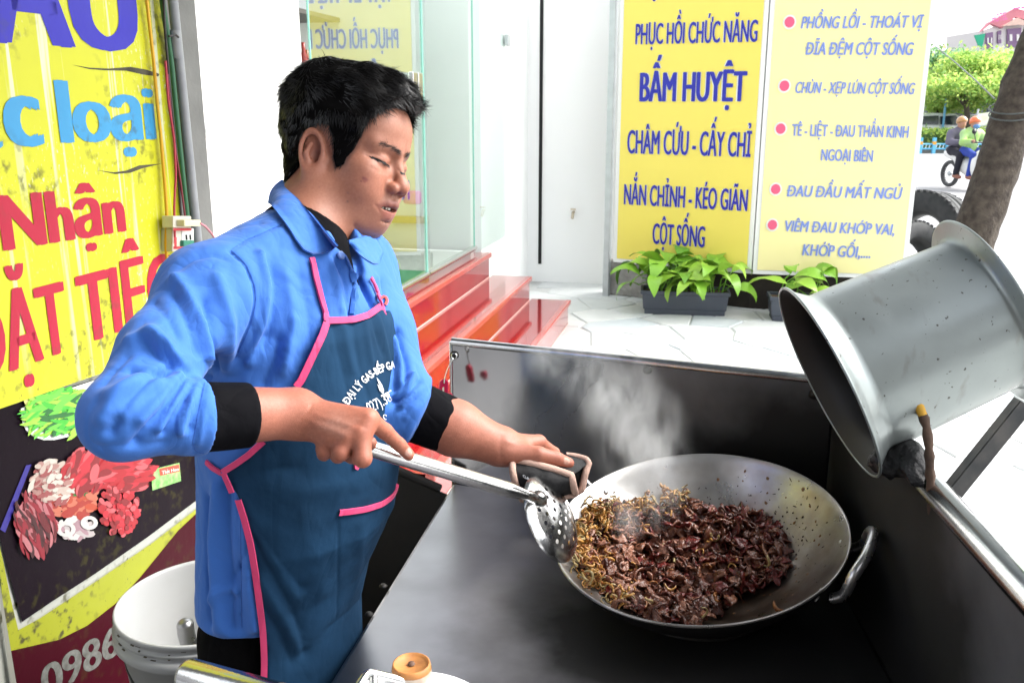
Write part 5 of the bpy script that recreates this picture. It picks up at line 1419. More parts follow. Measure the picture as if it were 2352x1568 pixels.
# scoop plane from three picture points on its rim
e1 = at(1312, 1284, 1.33) - at(1228, 1092, 1.345); e1 /= np.linalg.norm(e1)
e2 = at(1330, 1165, 1.42) - at(1222, 1215, 1.275); e2 -= e1 * (e2 @ e1); e2 /= np.linalg.norm(e2)
n3 = np.cross(e1, e2); n3 = n3 if n3 @ (CAM - sc_c) > 0 else -n3
SRr = .068
def sc_pt(a, b, off=0.0): 
    r2 = (a * a + b * b) / SRr ** 2
    return sc_c + e1 * a + e2 * b + n3 * (.016 * (r2 - 1) * -1 + off)
m = MB(); cell = .0105; nC = int(SRr / cell) + 1
for i in range(-nC, nC + 1):
    for j in range(-nC, nC + 1):
        a, b = i * cell, j * cell
        if math.hypot(a, b) > SRr - cell * .7: continue
        hole = math.hypot(a, b) < SRr * .72 and (i + j) % 2 == 0
        sq = [(a + sx * cell / 2, b + sy * cell / 2) for sx, sy in ((-1, -1), (1, -1), (1, 1), (-1, 1))]
        if not hole: 
            m.add([sc_pt(*q) for q in sq], [(0, 1, 2, 3)], True)
        else:
            oc = [(a + .0036 * math.cos(math.pi * (2 * k + 1) / 8 - math.pi * .75 - math.pi / 8), b + .0036 * math.sin(math.pi * (2 * k + 1) / 8 - math.pi * .75 - math.pi / 8)) for k in range(8)]
            V = [sc_pt(*q) for q in sq] + [sc_pt(*q) for q in oc]
            m.add(V, [(0, 1, 6, 5, 4), (1, 2, 8, 7, 6), (2, 3, 10, 9, 8), (3, 0, 4, 11, 10)], True)
# outer band joining the grid to a true circle
N_ = 72
ring_in = []
for k in range(N_):
    a = 2 * math.pi * k / N_; ring_in.append((SRr - cell * 1.35) )
for r0, r1 in ((SRr - cell * 1.4, SRr - .003), (SRr - .003, SRr)):
    for k in range(N_):
        a, b = 2 * math.pi * k / N_, 2 * math.pi * (k + 1) / N_
        m.add([sc_pt(r0 * math.cos(a), r0 * math.sin(a), .0006), sc_pt(r1 * math.cos(a), r1 * math.sin(a), .0006 if r1 < SRr else -.003), sc_pt(r1 * math.cos(b), r1 * math.sin(b), .0006 if r1 < SRr else -.003), sc_pt(r0 * math.cos(b), r0 * math.sin(b), .0006)], [(0, 1, 2, 3)], True)
o = m.build('scoop', ladm, lad)
bm = bmesh.new(); bm.from_mesh(o.data); bmesh.ops.remove_doubles(bm, verts=bm.verts, dist=1e-5); bmesh.ops.recalc_face_normals(bm, faces=bm.faces); bm.to_mesh(o.data); bm.free()
m = MB(); m.tube(smoothline([h2 - (h2 - h1) * .03, h2, at(1222, 1140, 1.30), at(1244, 1150, 1.335)], 10), [.0075] * 3 + [.009] * 3 + [.012, .014, .013, .008], 10); m.build('neck', ladm, lad)

# ---- pot holder on the left handle
hold = empty('pot_holder', at(1255, 1100, 1.42), 'black quilted pot holder with beige binding gripped on the wok handle', 'pot holder')
holdm = mat('pot_holder_black', (.005, .005, .006), .8, bump=(90, .6, .003)); bind = mat('binding_beige', (.46, .30, .24), .8, bump=(240, .6, .002))
def cpatch(name, rows, mt, parent, th=.006):
    rows = [smoothline([at(*q) for q in r], 16, 1) for r in rows]
    G = np.array(rows)                                   # rows x 16
    t = np.linspace(0, 1, len(rows)); tt = np.linspace(0, 1, 11)
    G = np.stack([np.stack([np.interp(tt, t, G[:, i, k]) for k in range(3)], -1) for i in range(16)], 1)
    for _ in range(2): G[1:-1] = .25 * G[:-2] + .5 * G[1:-1] + .25 * G[2:]
    V = G.reshape(-1, 3); nv, nu = 11, 16
    V = V + FW * (.0045 * vnoise(V * 34, 5) + .002 * vnoise(V * 90, 6))[:, None]
    F = np.array([(j * nu + i, j * nu + i + 1, (j + 1) * nu + i + 1, (j + 1) * nu + i) for j in range(nv - 1) for i in range(nu - 1)])
    N = vnormals(V, F)
    if (N * (CAM - V)).sum() < 0: N = -N; F = F[:, ::-1]
    Vb = V - N * th; n = len(V)
    bd = list(range(nu)) + [(j + 1) * nu - 1 for j in range(1, nv)] + list(range(n - 2, n - nu - 1, -1)) + [j * nu for j in range(nv - 2, 0, -1)]
    Fe = np.array([(bd[i], bd[i - 1], bd[i - 1] + n, bd[i] + n) for i in range(len(bd))])
    link(name, np_mesh(name, np.concatenate([V, Vb]), np.concatenate([F, F[:, ::-1] + n, Fe])), mt, parent)
    return V[bd]
b1 = cpatch('pad', [[(1178, 1056, 1.372), (1215, 1062, 1.362), (1262, 1074, 1.362), (1312, 1090, 1.378)], [(1176, 1080, 1.352), (1215, 1092, 1.345), (1265, 1104, 1.35), (1316, 1110, 1.37)], [(1186, 1118, 1.362), (1222, 1126, 1.355), (1268, 1130, 1.36), (1320, 1126, 1.385)], [(1200, 1146, 1.40), (1232, 1150, 1.395), (1275, 1146, 1.40), (1322, 1134, 1.41)]], holdm, hold)
b2 = cpatch('pad', [[(1180, 1058, 1.375), (1225, 1052, 1.40), (1270, 1046, 1.42), (1300, 1043, 1.425)], [(1240, 1064, 1.372), (1280, 1062, 1.382), (1310, 1060, 1.392), (1342, 1056, 1.41)], [(1300, 1092, 1.372), (1318, 1088, 1.378), (1334, 1078, 1.392), (1348, 1066, 1.415)]], holdm, hold)
b3 = cpatch('pad', [[(1300, 1046, 1.43), (1322, 1048, 1.43), (1346, 1054, 1.425), (1352, 1064, 1.42)], [(1296, 1090, 1.42), (1316, 1090, 1.42), (1334, 1092, 1.415), (1344, 1090, 1.41)], [(1290, 1130, 1.42), (1308, 1130, 1.42), (1326, 1130, 1.415), (1336, 1126, 1.41)]], holdm, hold)
for L in (b1, b3):
    m = MB(); m.tube(np.concatenate([L, L[:1]]), .0056, 8, False); m.build('binding', bind, hold)
V2, F2 = text2d('GA', .02); V2 = V2 / V2[:, 0].max()
P = [at(1202 + q[0] * 17 - q[1] * 6, 1096 + q[0] * 8 - q[1] * 16, 1.342) for q in V2]
me = bpy.data.meshes.new('lettering'); me.from_pydata([tuple(p) for p in P], [], F2); link('lettering', me, mat('holder_print', (.5, .52, .55), .6), hold)

# ---- big grey pail used as a wind guard
pail = empty('metal_pail', at(2050, 1060, 1.3), 'large grey metal pail lying tilted above the stove corner', 'pail')
pm_ = steel('pail_grey', (.30, .335, .33), .36, metal=.5, dirt=.25, bs=14, speck=True)
nt = pm_.node_tree; b_ = nt.nodes['Principled BSDF']
pin = mat('pail_soot', (.005, .0045, .0045), .6, noise=(12, .4, (.012, .010, .008)))
O1 = at(1908, 872, 1.315); _rh = ray(1908, 872); _rh /= np.linalg.norm(_rh)
_dd = np.linspace(.8, 1.5, 400); O2 = min((at(2280, 708, q) for q in _dd), key=lambda p: abs((p - O1) @ _rh / np.linalg.norm(p - O1) - .17))
axp = O2 - O1; LP = np.linalg.norm(axp); axp /= LP
PMt = Matrix.Translation(O1) @ Vector(axp).to_track_quat('Z', 'Y').to_matrix().to_4x4()
R1, R2 = .124, .114
prof = [(R1 + .026, -.004), (R1 + .0245, -.006), (R1 + .012, .008), (R1 + .003, .019), (R1 + .0005, .024), (R1, .030), (R1 + .0005, .034), (R2, LP * .90), (R2 + .0006, LP * .925), (R2 + .006, LP * .94), (R2 + .024, LP * .955), (R2 + .027, LP * .96), (R2 + .028, LP * .968), (R2 + .024, LP * .972)]
m = MB(); m.lathe(prof, 72, PMt); m.build('wall', pm_, pail)
m = MB(); m.lathe([(R1 + .0250, -.0066), (R1 + .012, .0050), (R1 + .003, .0160), (R1 - .002, .025), (R1 - .004, .04), (R2 - .008, LP * .82), (R2 - .02, LP * .88), (.001, LP * .88)], 72, PMt); m.build('sooty_inside', pin, pail)
m = MB(); m.lathe([(R2 + .024, LP * .973), (R2 + .012, LP * .962), (R2 + .001, LP * .945), (R2 - .01, LP * .90), (.001, LP * .90)], 72, PMt); m.build('flange_back', pm_, pail)
m = MB(); m.tube([wpt for wpt in [np.array(PMt @ Vector(((R1 + .0255) * math.cos(a), (R1 + .0255) * math.sin(a), -.005))) for a in np.linspace(0, 2 * math.pi, 73)]], .0022, 6, False); m.build('rolled_lip', pm_, pail)
# sticks and angle iron propping it
stick = mat('scorched_stick', (.045, .028, .020), .9, noise=(30, .8, (.12, .07, .045)), bump=(40, 1, .006)); tipm = mat('stick_tip', (.62, .34, .03), .7, noise=(60, .4))
sp = empty('prop_stick', at(2135, 1110, 1.22), 'scorched wooden stick with a yellow tip propping the pail', 'stick')
m = MB(); L = smoothline([at(2118, 950, 1.205), at(2128, 975, 1.195), at(2134, 1030, 1.19), at(2136, 1080, 1.20), at(2138, 1125, 1.21), at(2142, 1180, 1.22)], 16, 1); m.tube(L, [.0062 + .0012 * math.sin(k * 2.3) for k in range(16)], 8); m.build('shaft', stick, sp)
m = MB(); m.tube([at(2103, 918, 1.212), at(2110, 932, 1.205), at(2120, 955, 1.202)], [.004, .0068, .0058], 8); m.build('tip', tipm, sp)
ai = mat('rusty_angle_iron', (.055, .06, .065), .7, .4, noise=(25, .7, (.16, .15, .14)))
m = MB(); A = at(2345, 920, 1.36); B = at(2160, 1150, 1.40); C2_ = at(2040, 1300, 1.43)
d = B - A; d /= np.linalg.norm(d); s = np.cross(d, FW); s /= np.linalg.norm(s); f_ = np.cross(s, d)
for w1, w2 in ((s, f_), (f_, s)):
    Q = [-w1 * .011 - w2 * .0015, w1 * .011 - w2 * .0015, w1 * .011 + w2 * .0015, -w1 * .011 + w2 * .0015]
    Q = [q + (w1 * .011 if w1 is s else w1 * .011) for q in Q]
    m.add([A + q for q in Q] + [C2_ + q for q in Q], [(0, 1, 2, 3), (7, 6, 5, 4), (0, 4, 5, 1), (1, 5, 6, 2), (2, 6, 7, 3), (3, 7, 4, 0)])
tag(m.build('angle_iron_prop', ai), 'rusty angle iron strut holding up the pail', 'strut')
m = MB(); V, F = sdf_mesh(lambda P: smin(rc(P, at(2035, 1060, 1.27), at(2090, 1050, 1.25), .022, .020), rc(P, at(2090, 1050, 1.25), at(2108, 1100, 1.22), .020, .012), .02) + f32(.005) * vnoise(P * 60, 2).astype(f32) + f32(.003) * vnoise(P * 150, 5).astype(f32), at(2060, 1060, 1.26) - .12, at(2060, 1060, 1.26) + .12, .004)
o = link('sooty_rag', np_mesh('sooty_rag', V, F), mat('burnt_rag', (.010, .010, .011), .5, bump=(60, 1, .01))); tag(o, 'burnt black rag wedged under the pail on the panel corner', 'rag')

# ---- keys on the panel corner
kr = empty('key_tags', at(1020, 905, 1.93), 'two red plastic tags on a wire hung at the panel corner', 'tags')
redp = mat('tag_red_plastic', (.40, .010, .045), .15, spec=.6, coat=.5)
m = MB(); L = [at(1042, 822, 1.945), at(1034, 834, 1.94), at(1026, 850, 1.935), at(1021, 868, 1.93), at(1020, 880, 1.93)]; m.tube(smoothline(L, 12), .0014, 5); m.tube([at(1043 + 6 * math.cos(a), 818 + 7 * math.sin(a), 1.944) for a in np.linspace(0, 6.28, 16)], .0016, 5, False); m.build('wire', steel_b, kr)
def tagp(pts, d, hole):
    m = MB(); n = len(pts); P = [at(x, y, d) for x, y in pts]; m.add(P + [p + FW * .006 for p in P], [tuple(range(n)), tuple(range(2 * n - 1, n - 1, -1))] + [(i + n, (i + 1) % n + n, (i + 1) % n, i) for i in range(n)]); m.build('tag', redp, kr, bevel=.0015)
tagp([(1010, 876), (1016, 870), (1024, 870), (1030, 876), (1030, 905), (1026, 918), (1008, 920), (1006, 900)], 1.93, None)
tagp([(1018, 906), (1036, 901), (1040, 908), (1036, 924), (1028, 930), (1014, 920)], 1.90, None)
m = MB(); P = [at(x, y, 1.928) for x, y in ((1016, 890), (1020, 888), (1020, 902), (1016, 903))]; m.add(P, [(0, 1, 2, 3)]); m.build('tag_label', mat('tag_label', (.6, .5, .42), .5), kr)

# ---- white bucket on a stool with a pestle
bc = at(474, 1374, 1.92)
bcx = np.array([bc[0], bc[1], 0]); rimz = bc[2]
bk = empty('white_bucket', bcx + Z_ * (rimz - .36), 'white plastic bucket with ridged rim behind the cook', 'bucket')
bwm = mat('bucket_white', (.42, .43, .43), .45, noise=(9, .3, (.32, .31, .29)), bump=(30, .1, .002))
RB = .185
Mb_ = Matrix.Translation(bcx + Z_ * rimz)
prof = [(RB * .80, -.36), (RB * .94, -.062), (RB * 1.0, -.060), (RB * 1.02, -.055), (RB * 1.02, -.034), (RB * .975, -.032), (RB * .975, -.026), (RB * 1.0, -.024), (RB * 1.0, -.018), (RB * .98, -.016), (RB * .98, -.010), (RB * .995, -.008), (RB * .995, 0), (RB * .985, .003), (RB * .965, .003), (RB * .955, -.004), (RB * .94, -.01), (RB * .80, -.33), (.001, -.335)]
m = MB(); m.lathe(prof, 64, Mb_); m.build('shell', bwm, bk)
dm = MB()
for k in range(16):
    a = R_(random.uniform(180, 330)); r = RB * random.choice((.997, 1.003, .982)); z = random.choice((-.009, -.017, -.025, -.033)); p = Mb_ @ Vector((r * math.cos(a), r * math.sin(a), z)); dm.box(p, (random.uniform(.003, .014), .003, .0022), a + 1.57)
dm.build('rim_grime', mat('grime', (.10, .085, .06), .9), bk)['kind'] = 'stuff'
m = MB(); a = [Mb_ @ Vector((RB * .92 * math.cos(t), RB * .92 * math.sin(t), -.07 - .10 * math.sin((t - R_(200)) / R_(160) * math.pi))) for t in np.linspace(R_(200), R_(360), 20)]
m.tube(a, .003, 6); m.build('bail_handle', mat('bail_black', (.02, .02, .02), .5), bk)
m = MB(); pp = at(425, 1432, 1.90); m.tube([pp + np.array([.02, .02, -.24]), pp - Z_ * .02, pp], [.017, .0175, .0175], 16, False); m.lathe([(.0175, 0), (.015, .006), (.009, .010), (.0, .011)], 16, Matrix.Translation(pp)); tag(m.build('pestle', steel('pestle_steel', (.35, .35, .36), .35)), 'round steel rod standing inside the white bucket', 'rod')
m = MB(); zt = rimz - .362
st_ = empty('low_stool', bcx, 'dark low stool under the white bucket', 'stool')
m.box(bcx + Z_ * (zt - .02), (.34, .34, .035)); m.build('seat', ironm, st_)
for sx in (-.14, .14):
    for sy in (-.14, .14):
        m = MB(); m.box(bcx + np.array([sx, sy, (zt - .04) / 2]), (.03, .03, max(.02, zt - .04))); m.build('leg', ironm, st_)

# ---- things at the lower edge: tube, bottle, wire rack, bowl
m = MB(); a, b = at(425, 1548, .98), at(640, 1610, .90); d = (b - a) / np.linalg.norm(b - a)
m.tube([a, a + d * .004, a + d * .01, b], [.010, .0165, .0185, .0185], 24); o = m.build('steel_tube_handle', steel('tube_steel', (.60, .60, .60), .16)); tag(o, 'polished steel tube handle at the lower left edge', 'handle')
rack = empty('wire_rack', at(900, 1600, .90), 'thin steel wire rack at the bottom edge', 'rack')
m = MB(); m.tube(smoothline([at(815, 1590, .86), at(828, 1568, .87), at(843, 1544, .88), at(858, 1545, .885), at(920, 1560, .90), at(990, 1578, .91)], 30, 1), .0042, 8); m.tube([at(858, 1546, .885), at(858, 1600, .87)], .0042, 8); m.build('wire', steel_b, rack)
bo = empty('sauce_bottle', at(945, 1580, .90), 'bottle with a stained orange cap standing in the wire rack', 'bottle')
ce = at(945, 1524, .915); Mc = Matrix.Translation(ce)
m = MB(); m.lathe([(.0, -.001), (.0165, -.001), (.0175, .0015), (.0190, .001), (.0200, -.004), (.0200, -.016)], 32, Mc); m.build('cap_top', mat('cap_orange', (.46, .19, .045), .6, noise=(70, .6, (.20, .08, .03)), bump=(90, .4, .002)), bo)
m = MB(); m.lathe([(.0203, -.005), (.0205, -.030), (.022, -.034), (.022, -.06), (.03, -.09), (.032, -.2), (.001, -.2)], 32, Mc); m.build('neck', mat('cap_rim_cream', (.50, .42, .34), .6, noise=(60, .7, (.22, .15, .10))), bo)
m = MB(); m.lathe([(0, .0022), (.003, .002), (.004, 0)], 8, Mc); m.build('cap_nub', mat('nub', (.10, .05, .03), .7), bo)
bb = at(938, 1668, .84); m = MB(); Mbb = Matrix.Translation(bb)
m.lathe([(.001, -.05), (.04, -.05), (.07, -.02), (.082, .0), (.0835, .002), (.082, .003), (.078, .0), (.066, -.02), (.04, -.045), (.001, -.046)], 40, Mbb); tag(m.build('white_bowl', mat('bowl_white', (.72, .74, .75), .25)), 'white bowl rim at the bottom edge before the bottle', 'bowl')
# ================================================================== the cook
def rot_zyx(y, p, r):
    cy, sy, cp, sp, cr, sr = math.cos(y), math.sin(y), math.cos(p), math.sin(p), math.cos(r), math.sin(r)
    Rz = np.array([[cy, -sy, 0], [sy, cy, 0], [0, 0, 1]]); Ry = np.array([[cp, 0, sp], [0, 1, 0], [-sp, 0, cp]])
    Rx = np.array([[1, 0, 0], [0, cr, -sr], [0, sr, cr]])
    return Rz @ Ry @ Rx
HS = 0.96
HM = rot_zyx(R_(-22), R_(9), R_(-13))
HC = np.array([-0.254, 1.43, 1.557])
def to_head(P): return ((P - HC.astype(f32)) @ HM.astype(f32)) / f32(HS)
def from_head(p): return (np.asarray(p, float) * HS) @ HM.T + HC
S_R = np.array([-0.392, 1.155, 1.385]); S_L = np.array([-0.255, 1.425, 1.375])
E_R = at(278, 968, 0.985); W_R = at(668, 948, 1.105)
E_L = at(905, 925, 1.36); W_L = at(1140, 1022, 1.385)
NECK = np.array([-0.315, 1.335, 1.43])
NECK_L = to_head(NECK[None].astype(f32))[0]

def f_head(P):
    """P in head coordinates: x forward, y to his left, z up"""
    d = smin(ell(P, (-.008, 0, .034), (.097, .078, .088)), ell(P, (.036, 0, -.036), (.058, .066, .086)), .03)
    d = smin(d, ell(P, (.048, 0, .043), (.047, .060, .050)), .02)
    A = P.copy(); A[:, 1] = np.abs(P[:, 1])
    d = smin(d, rc(A, (.002, .051, -.062), (.050, .024, -.096), .027, .023), .03)
    d = smin(d, ell(P, (.0620, 0, -.1010), (.0195, .025, .0175)), .014)
    d = smin(d, ell(A, (.052, .041, -.044), (.033, .029, .038)), .022)
    d = smin(d, ell(A, (.058, .047, -.022), (.024, .018, .017)), .016)
    d = smin(d, rc(A, (.0855, .010, .017), (.069, .046, .020), .0105, .009), .014)
    d = smax(d, -ell(A, (.1005, .030, -.003), (.0150, .021, .0105)), .013)
    d = smin(d, ell(A, (.0765, .0315, -.004), (.0138, .0175, .0120)), .005)
    nose = smin(rc(P, (.0885, 0, .003), (.1040, 0, -.030), .0082, .0105), ell(P, (.1065, 0, -.0365), (.0130, .0140, .0118)), .008)
    nose = smin(nose, ell(A, (.0975, .0150, -.0410), (.0132, .0090, .0100)), .0035)
    d = smin(d, nose, .0060)
    d = smin(d, ell(P, (.077, 0, -.070), (.022, .033, .025)), .018)
    d = smin(d, chain(A, [(.0990, 0.002, -.0645), (.0945, .013, -.0655), (.0760, .0330, -.0725)], [.0074, .0066, .0032], .004), .0035)
    d = smin(d, chain(A, [(.0895, 0, -.0835), (.0865, .012, -.0825), (.0750, .0320, -.0745)], [.0084, .0074, .0032], .004), .0035)
    d = smax(d, -ell(P, (.0945, 0, -.0742), (.0185, .0250, .0036)), .0016)
    d = smax(d, -ell(P, (.0880, 0, -.0945), (.0075, .018, .0042)), .007)
    d = smax(d, -ell(A, (.1060, .0078, -.0485), (.0068, .0042, .0050)), .0022)
    d = smin(d, ell(P, (.028, 0, -.098), (.052, .047, .027)), .03)
    # ears
    u0, v0, n0 = A[:, 0] - (-.011), A[:, 2] - (-.018), A[:, 1] - .0765
    ca, sa = math.cos(.22), math.sin(.22)
    u, v = u0 * ca + v0 * sa, -u0 * sa + v0 * ca
    n = n0 + .38 * (u - .012)
    q = np.sqrt((u / .0160) ** 2 + ((v - .004) / .0300) ** 2) + 1e-6
    rim = np.sqrt(((q - 1) * .019) ** 2 + (n - .0045) ** 2) - .0036
    plate = smax((q - 1.0) * .020, np.abs(n + .006) - .0045, .003)
    ear = smin(rim, plate, .004)
    E3 = np.stack([u, v, n], 1)
    ear = smin(ear, ell(E3, (.006, -.029, .000), (.0095, .0120, .0055)), .005)
    ear = smax(ear, -ell(E3, (.0040, -.004, .004), (.0090, .0130, .0125)), .002)
    ear = smin(ear, chain(E3, [(-.004, -.018, .004), (-.0075, .000, .0065), (-.001, .015, .005)], [.0030, .0034, .0028], .002), .003)
    ear = smin(ear, ell(E3, (.0145, -.006, .002), (.0045, .0065, .0045)), .003)
    d = smin(d, ear, .005)
    # neck
    d = smin(d, rc(P, (-.022, 0, -.045), NECK_L, .060, .064), .03)
    return d
HANDS = {}
def finger(P, pts, rs): return chain(P, [at(*p) for p in pts], rs, .004)
R_MET = [(846, 962, 1.085), (830, 992, 1.078), (797, 1006, 1.078), (758, 1004, 1.085)]
R_FIN = [
    ([(846, 962, 1.085), (884, 990, 1.115), (917, 1021, 1.135), (939, 1044, 1.148)], [.0118, .0098, .0086, .0076]),
    ([(830, 992, 1.078), (833, 1052, 1.070), (808, 1046, 1.105), (800, 1024, 1.125)], [.0122, .0108, .0092, .0082]),
    ([(797, 1006, 1.078), (782, 1037, 1.074), (776, 1046, 1.112), (786, 1022, 1.128)], [.0118, .0104, .0090, .0082]),
    ([(758, 1004, 1.085), (744, 1031, 1.088), (744, 1042, 1.122), (756, 1022, 1.135)], [.0104, .0092, .0082, .0074]),
]
R_THB = [(700, 960, 1.125), (770, 985, 1.155), (820, 1005, 1.150), (850, 1018, 1.140)]
def f_rhand(P):
    W = W_R
    d = chain(P, [E_R, E_R * .45 + W * .55, W], [.022, .036, .0305], .01)
    Wb = at(690, 952, 1.105)
    palm = None
    for m, r in zip(R_MET, (.0135, .0135, .0130, .0120)):
        e = rc(P, Wb + (at(*m) - Wb) * .05, at(*m), .0200, r)
        palm = e if palm is None else smin(palm, e, .014)
    palm = smin(palm, ell(P, at(770, 968, 1.118), (.034, .026, .022)), .012)
    d = smin(d, palm, .02)
    fs = None
    for pts, rs in R_FIN:
        e = finger(P, pts, rs)
        fs = e if fs is None else smin(fs, e, .0030)
    d = smin(d, fs, .0045)
    return smin(d, finger(P, R_THB, [.014, .0125, .011, .009]), .006)
L_MET = [(1237, 1016, 1.425), (1225, 1024, 1.455), (1208, 1034, 1.475), (1190, 1044, 1.485)]
L_FIN = [
    ([(1237, 1016, 1.425), (1272, 1040, 1.455), (1276, 1075, 1.455), (1258, 1090, 1.435)], [.0112, .0098, .0086, .0076]),
    ([(1225, 1024, 1.455), (1255, 1052, 1.485), (1262, 1084, 1.478), (1246, 1098, 1.455)], [.0114, .0100, .0088, .0078]),
    ([(1208, 1034, 1.475), (1232, 1064, 1.502), (1242, 1092, 1.490), (1228, 1102, 1.468)], [.0112, .0098, .0086, .0076]),
    ([(1190, 1044, 1.485), (1210, 1072, 1.508), (1220, 1096, 1.496), (1210, 1104, 1.478)], [.0098, .0086, .0076, .0068]),
]
L_THB = [(1172, 1040, 1.375), (1238, 1044, 1.372), (1277, 1052, 1.380), (1306, 1063, 1.388)]
def f_lhand(P):
    W = W_L
    d = chain(P, [E_L, E_L * .4 + W * .6, W], [.046, .042, .030], .01)
    Wb = at(1156, 1026, 1.390)
    palm = None
    for m, r in zip(L_MET, (.0130, .0130, .0125, .0115)):
        e = rc(P, Wb + (at(*m) - Wb) * .05, at(*m), .0190, r)
        palm = e if palm is None else smin(palm, e, .014)
    d = smin(d, palm, .02)
    d = smin(d, ell(P, at(1190, 1042, 1.385), (.026, .02, .017)), .014)
    fs = None
    for pts, rs in L_FIN:
        e = finger(P, pts, rs)
        fs = e if fs is None else smin(fs, e, .0030)
    d = smin(d, fs, .0045)
    return smin(d, finger(P, L_THB, [.0165, .0125, .0105, .0088]), .008)

# ---- torso as a stack of ellipses
TY = math.atan2(-(S_L - S_R)[0], (S_L - S_R)[1])      # direction the chest faces
TN = np.array([math.cos(TY), math.sin(TY)]); TL = np.array([-math.sin(TY), math.cos(TY)])
T_TAB = np.array([  # z, cx, cy, half breadth, half depth
    [0.70, -.372, 1.292, .146, .100],
    [0.84, -.372, 1.290, .148, .102],
    [0.92, -.360, 1.288, .150, .112],
    [1.02, -.334, 1.286, .158, .134],
    [1.12, -.322, 1.286, .162, .138],
    [1.22, -.318, 1.286, .164, .138],
    [1.32, -.318, 1.288, .154, .126],
    [1.38, -.320, 1.296, .128, .104],
    [1.44, -.320, 1.312, .085, .075]])
def f_torso(P, grow=0.0):
    z = np.clip(P[:, 2], T_TAB[0, 0], T_TAB[-1, 0])
    cx, cy, a, b = [np.interp(z, T_TAB[:, 0], T_TAB[:, k]).astype(f32) for k in (1, 2, 3, 4)]
    qx, qy = P[:, 0] - cx, P[:, 1] - cy
    l = qx * TL[0] + qy * TL[1]; n = qx * TN[0] + qy * TN[1]
    k0 = np.sqrt((l / a) ** 2 + (n / b) ** 2) + 1e-6; k1 = np.sqrt((l / a ** 2) ** 2 + (n / b ** 2) ** 2) + 1e-6
    d = k0 * (k0 - 1) / k1
    d = smax(d, P[:, 2] - 1.445, .03)
    return d - grow
def f_shoulders(P):
    N = NECK + np.array([0, -.01, -.015])
    d = smin(rc(P, N, S_R, .066, .070), rc(P, N, S_L, .066, .068), .04)
    return d
CUFF_R = E_R + (W_R - E_R) * .46; CUFF_L = E_L + (W_L - E_L) * .22
def f_sleeveR(P):
    ax = (W_R - E_R) / np.linalg.norm(W_R - E_R)
    d = chain(P, [S_R, at(374, 812, 1.07), E_R + np.array([0, .004, .002])], [.063, .048, .042], .025)
    fo = rc(P, E_R + np.array([0, .004, .002]), E_R + (W_R - E_R) * 1.0, .043, .044)
    pl = (P - CUFF_R.astype(f32)) @ ax.astype(f32)
    d = smin(d, smax(fo, pl, .004), .02)
    d = smin(d, smax(smax(fo - f32(.0018), pl - f32(.001), .003), -(pl + f32(.030)), .003), .003)      # cuff band
    return d
def f_sleeveL(P):
    ax = (W_L - E_L) / np.linalg.norm(W_L - E_L)
    d = chain(P, [S_L, S_L * .5 + E_L * .5, E_L], [.068, .064, .058], .02)
    fo = rc(P, E_L, E_L + (W_L - E_L) * 1.0, .057, .049)
    d = smin(d, smax(fo, (P - CUFF_L.astype(f32)) @ ax.astype(f32), .004), .02)
    return d
HEM = 0.885
def f_shirt(P):
    d = smin(f_torso(P), f_shoulders(P), .05)
    d = smax(d, HEM - P[:, 2], .004)
    d = smin(d, f_sleeveR(P), .022)
    d = smin(d, f_sleeveL(P), .022)
    # opening for the neck
    d = smax(d, -rc(P, NECK + np.array([.012, -.004, .0]), NECK + np.array([.045, .02, .14]), .058, .062), .006)
    TN3 = np.array([TN[0], TN[1], 0])
    d = smax(d, -rc(P, NECK + TN3 * .055 + np.array([0, 0, .0]), NECK + TN3 * .10 + np.array([0, 0, .09]), .040, .06), .006)
    d = smax(d, -rc(P, NECK + TN3 * .085 + np.array([0, 0, -.01]), NECK + TN3 * .125 + np.array([0, 0, -.085]), .026, .006), .006)
    return d

# ---- body (skin) in one mesh: head and neck, both arms with hands, trunk and legs
HIP = np.array([-.374, 1.292, .84])
def leg_pts(s):
    h = HIP + np.array([TL[0], TL[1], 0]) * s * .068
    return [h, h + np.array([-.01, -.0, -.42]), h + np.array([-.03, .01, -.80])]
def f_trunk(P):
    d = smin(f_torso(P, -.022), f_shoulders(P) + .02, .04)
    d = smax(d, .8 - P[:, 2], .02)
    for s in (-1, 1):
        d = smin(d, chain(P, leg_pts(s), [.060, .050, .04], .01), .02)
    d = smin(d, rc(P, S_R, E_R, .034, .014), .02); d = smin(d, rc(P, S_L, E_L, .036, .026), .02)
    d = smin(d, rc(P, NECK, NECK + np.array([.0, .0, -.1]), .05, .07), .02)
    return d
def f_head_w(P): return f_head(to_head(P)) * f32(HS)
_lo = HC - .2; _lo[2] = 1.39
Vh, Fh = sdf_mesh(f_head_w, HC - np.array([.16, .17, .165]), HC + np.array([.17, .16, .15]), .0019)
_pr = np.stack([E_R, W_R, at(945, 1050, 1.16), at(680, 900, 1.1)])
Vr, Fr = sdf_mesh(f_rhand, np.minimum(E_R, W_R).min() * 0 + _pr.min(0) - .06, _pr.max(0) + .06, .0020)
_pl = np.stack([E_L, W_L, at(1310, 1110, 1.5), at(1150, 980, 1.37)])
Vl, Fl = sdf_mesh(f_lhand, _pl.min(0) - .06, _pl.max(0) + .06, .0022)
Vt, Ft = sdf_mesh(f_trunk, (-.62, .8, .0), (.05, 1.62, 1.5), .014)
Vl = relax(Vl, Fl, 1); Vr = relax(Vr, Fr, 1)

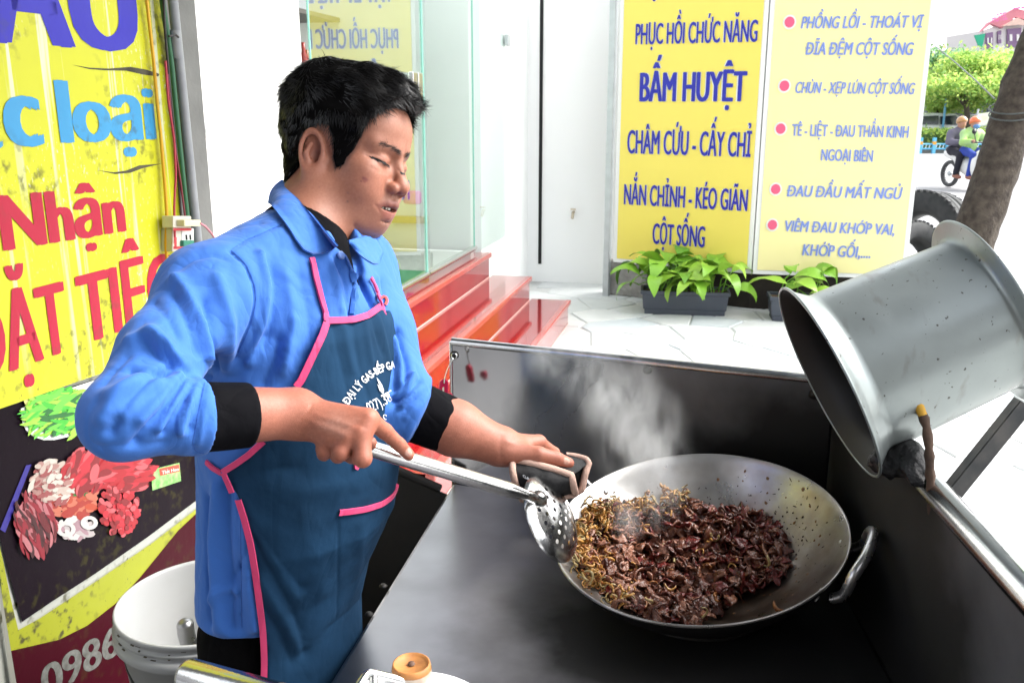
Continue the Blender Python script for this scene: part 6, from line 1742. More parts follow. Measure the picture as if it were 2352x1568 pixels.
HP = [(.110, .104), (.090, .096), (.076, .078), (.062, .054), (.055, .026), (.050, .000), (.041, -.024), (.028, -.032), (.018, -.016), (.014, .014), (.004, .030), (-.014, .032), (-.026, .020), (-.033, -.006),
      (-.036, -.036), (-.048, -.066), (-.085, -.085), (-.16, -.080), (-.16, .2), (.12, .2), (.12, .10)]
def polysd(x, y, poly):
    d = np.full(len(x), 1e9); s = np.ones(len(x))
    n = len(poly)
    for i in range(n):
        ax, ay = poly[i]; bx, by = poly[i - 1]
        ex, ey = bx - ax, by - ay; wx, wy = x - ax, y - ay
        t = np.clip((wx * ex + wy * ey) / (ex * ex + ey * ey), 0, 1)
        d = np.minimum(d, (wx - ex * t) ** 2 + (wy - ey * t) ** 2)
        c1 = y >= ay; c2 = y < by; c3 = ex * wy > ey * wx
        fl = (c1 & c2 & c3) | (~c1 & ~c2 & ~c3)
        s = np.where(fl, -s, s)
    return s * np.sqrt(d)
# ---- skin sculpting strokes and colouring
def strokes(V, F, bvh, lst, fallback=None, damp=None):
    N = vnormals(V, F); D = np.zeros(len(V))
    for pts, amp, w in lst:
        L = castline(bvh, pts, 0, max(6, 4 * len(pts)), fallback)
        if len(L) < 2: continue
        lo, hi = L.min(0) - 3 * w, L.max(0) + 3 * w
        m = ((V > lo) & (V < hi)).all(1)
        if not m.any(): continue
        dd = polydist(V[m], L)
        if damp is not None: amp_w = damp[m]
        else: amp_w = 1.0
        D[m] += amp_w * amp * (np.exp(-(dd / w) ** 2) if amp > 0 else np.exp(-(dd / w) ** 1.15))
    return V + N * D[:, None]
bh = bvh_of(Vh, Fh)
Vh = strokes(Vh, Fh, bh, [
    ([(842, 357), (862, 364), (880, 371), (893, 381)], -.0020, .0024),      # eyelid slit
    ([(845, 351), (868, 356), (888, 368), (897, 379)], -.0011, .0022),      # lid fold
    ([(915, 391), (924, 398), (931, 396)], -.0014, .0025),
    ([(903, 428), (890, 436), (884, 450), (873, 462)], -.0012, .005),       # nasolabial fold
    ([(886, 425), (884, 437), (892, 446), (902, 448)], -.0016, .0030),      # wing of the nose
    ([(852, 385), (872, 395), (890, 398)], -.0007, .0035),
    ([(815, 520), (822, 531), (834, 541), (850, 545)], -.0026, .006),       # under the chin
    ([(862, 470), (868, 476), (872, 484)], -.0010, .003),
])
Lh = to_head(Vh.astype(f32)).astype(float)
SK = np.array([.340, .145, .090])
def g(P, c, r): return np.exp(-((P - np.asarray(c)) ** 2 / np.asarray(r) ** 2).sum(1))[:, None]
Lm = Lh.copy(); Lm[:, 1] = np.abs(Lm[:, 1])
ch = np.tile(SK, (len(Vh), 1))
def blend(c, w, col): return c * (1 - w) + np.asarray(col) * w
ch = blend(ch, .42 * g(Lm, (.07, .045, -.04), (.03, .03, .028)), (.44, .150, .092))
ch = blend(ch, .5 * g(Lh, (.112, 0, -.04), (.018, .022, .016)), (.42, .135, .085))
ch = blend(ch, .45 * g(Lm, (-.012, .08, -.012), (.03, .03, .04)), (.40, .135, .085))
lipU = np.clip(1 - polydist(Lm, [(.1035, 0, -.0655), (.0990, .012, -.0665), (.079, .0340, -.0728)]) / .0082, 0, 1)[:, None]
lipL = np.clip(1 - polydist(Lm, [(.0965, 0, -.0830), (.0925, .012, -.0820), (.078, .0330, -.0750)]) / .0086, 0, 1)[:, None]
ch = blend(ch, np.clip(3.2 * lipU, 0, .92), (.20, .058, .046))
ch = blend(ch, np.clip(3.0 * lipL, 0, .88), (.27, .080, .062))
ch = blend(ch, .22 * g(Lh, (.1, 0, -.060), (.02, .03, .008)), (.20, .13, .11))          # shaved moustache
ch = blend(ch, .22 * g(Lh, (.085, 0, -.108), (.03, .035, .016)), (.24, .15, .12))
brow = np.clip(1 - polydist(Lm, [(.098, .012, .0145), (.092, .026, .0195), (.082, .040, .0175)]) / .0050, 0, 1)[:, None]
ch = blend(ch, np.clip(1.2 * brow, 0, .55), (.085, .05, .04))
mo = ((Lh[:, 0] > .082) & (np.abs(Lh[:, 1]) < .018) & (np.abs(Lh[:, 2] + .0742) < .0024))[:, None]
ch = blend(ch, mo * .85, (.06, .018, .015))
nos = g(Lm, (.1045, .0080, -.0465), (.0060, .0036, .0046))
ch = blend(ch, np.clip(1.2 * nos, 0, .85), (.07, .02, .015))
cav = g(Lm, (-.007, .073, -.021), (.008, .008, .012)); ch = blend(ch, .6 * cav, (.16, .04, .025))  # shade of the ear hollow painted into the skin colour
def spot(px, py, r, col, w=.9):
    global ch
    q = cast(bh, px, py)
    if q is None: return
    e = np.exp(-(np.linalg.norm(Vh - q, axis=1) / r) ** 2)[:, None]
    ch = blend(ch, np.clip(w * e, 0, 1), col)
for a in [(839, 411, .0030, (.20, .045, .045)), (834, 409, .0022, (.17, .04, .04)), (837, 417, .0022, (.25, .07, .06)), (829, 416, .0013, (.15, .04, .04)), (843, 414, .002, (.20, .05, .05)), (799, 443, .0016, (.17, .09, .08)), (798, 463, .0015, (.06, .03, .03)),
          (785, 497, .0011, (.16, .07, .06)), (828, 389, .0010, (.2, .07, .06)), (771, 393, .001, (.2, .08, .07)), (733, 430, .001, (.2, .09, .07)), (851, 472, .001, (.12, .05, .05)), (702, 429, .001, (.15, .07, .06))]:
    spot(*a)
_hl = polysd(Lh[:, 0], Lh[:, 2], HP)
ch = blend(ch, np.clip((.0045 - _hl) / .008, 0, .85)[:, None] * (Lh[:, 2] > -.09)[:, None] * (np.abs(Lh[:, 1]) < .078)[:, None], (.02, .014, .012))
ch *= (1 + .06 * vnoise(Lh * 90, 3) + .05 * vnoise(Lh * 260, 5) + .05 * vnoise(Lh * 28, 8))[:, None]
def hand_col(V, kn):
    c = np.tile(SK * np.array([1.08, .93, .95]), (len(V), 1))
    for p in kn:
        q = at(*p); e = np.exp(-(np.linalg.norm(V - q, axis=1) / .014) ** 2)[:, None]
        c = c * (1 - .4 * e) + .4 * e * np.array([.44, .135, .085])
    return c * (1 + .07 * vnoise(V * 110, 4) + .06 * vnoise(V * 330, 6) + .06 * vnoise(V * 40, 9))[:, None]
cr_ = hand_col(Vr, R_MET + [f[0][1] for f in R_FIN] + [R_FIN[0][0][3]])
cl_ = hand_col(Vl, L_MET[:1] + [L_THB[2], L_THB[3]])
br = bvh_of(Vr, Fr); bl = bvh_of(Vl, Fl)
# a pale healed burn on the back of the right hand, the fingernails
q = cast(br, 772, 977)
if q is not None:
    w = np.clip(1.5 - np.linalg.norm((Vr - q) * np.array([.75, .75, 1.25]), axis=1) / .014 + .35 * vnoise(Vr * 120, 2), 0, 1)[:, None] * .5
    cr_ = blend(cr_, w, (.46, .26, .20))
for b, V, c, pts in ((br, Vr, 'r', (940, 1038)), (bl, Vl, 'l', (1302, 1058))):
    q = cast(b, *pts)
    if q is None: continue
    e = np.clip(4.0 - np.linalg.norm(V - q, axis=1) / .0052 * 3.2, 0, 1)[:, None] * .9
    if c == 'r': cr_ = blend(cr_, e, (.60, .39, .32))
    else: cl_ = blend(cl_, e, (.60, .36, .28))
Vr = strokes(Vr, Fr, br, [
    ([(900, 1000), (890, 1008)], -.0007, .0016), ([(895, 992), (884, 1002)], -.0006, .0014), ([(925, 1020), (914, 1030)], -.0006, .0015), ([(921, 1016), (911, 1026)], -.0005, .0013),
    ([(690, 962), (706, 948), (716, 930)], -.0008, .0024), ([(690, 990), (712, 972)], -.0010, .0028), ([(690, 1000), (716, 984)], -.0009, .0025),
    ([(850, 955), (800, 930), (745, 925)], .0006, .004), ([(826, 985), (780, 968), (730, 955)], .0007, .004), ([(795, 1000), (755, 985), (715, 970)], .0006, .004),
    ([(930, 1033), (942, 1030), (948, 1040)], -.0005, .0012), ([(838, 980), (815, 975), (790, 985)], -.0012, .005),
])
Vl = strokes(Vl, Fl, bl, [([(1284, 1046), (1280, 1058)], -.0007, .0016), ([(1277, 1044), (1273, 1056)], -.0006, .0016), ([(1270, 1043), (1268, 1055)], -.0006, .0015),
    ([(1235, 1030), (1200, 1022), (1165, 1015)], .0010, .004), ([(1150, 1000), (1148, 1030), (1150, 1050)], -.0008, .003), ([(1294, 1054), (1298, 1050), (1310, 1056)], -.0005, .0012)], 1.4)
V = np.concatenate([Vh, Vr, Vl, Vt]); k1, k2, k3 = len(Vh), len(Vh) + len(Vr), len(Vh) + len(Vr) + len(Vl)
F = np.concatenate([Fh, Fr + k1, Fl + k2, Ft + k3])
skin = mat('skin', rough=.50, spec=.42, attr='tint', noise=(300, .45, (.25, .085, .052)), bump=(900, .45, .0008), sss=(.10, (1.0, .35, .2), .010))
me = np_mesh('person', V, F)
set_attr(me, 'tint', np.concatenate([ch, cr_, cl_, np.tile(SK, (len(Vt), 1))]))
person = link('person', me, skin)
tag(person, 'cook in blue shirt and navy apron stirring the wok with a skimmer', 'person')

# ---- teeth
tm = MB()
for k in range(-3, 4):
    p = from_head((.0910 - .0011 * k * k, k * .0052, -.0722)); 
    M = Matrix.Translation(p) @ Matrix(HM.tolist()).to_4x4()
    tm.box((0, 0, 0), (.003, .0046, .0058), 0, M)
tm.build('teeth', mat('tooth', (.75, .70, .62), .25), person)

# ---- hair
def f_hair(P):
    p = to_head(P)
    x, y, z = p[:, 0], p[:, 1], p[:, 2]
    base = smin(ell(p, (-.008, 0, .034), (.097, .078, .088)), ell(p, (.048, 0, .043), (.047, .060, .050)), .02)
    neck = smin(ell(p, (.02, 0, -.036), (.06, .066, .086)), rc(p, (-.022, 0, -.045), NECK_L, .060, .064), .03)
    base = smin(smin(base, neck, .025), f_head(p), .004)
    th = .004 + .017 * np.clip((z - .03) / .08, 0, 1) + .012 * np.clip((-x - .02) / .08, 0, 1) * np.clip((z + .07) / .06, 0, 1) + .003 * vnoise(p * 60, 1) + .0045 * vnoise(p * 26, 2)
    cap = base - th
    fr = smin(chain(p, [(.030, -.030, .112), (.062, -.020, .112), (.085, -.004, .101)], [.030, .020, .011], .02),
              chain(p, [(.030, .02, .115), (.062, .022, .110), (.084, .026, .097)], [.030, .020, .011], .02), .02)
    m = polysd(x, z, HP)
    d = smax(cap, m, .006)
    d = smin(d, fr + .003 * vnoise(p * 70, 4), .012)
    d = smin(d, ell(p, (-.055, 0, .085), (.055, .062, .046)), .03)
    return d * f32(HS)
Vc, Fc = sdf_mesh(f_hair, HC - np.array([.16, .15, .12]), HC + np.array([.16, .16, .17]), .0030)
hairm = mat('hair', (.0035, .003, .0032), .38, spec=.4)
hair = link('hair', np_mesh('hair', Vc, Fc), mat('hair_base', (.0022, .002, .002), .9, spec=.05), person)
Nc = vnormals(Vc, Fc)
def ribbons(roots, dirs, nrm, ln, w, lift, droop, seg=4, curl=.0):
    n = len(roots); vs = []; 
    side = np.cross(dirs, nrm); side /= np.linalg.norm(side, axis=1, keepdims=True) + 1e-9
    for k in range(seg + 1):
        t = k / seg
        c = roots + dirs * (ln * t)[:, None] + nrm * (lift * ln * (t - .7 * t * t))[:, None] + np.array([0, 0, -1.0]) * (droop * ln * t * t)[:, None] + side * (curl * ln * t * t)[:, None]
        ww = (w * (1 - t ** 2 * .96))[:, None]
        vs += [c - side * ww, c + side * ww]
    V = np.stack(vs, 1).reshape(-1, 3)
    m = 2 * (seg + 1); F = []
    b = np.arange(n) * m
    for k in range(seg):
        F.append(np.stack([b + 2 * k, b + 2 * k + 1, b + 2 * k + 3, b + 2 * k + 2], 1))
    return V, np.concatenate(F)
lc = to_head(Vc.astype(f32)).astype(float)
tri = RNG.choice(len(Vc), 26000)
ro, no, lo_ = Vc[tri], Nc[tri], lc[tri]
HMx, HMz = HM[:, 0], HM[:, 2]
top = np.clip((lo_[:, 2] - .03) / .06, 0, 1)[:, None]
back = np.clip((-lo_[:, 0] - .03) / .05, 0, 1)[:, None]
flow = top * (HMx * 1.0 - HMz * .05) * (1 - .75 * back) + (1 - top) * (-HMz * .9 - HMx * .35 * (1 - 0 * back)) + back * top * (-HMx * .8 - HMz * .25)
flow = flow + RNG.normal(0, .15, flow.shape)
flow -= no * (flow * no).sum(1)[:, None] * .9
flow /= np.linalg.norm(flow, axis=1, keepdims=True)
ln = RNG.uniform(.010, .020, len(tri)) + .014 * top[:, 0] * RNG.random(len(tri)) + .010 * (back * np.clip((lo_[:, 2] + .01) / .04, 0, 1) * np.clip((.09 - lo_[:, 2]) / .03, 0, 1))[:, 0] * RNG.random(len(tri))
ln *= np.where(lo_[:, 2] < .0, .62, 1)
lift = RNG.uniform(.05, .34, len(tri)) + .45 * (back[:, 0] * (RNG.random(len(tri)) < .35))
Vs, Fs = ribbons(ro - no * .002, flow, no, ln, RNG.uniform(.0003, .0007, len(tri)), lift, RNG.uniform(0, .25, len(tri)), 4, RNG.normal(0, .15, len(tri)))
link('hair_strands', np_mesh('hair_strands', Vs, Fs), hairm, person)
# eyebrows and lashes
def brow_strands(pts, n, ln, w, dirpx, bvh, name, spread, off=0.0006, lift=.25):
    vs = []; rr = []; dd = []; nn = []
    P = smoothline(pts, 40)
    for _ in range(n):
        i = RNG.integers(0, 40); q = P[i] + RNG.normal(0, spread, 2)
        r = ray(*q); r /= np.linalg.norm(r)
        hit = bvh.ray_cast(Vector(CAM), Vector(r))
        if hit[0] is None: continue
        p = np.array(hit[0]); nm = np.array(hit[1])
        d = at(q[0] + dirpx[0], q[1] + dirpx[1], 1.3) - at(q[0], q[1], 1.3)
        d = d / np.linalg.norm(d) + RNG.normal(0, .25, 3); d -= nm * (d @ nm) * .85; d /= np.linalg.norm(d)
        rr.append(p + nm * off); dd.append(d); nn.append(nm)
    rr, dd, nn = map(np.array, (rr, dd, nn)); m = len(rr)
    Vq, Fq = ribbons(rr, dd, nn, RNG.uniform(.6, 1.1, m) * ln, np.full(m, w), np.full(m, lift), np.zeros(m), 3)
    link(name, np_mesh(name, Vq, Fq), hairm, person)
bh2 = bvh_of(Vh, Fh)
LASH = [[(856, 361.5), (866, 365), (876, 369.5), (886, 375.5), (894, 382)], [(919, 395.5), (924, 398), (929, 398)]]
brow_strands([(876, 331), (890, 333), (904, 339), (919, 350)], 90, .0075, .00026, (-10, -2), bh2, 'eyebrow', 2.4)
brow_strands([(931, 363), (936, 357), (940, 355)], 70, .006, .0004, (4, -4), bh2, 'eyebrow', 2.2)
brow_strands([(848, 359), (864, 364.5), (880, 371.5), (893, 381)], 150, .0060, .00035, (4, 7), bh2, 'eyelashes', .7, .0004, .5)
brow_strands([(920, 396), (928, 399)], 40, .005, .00035, (2, 7), bh2, 'eyelashes', .7, .0004, .5)
# ---- shirt
def cloth_mat(name, col, rough=.78, weave=900, vary=.12, bumpd=.0006, crumple=.30, dk=.72):
    m = mat(name, col, rough, spec=.25 if max(col) > .3 else .08, noise=(9, vary, tuple(c * dk for c in col)))
    nt = m.node_tree; b = nt.nodes['Principled BSDF']
    b.inputs['Sheen Weight'].default_value = .10 if max(col) > .3 else 0
    tc = nt.nodes.new('ShaderNodeTexCoord')
    n1 = nt.nodes.new('ShaderNodeTexNoise'); n1.inputs['Scale'].default_value = weave
    n2 = nt.nodes.new('ShaderNodeTexNoise'); n2.inputs['Scale'].default_value = 34; n2.inputs['Detail'].default_value = 4
    ad = nt.nodes.new('ShaderNodeMath'); ad.operation = 'MULTIPLY_ADD'; ad.inputs[1].default_value = .12
    bp = nt.nodes.new('ShaderNodeBump'); bp.inputs['Strength'].default_value = .55; bp.inputs['Distance'].default_value = bumpd * 4
    nt.links.new(tc.outputs['Object'], n1.inputs['Vector']); nt.links.new(tc.outputs['Object'], n2.inputs['Vector'])
    def ridge(scale, vec, rot):
        q = nt.nodes.new('ShaderNodeTexNoise'); q.inputs['Scale'].default_value = scale; q.inputs['Detail'].default_value = 2.5; q.inputs['Distortion'].default_value = .6
        mp = nt.nodes.new('ShaderNodeMapping'); mp.inputs['Scale'].default_value = vec; mp.inputs['Rotation'].default_value = rot
        nt.links.new(tc.outputs['Object'], mp.inputs['Vector']); nt.links.new(mp.outputs[0], q.inputs['Vector'])
        a = nt.nodes.new('ShaderNodeMath'); a.operation = 'SUBTRACT'; a.inputs[1].default_value = .5; nt.links.new(q.outputs['Fac'], a.inputs[0])
        b_ = nt.nodes.new('ShaderNodeMath'); b_.operation = 'ABSOLUTE'; nt.links.new(a.outputs[0], b_.inputs[0])
        c_ = nt.nodes.new('ShaderNodeMapRange'); c_.inputs[1].default_value = 0; c_.inputs[2].default_value = .10; nt.links.new(b_.outputs[0], c_.inputs[0]); return c_.outputs[0]
    r1 = ridge(9, (1, 1, .45), (0, .3, .2)); r2_ = ridge(17, (1, 1, .6), (.5, -.4, .3))
    b2 = nt.nodes.new('ShaderNodeMath'); b2.operation = 'MULTIPLY_ADD'; b2.inputs[1].default_value = .45; nt.links.new(r2_, b2.inputs[0]); nt.links.new(r1, b2.inputs[2])
    b3 = nt.nodes.new('ShaderNodeBump'); b3.inputs['Strength'].default_value = crumple; b3.inputs['Distance'].default_value = .006
    nt.links.new(b2.outputs[0], b3.inputs['Height']); nt.links.new(b3.outputs[0], bp.inputs['Normal'])
    nt.links.new(n1.outputs['Fac'], ad.inputs[0]); nt.links.new(n2.outputs['Fac'], ad.inputs[2])
    nt.links.new(ad.outputs[0], bp.inputs['Height']); nt.links.new(bp.outputs[0], b.inputs['Normal'])
    return m
shirtm = cloth_mat('shirt_blue', (.042, .150, .50))
seamm = cloth_mat('shirt_seam', (.025, .10, .40))
Vs, Fs = sdf_mesh(f_shirt, (-.60, .82, .86), (.02, 1.60, 1.50), .0036)
Vs = relax(Vs, Fs, 2)
bs0 = bvh_of(Vs, Fs)
_damp = np.ones(len(Vs))
for _C, _E, _W in ((CUFF_R, E_R, W_R), (CUFF_L, E_L, W_L)):          # the hems of the sleeves stay even
    _ax = (_W - _E) / np.linalg.norm(_W - _E); _h = -((Vs - _C) @ _ax)
    _nr = np.linalg.norm(Vs - _C - np.outer((Vs - _C) @ _ax, _ax), axis=1) < .07
    _damp = np.where(_nr, np.minimum(_damp, np.clip((_h - .004) / .03, .12, 1)), _damp)
FOLDS = [
    # right sleeve: creases fanning out of the bend of the elbow
    ([(388, 854), (348, 868), (293, 923), (253, 993)], -.0058, .0075), ([(375, 845), (330, 862), (275, 905), (235, 960)], .0040, .010),
    ([(406, 859), (366, 883), (322, 905), (280, 950)], .0036, .008), ([(428, 868), (384, 923), (341, 978), (315, 1020)], -.0062, .0070),
    ([(418, 863), (372, 915), (325, 965)], .0042, .008), ([(445, 874), (425, 916), (395, 956), (377, 993)], -.0052, .006), ([(436, 870), (404, 925), (366, 985)], .0046, .007),
    ([(456, 880), (438, 930), (415, 990)], .0040, .007), ([(466, 880), (452, 930), (436, 985)], -.0038, .005),
    ([(330, 780), (360, 815), (400, 848), (440, 862), (480, 868)], -.0085, .0085), ([(350, 765), (390, 815), (430, 842), (475, 850)], .0058, .013),
    ([(300, 850), (340, 858), (385, 856)], -.0040, .006), ([(250, 905), (300, 890), (350, 880)], .0030, .010),
    ([(404, 640), (434, 682), (463, 744), (478, 802), (471, 850)], .0046, .0095), ([(400, 672), (425, 715), (450, 775), (458, 830)], -.0036, .011),
    ([(470, 690), (490, 745), (500, 800), (495, 850)], -.0045, .009), ([(500, 640), (520, 700), (530, 770), (520, 840)], .0035, .012),
    ([(350, 690), (385, 720), (410, 770)], -.0030, .010), ([(300, 780), (340, 770), (380, 790)], .0030, .012), ([(415, 610), (445, 590), (490, 580), (520, 590)], -.0028, .010),
    ([(240, 880), (262, 850), (290, 820)], -.0022, .008), ([(230, 1030), (300, 1030), (380, 1020)], -.0022, .012),
    ([(476, 872), (458, 956), (446, 1018), (448, 1040)], -.0022, .0032), ([(482, 872), (470, 956), (455, 1022)], .0018, .004),
    # body
    ([(531, 575), (566, 607), (586, 657), (588, 695), (575, 748), (542, 821)], -.0030, .0038), ([(598, 584), (611, 651), (607, 710), (592, 768), (570, 830)], .0038, .008),
    ([(622, 600), (634, 660), (630, 730), (610, 800)], -.0028, .009), ([(534, 572), (566, 551), (607, 534), (645, 516)], -.0012, .0024),
    ([(560, 830), (585, 800), (610, 770)], -.0030, .007), ([(650, 850), (665, 800), (680, 740)], .0026, .010), ([(690, 640), (705, 700), (712, 760), (700, 820)], -.0020, .010),
    ([(655, 620), (668, 690), (668, 760), (655, 830)], .0024, .012), ([(640, 780), (630, 830), (605, 880)], -.0034, .009), ([(730, 610), (745, 660), (750, 720)], -.0022, .008),
    ([(757, 600), (775, 650), (785, 710)], .0022, .007), ([(770, 600), (792, 640), (800, 690), (806, 720)], -.0026, .006), ([(545, 500), (600, 480), (640, 480)], .0022, .010), ([(480, 540), (540, 520), (600, 510)], -.0020, .010),
    ([(815, 650), (812, 690), (810, 725)], -.0040, .004), ([(806, 600), (812, 640), (818, 680)], .0032, .005), ([(835, 640), (850, 670), (862, 700)], .0022, .006),
    ([(875, 650), (880, 700), (890, 760)], -.0024, .006), ([(865, 640), (870, 680), (876, 720)], .0022, .006),
    # left sleeve pushed up in rolls
    ([(893, 740), (905, 800), (912, 860), (906, 915)], -.0052, .008), ([(915, 760), (928, 810), (936, 844), (930, 892), (908, 918)], -.0062, .006), ([(905, 780), (918, 830), (920, 875)], .0044, .008),
    ([(948, 862), (935, 890), (912, 908)], .0056, .007), ([(961, 878), (939, 900), (912, 926)], -.0064, .006), ([(975, 885), (950, 902), (922, 930)], .0054, .006), ([(986, 893), (960, 912), (932, 940)], -.0050, .005),
    ([(990, 905), (960, 930), (935, 960)], .0030, .006), ([(945, 960), (930, 985), (925, 1010)], -.0030, .006),
    # tail of the shirt
    ([(500, 1120), (490, 1230), (496, 1340), (505, 1440)], .0050, .014), ([(520, 1110), (518, 1220), (528, 1330), (530, 1440)], -.0052, .011), ([(548, 1150), (550, 1300), (552, 1446)], -.0014, .0022),
    ([(565, 1190), (570, 1300), (585, 1440)], .0048, .012), ([(475, 1150), (470, 1290), (482, 1430)], -.0040, .010), ([(535, 1330), (560, 1290), (575, 1250)], -.0030, .008), ([(480, 1380), (510, 1350), (540, 1360)], .0026, .008),
]
Vs = strokes(Vs, Fs, bs0, [(p_, max(-.0095, min(.012, a_ * 2.2)), w_ * .84) for p_, a_, w_ in FOLDS], None, _damp)
Ns = vnormals(Vs, Fs)
Vs = Vs + Ns * (.0016 * vnoise(Vs * np.array([16, 16, 9]), 21) + .0007 * vnoise(Vs * 60, 22))[:, None]
shirt = link('shirt', np_mesh('shirt', Vs, Fs), shirtm, person)
bs = bvh_of(Vs, Fs)
def tube_on(name, bvh, pts, r, mt, parent, off=0.0, n=28, fallback=None, flat=1.0, it=2):
    L = castline(bvh, pts, off, n, fallback, it)
    if len(L) < 3: return None
    return ribbon(name, L, bvh, r, mt, parent)
def ribbon(name, L, bvh, w, mt, parent, th=.0016):
    """a narrow tape laid on a surface along the 3D line L, half width w"""
    n = len(L); vs = []; fs = []
    T = np.gradient(L, axis=0); T /= np.linalg.norm(T, axis=1, keepdims=True) + 1e-9
    for i in range(n):
        q = bvh.find_nearest(Vector(L[i])); nm = np.array(q[1]); 
        if nm @ (CAM - L[i]) < 0: nm = -nm
        s = np.cross(T[i], nm); s /= np.linalg.norm(s) + 1e-9
        for a, b in ((-1, -.4), (-.95, 1), (0, 1.08), (.95, 1), (1, -.4)):
            vs.append(L[i] + s * w * a + nm * th * b)
    for i in range(n - 1):
        for k in range(4):
            fs.append((i * 5 + k, i * 5 + k + 1, (i + 1) * 5 + k + 1, (i + 1) * 5 + k))
    me = np_mesh(name, np.array(vs), np.array(fs), False)
    return link(name, me, mt, parent)

lashm = mat('lash_dark', (.012, .008, .007), .5)
for pts in LASH:
    L = castline(bh2, pts, .0003, 12)
    if len(L) > 3: ribbon('eyelid_line', L, bh2, .00085, lashm, person, .0003)
# ---- black undershirt: neck and cuffs
def f_under(P):
    ax = from_head((-.022, 0, -.045)) - NECK; ln_ = np.linalg.norm(ax); ax /= ln_
    d = rc(P, NECK - ax * .03, from_head((-.022, 0, -.045)), .068, .0605)
    d = smax(d, (P - (NECK + ax * .020).astype(f32)) @ (ax + np.array([.0, .0, -.05])).astype(f32), .004)
    TN3 = np.array([TN[0], TN[1], 0])
    d = smin(d, rc(P, NECK + TN3 * .045 + np.array([0, 0, -.01]), NECK + TN3 * .085 + np.array([0, 0, -.09]), .034, .026), .02)
    return d
Vu, Fu = sdf_mesh(f_under, NECK - .13, NECK + .13, .004)
blackm = cloth_mat('black_knit', (.0032, .0032, .0045), .85, 1400)
link('undershirt_collar', np_mesh('undershirt_collar', Vu, Fu), blackm, person)
def cuff(name, E, Wp, t0, t1, r0, r1, tilt=(0, 0, 0)):
    ax = (Wp - E) / np.linalg.norm(Wp - E)
    def f(P):
        d = rc(P, E + (Wp - E) * (t0 - .06), E + (Wp - E) * (t1 + .05), r0, r1) + f32(.0012) * vnoise(P * 45, 3).astype(f32)
        d = smax(d, (P - (E + (Wp - E) * t1).astype(f32)) @ (ax + np.array(tilt)).astype(f32), .005)
        return smax(d, -((P - (E + (Wp - E) * t0).astype(f32)) @ ax.astype(f32)), .003)
    c = E + (Wp - E) * (t0 + t1) / 2
    Vc_, Fc_ = sdf_mesh(f, c - .1, c + .1, .0035)
    return link(name, np_mesh(name, Vc_, Fc_), blackm, person)
cuff('undershirt_cuff', E_R, W_R, .41, .74, .0412, .0385)
cuff('undershirt_cuff', E_L, W_L, .10, .63, .049, .041)

# ---- collar of the shirt, front edge, button
def patch(name, A, B, bow, mt, parent, th=.0022, nu=22, nv=7):
    A = smoothline(A, nu, 1); B = smoothline(B, nu, 1)
    c = (A.mean(0) + B.mean(0)) / 2
    V0 = []
    for j in range(nv):
        t = j / (nv - 1)
        V0.append(A * (1 - t) + B * t)
    V0 = np.array(V0).reshape(-1, 3)
    F0 = np.array([(j * nu + i, j * nu + i + 1, (j + 1) * nu + i + 1, (j + 1) * nu + i) for j in range(nv - 1) for i in range(nu - 1)])
    N0 = vnormals(V0, F0)
    if (N0 * (CAM - V0)).sum() < 0: N0 = -N0; F0 = F0[:, ::-1]
    tt = np.repeat(np.linspace(0, 1, nv), nu)
    V0 = V0 + N0 * (bow * np.sin(np.pi * tt))[:, None]
    Vb = V0 - N0 * th
    n = len(V0)
    edge = [j * nu for j in range(nv)] 
    bd = list(range(nu)) + [(j + 1) * nu - 1 for j in range(1, nv)] + list(range(n - 2, n - nu - 1, -1)) + [j * nu for j in range(nv - 2, 0, -1)]
    Fe = np.array([(bd[i], bd[i - 1], bd[i - 1] + n, bd[i] + n) for i in range(len(bd))])
    me = np_mesh(name, np.concatenate([V0, Vb]), np.concatenate([F0, F0[:, ::-1] + n, Fe]))
    return link(name, me, mt, parent), V0, F0
def on_shirt(pts, off): return np.array([cast(bs, x, y, off, 1.3) for x, y in smoothline(pts, 22, 1)])
fold = [at(x, y, d) for x, y, d in ((648, 412, 1.375), (662, 428, 1.345), (695, 469, 1.29), (724, 504, 1.255), (752, 540, 1.235), (775, 566, 1.225))]
edge = on_shirt([(617, 465), (645, 510), (669, 543), (683, 572), (696, 592), (712, 594), (748, 584), (776, 568)], .008)
edge[0] = at(615, 466, 1.36); edge[1] = edge[0] * .5 + edge[2] * .5
col_o, Vcol, Fcol = patch('collar', np.array(fold), edge, .006, shirtm, shirt)
fold2 = [at(x, y, d) for x, y, d in ((800, 552, 1.235), (820, 546, 1.26), (842, 540, 1.285), (852, 548, 1.29))]
edge2 = [at(x, y, d) for x, y, d in ((804, 562, 1.235), (830, 588, 1.225), (858, 606, 1.24), (872, 606, 1.265), (882, 580, 1.30), (866, 558, 1.315))]
patch('collar', np.array(fold2), np.array(edge2), .004, shirtm, shirt)
bcol = bvh_of(Vcol, Fcol)
for pts in ([(622, 470), (650, 512), (674, 545), (688, 574), (699, 588)], [(699, 588), (714, 590), (746, 580), (772, 566)]):
    L = castline(bcol, pts, .0004, 20)
    if len(L) > 3: ribbon('stitching', L, bcol, .0006, seamm, shirt, .0003)
for pts in ([(812, 612), (814, 650), (812, 690), (809, 722)], [(778, 570), (794, 595), (806, 622), (812, 648)]):
    L = castline(bs, pts, .001, 20, 1.25)
    ribbon('placket_edge', L, bs, .0035, shirtm, shirt, .0018)
for pts in ([(531, 575), (566, 607), (586, 657), (588, 695), (575, 748), (542, 821)], [(534, 572), (566, 551), (607, 534), (645, 516)], [(552, 1150), (554, 1300), (556, 1440)], [(472, 872), (454, 956), (442, 1018), (448, 1036), (468, 1040)]):
    L = castline(bs, pts, .0003, 30)
    if len(L) > 3: ribbon('seam', L, bs, .0007, seamm, shirt, .0003)
bt = MB()
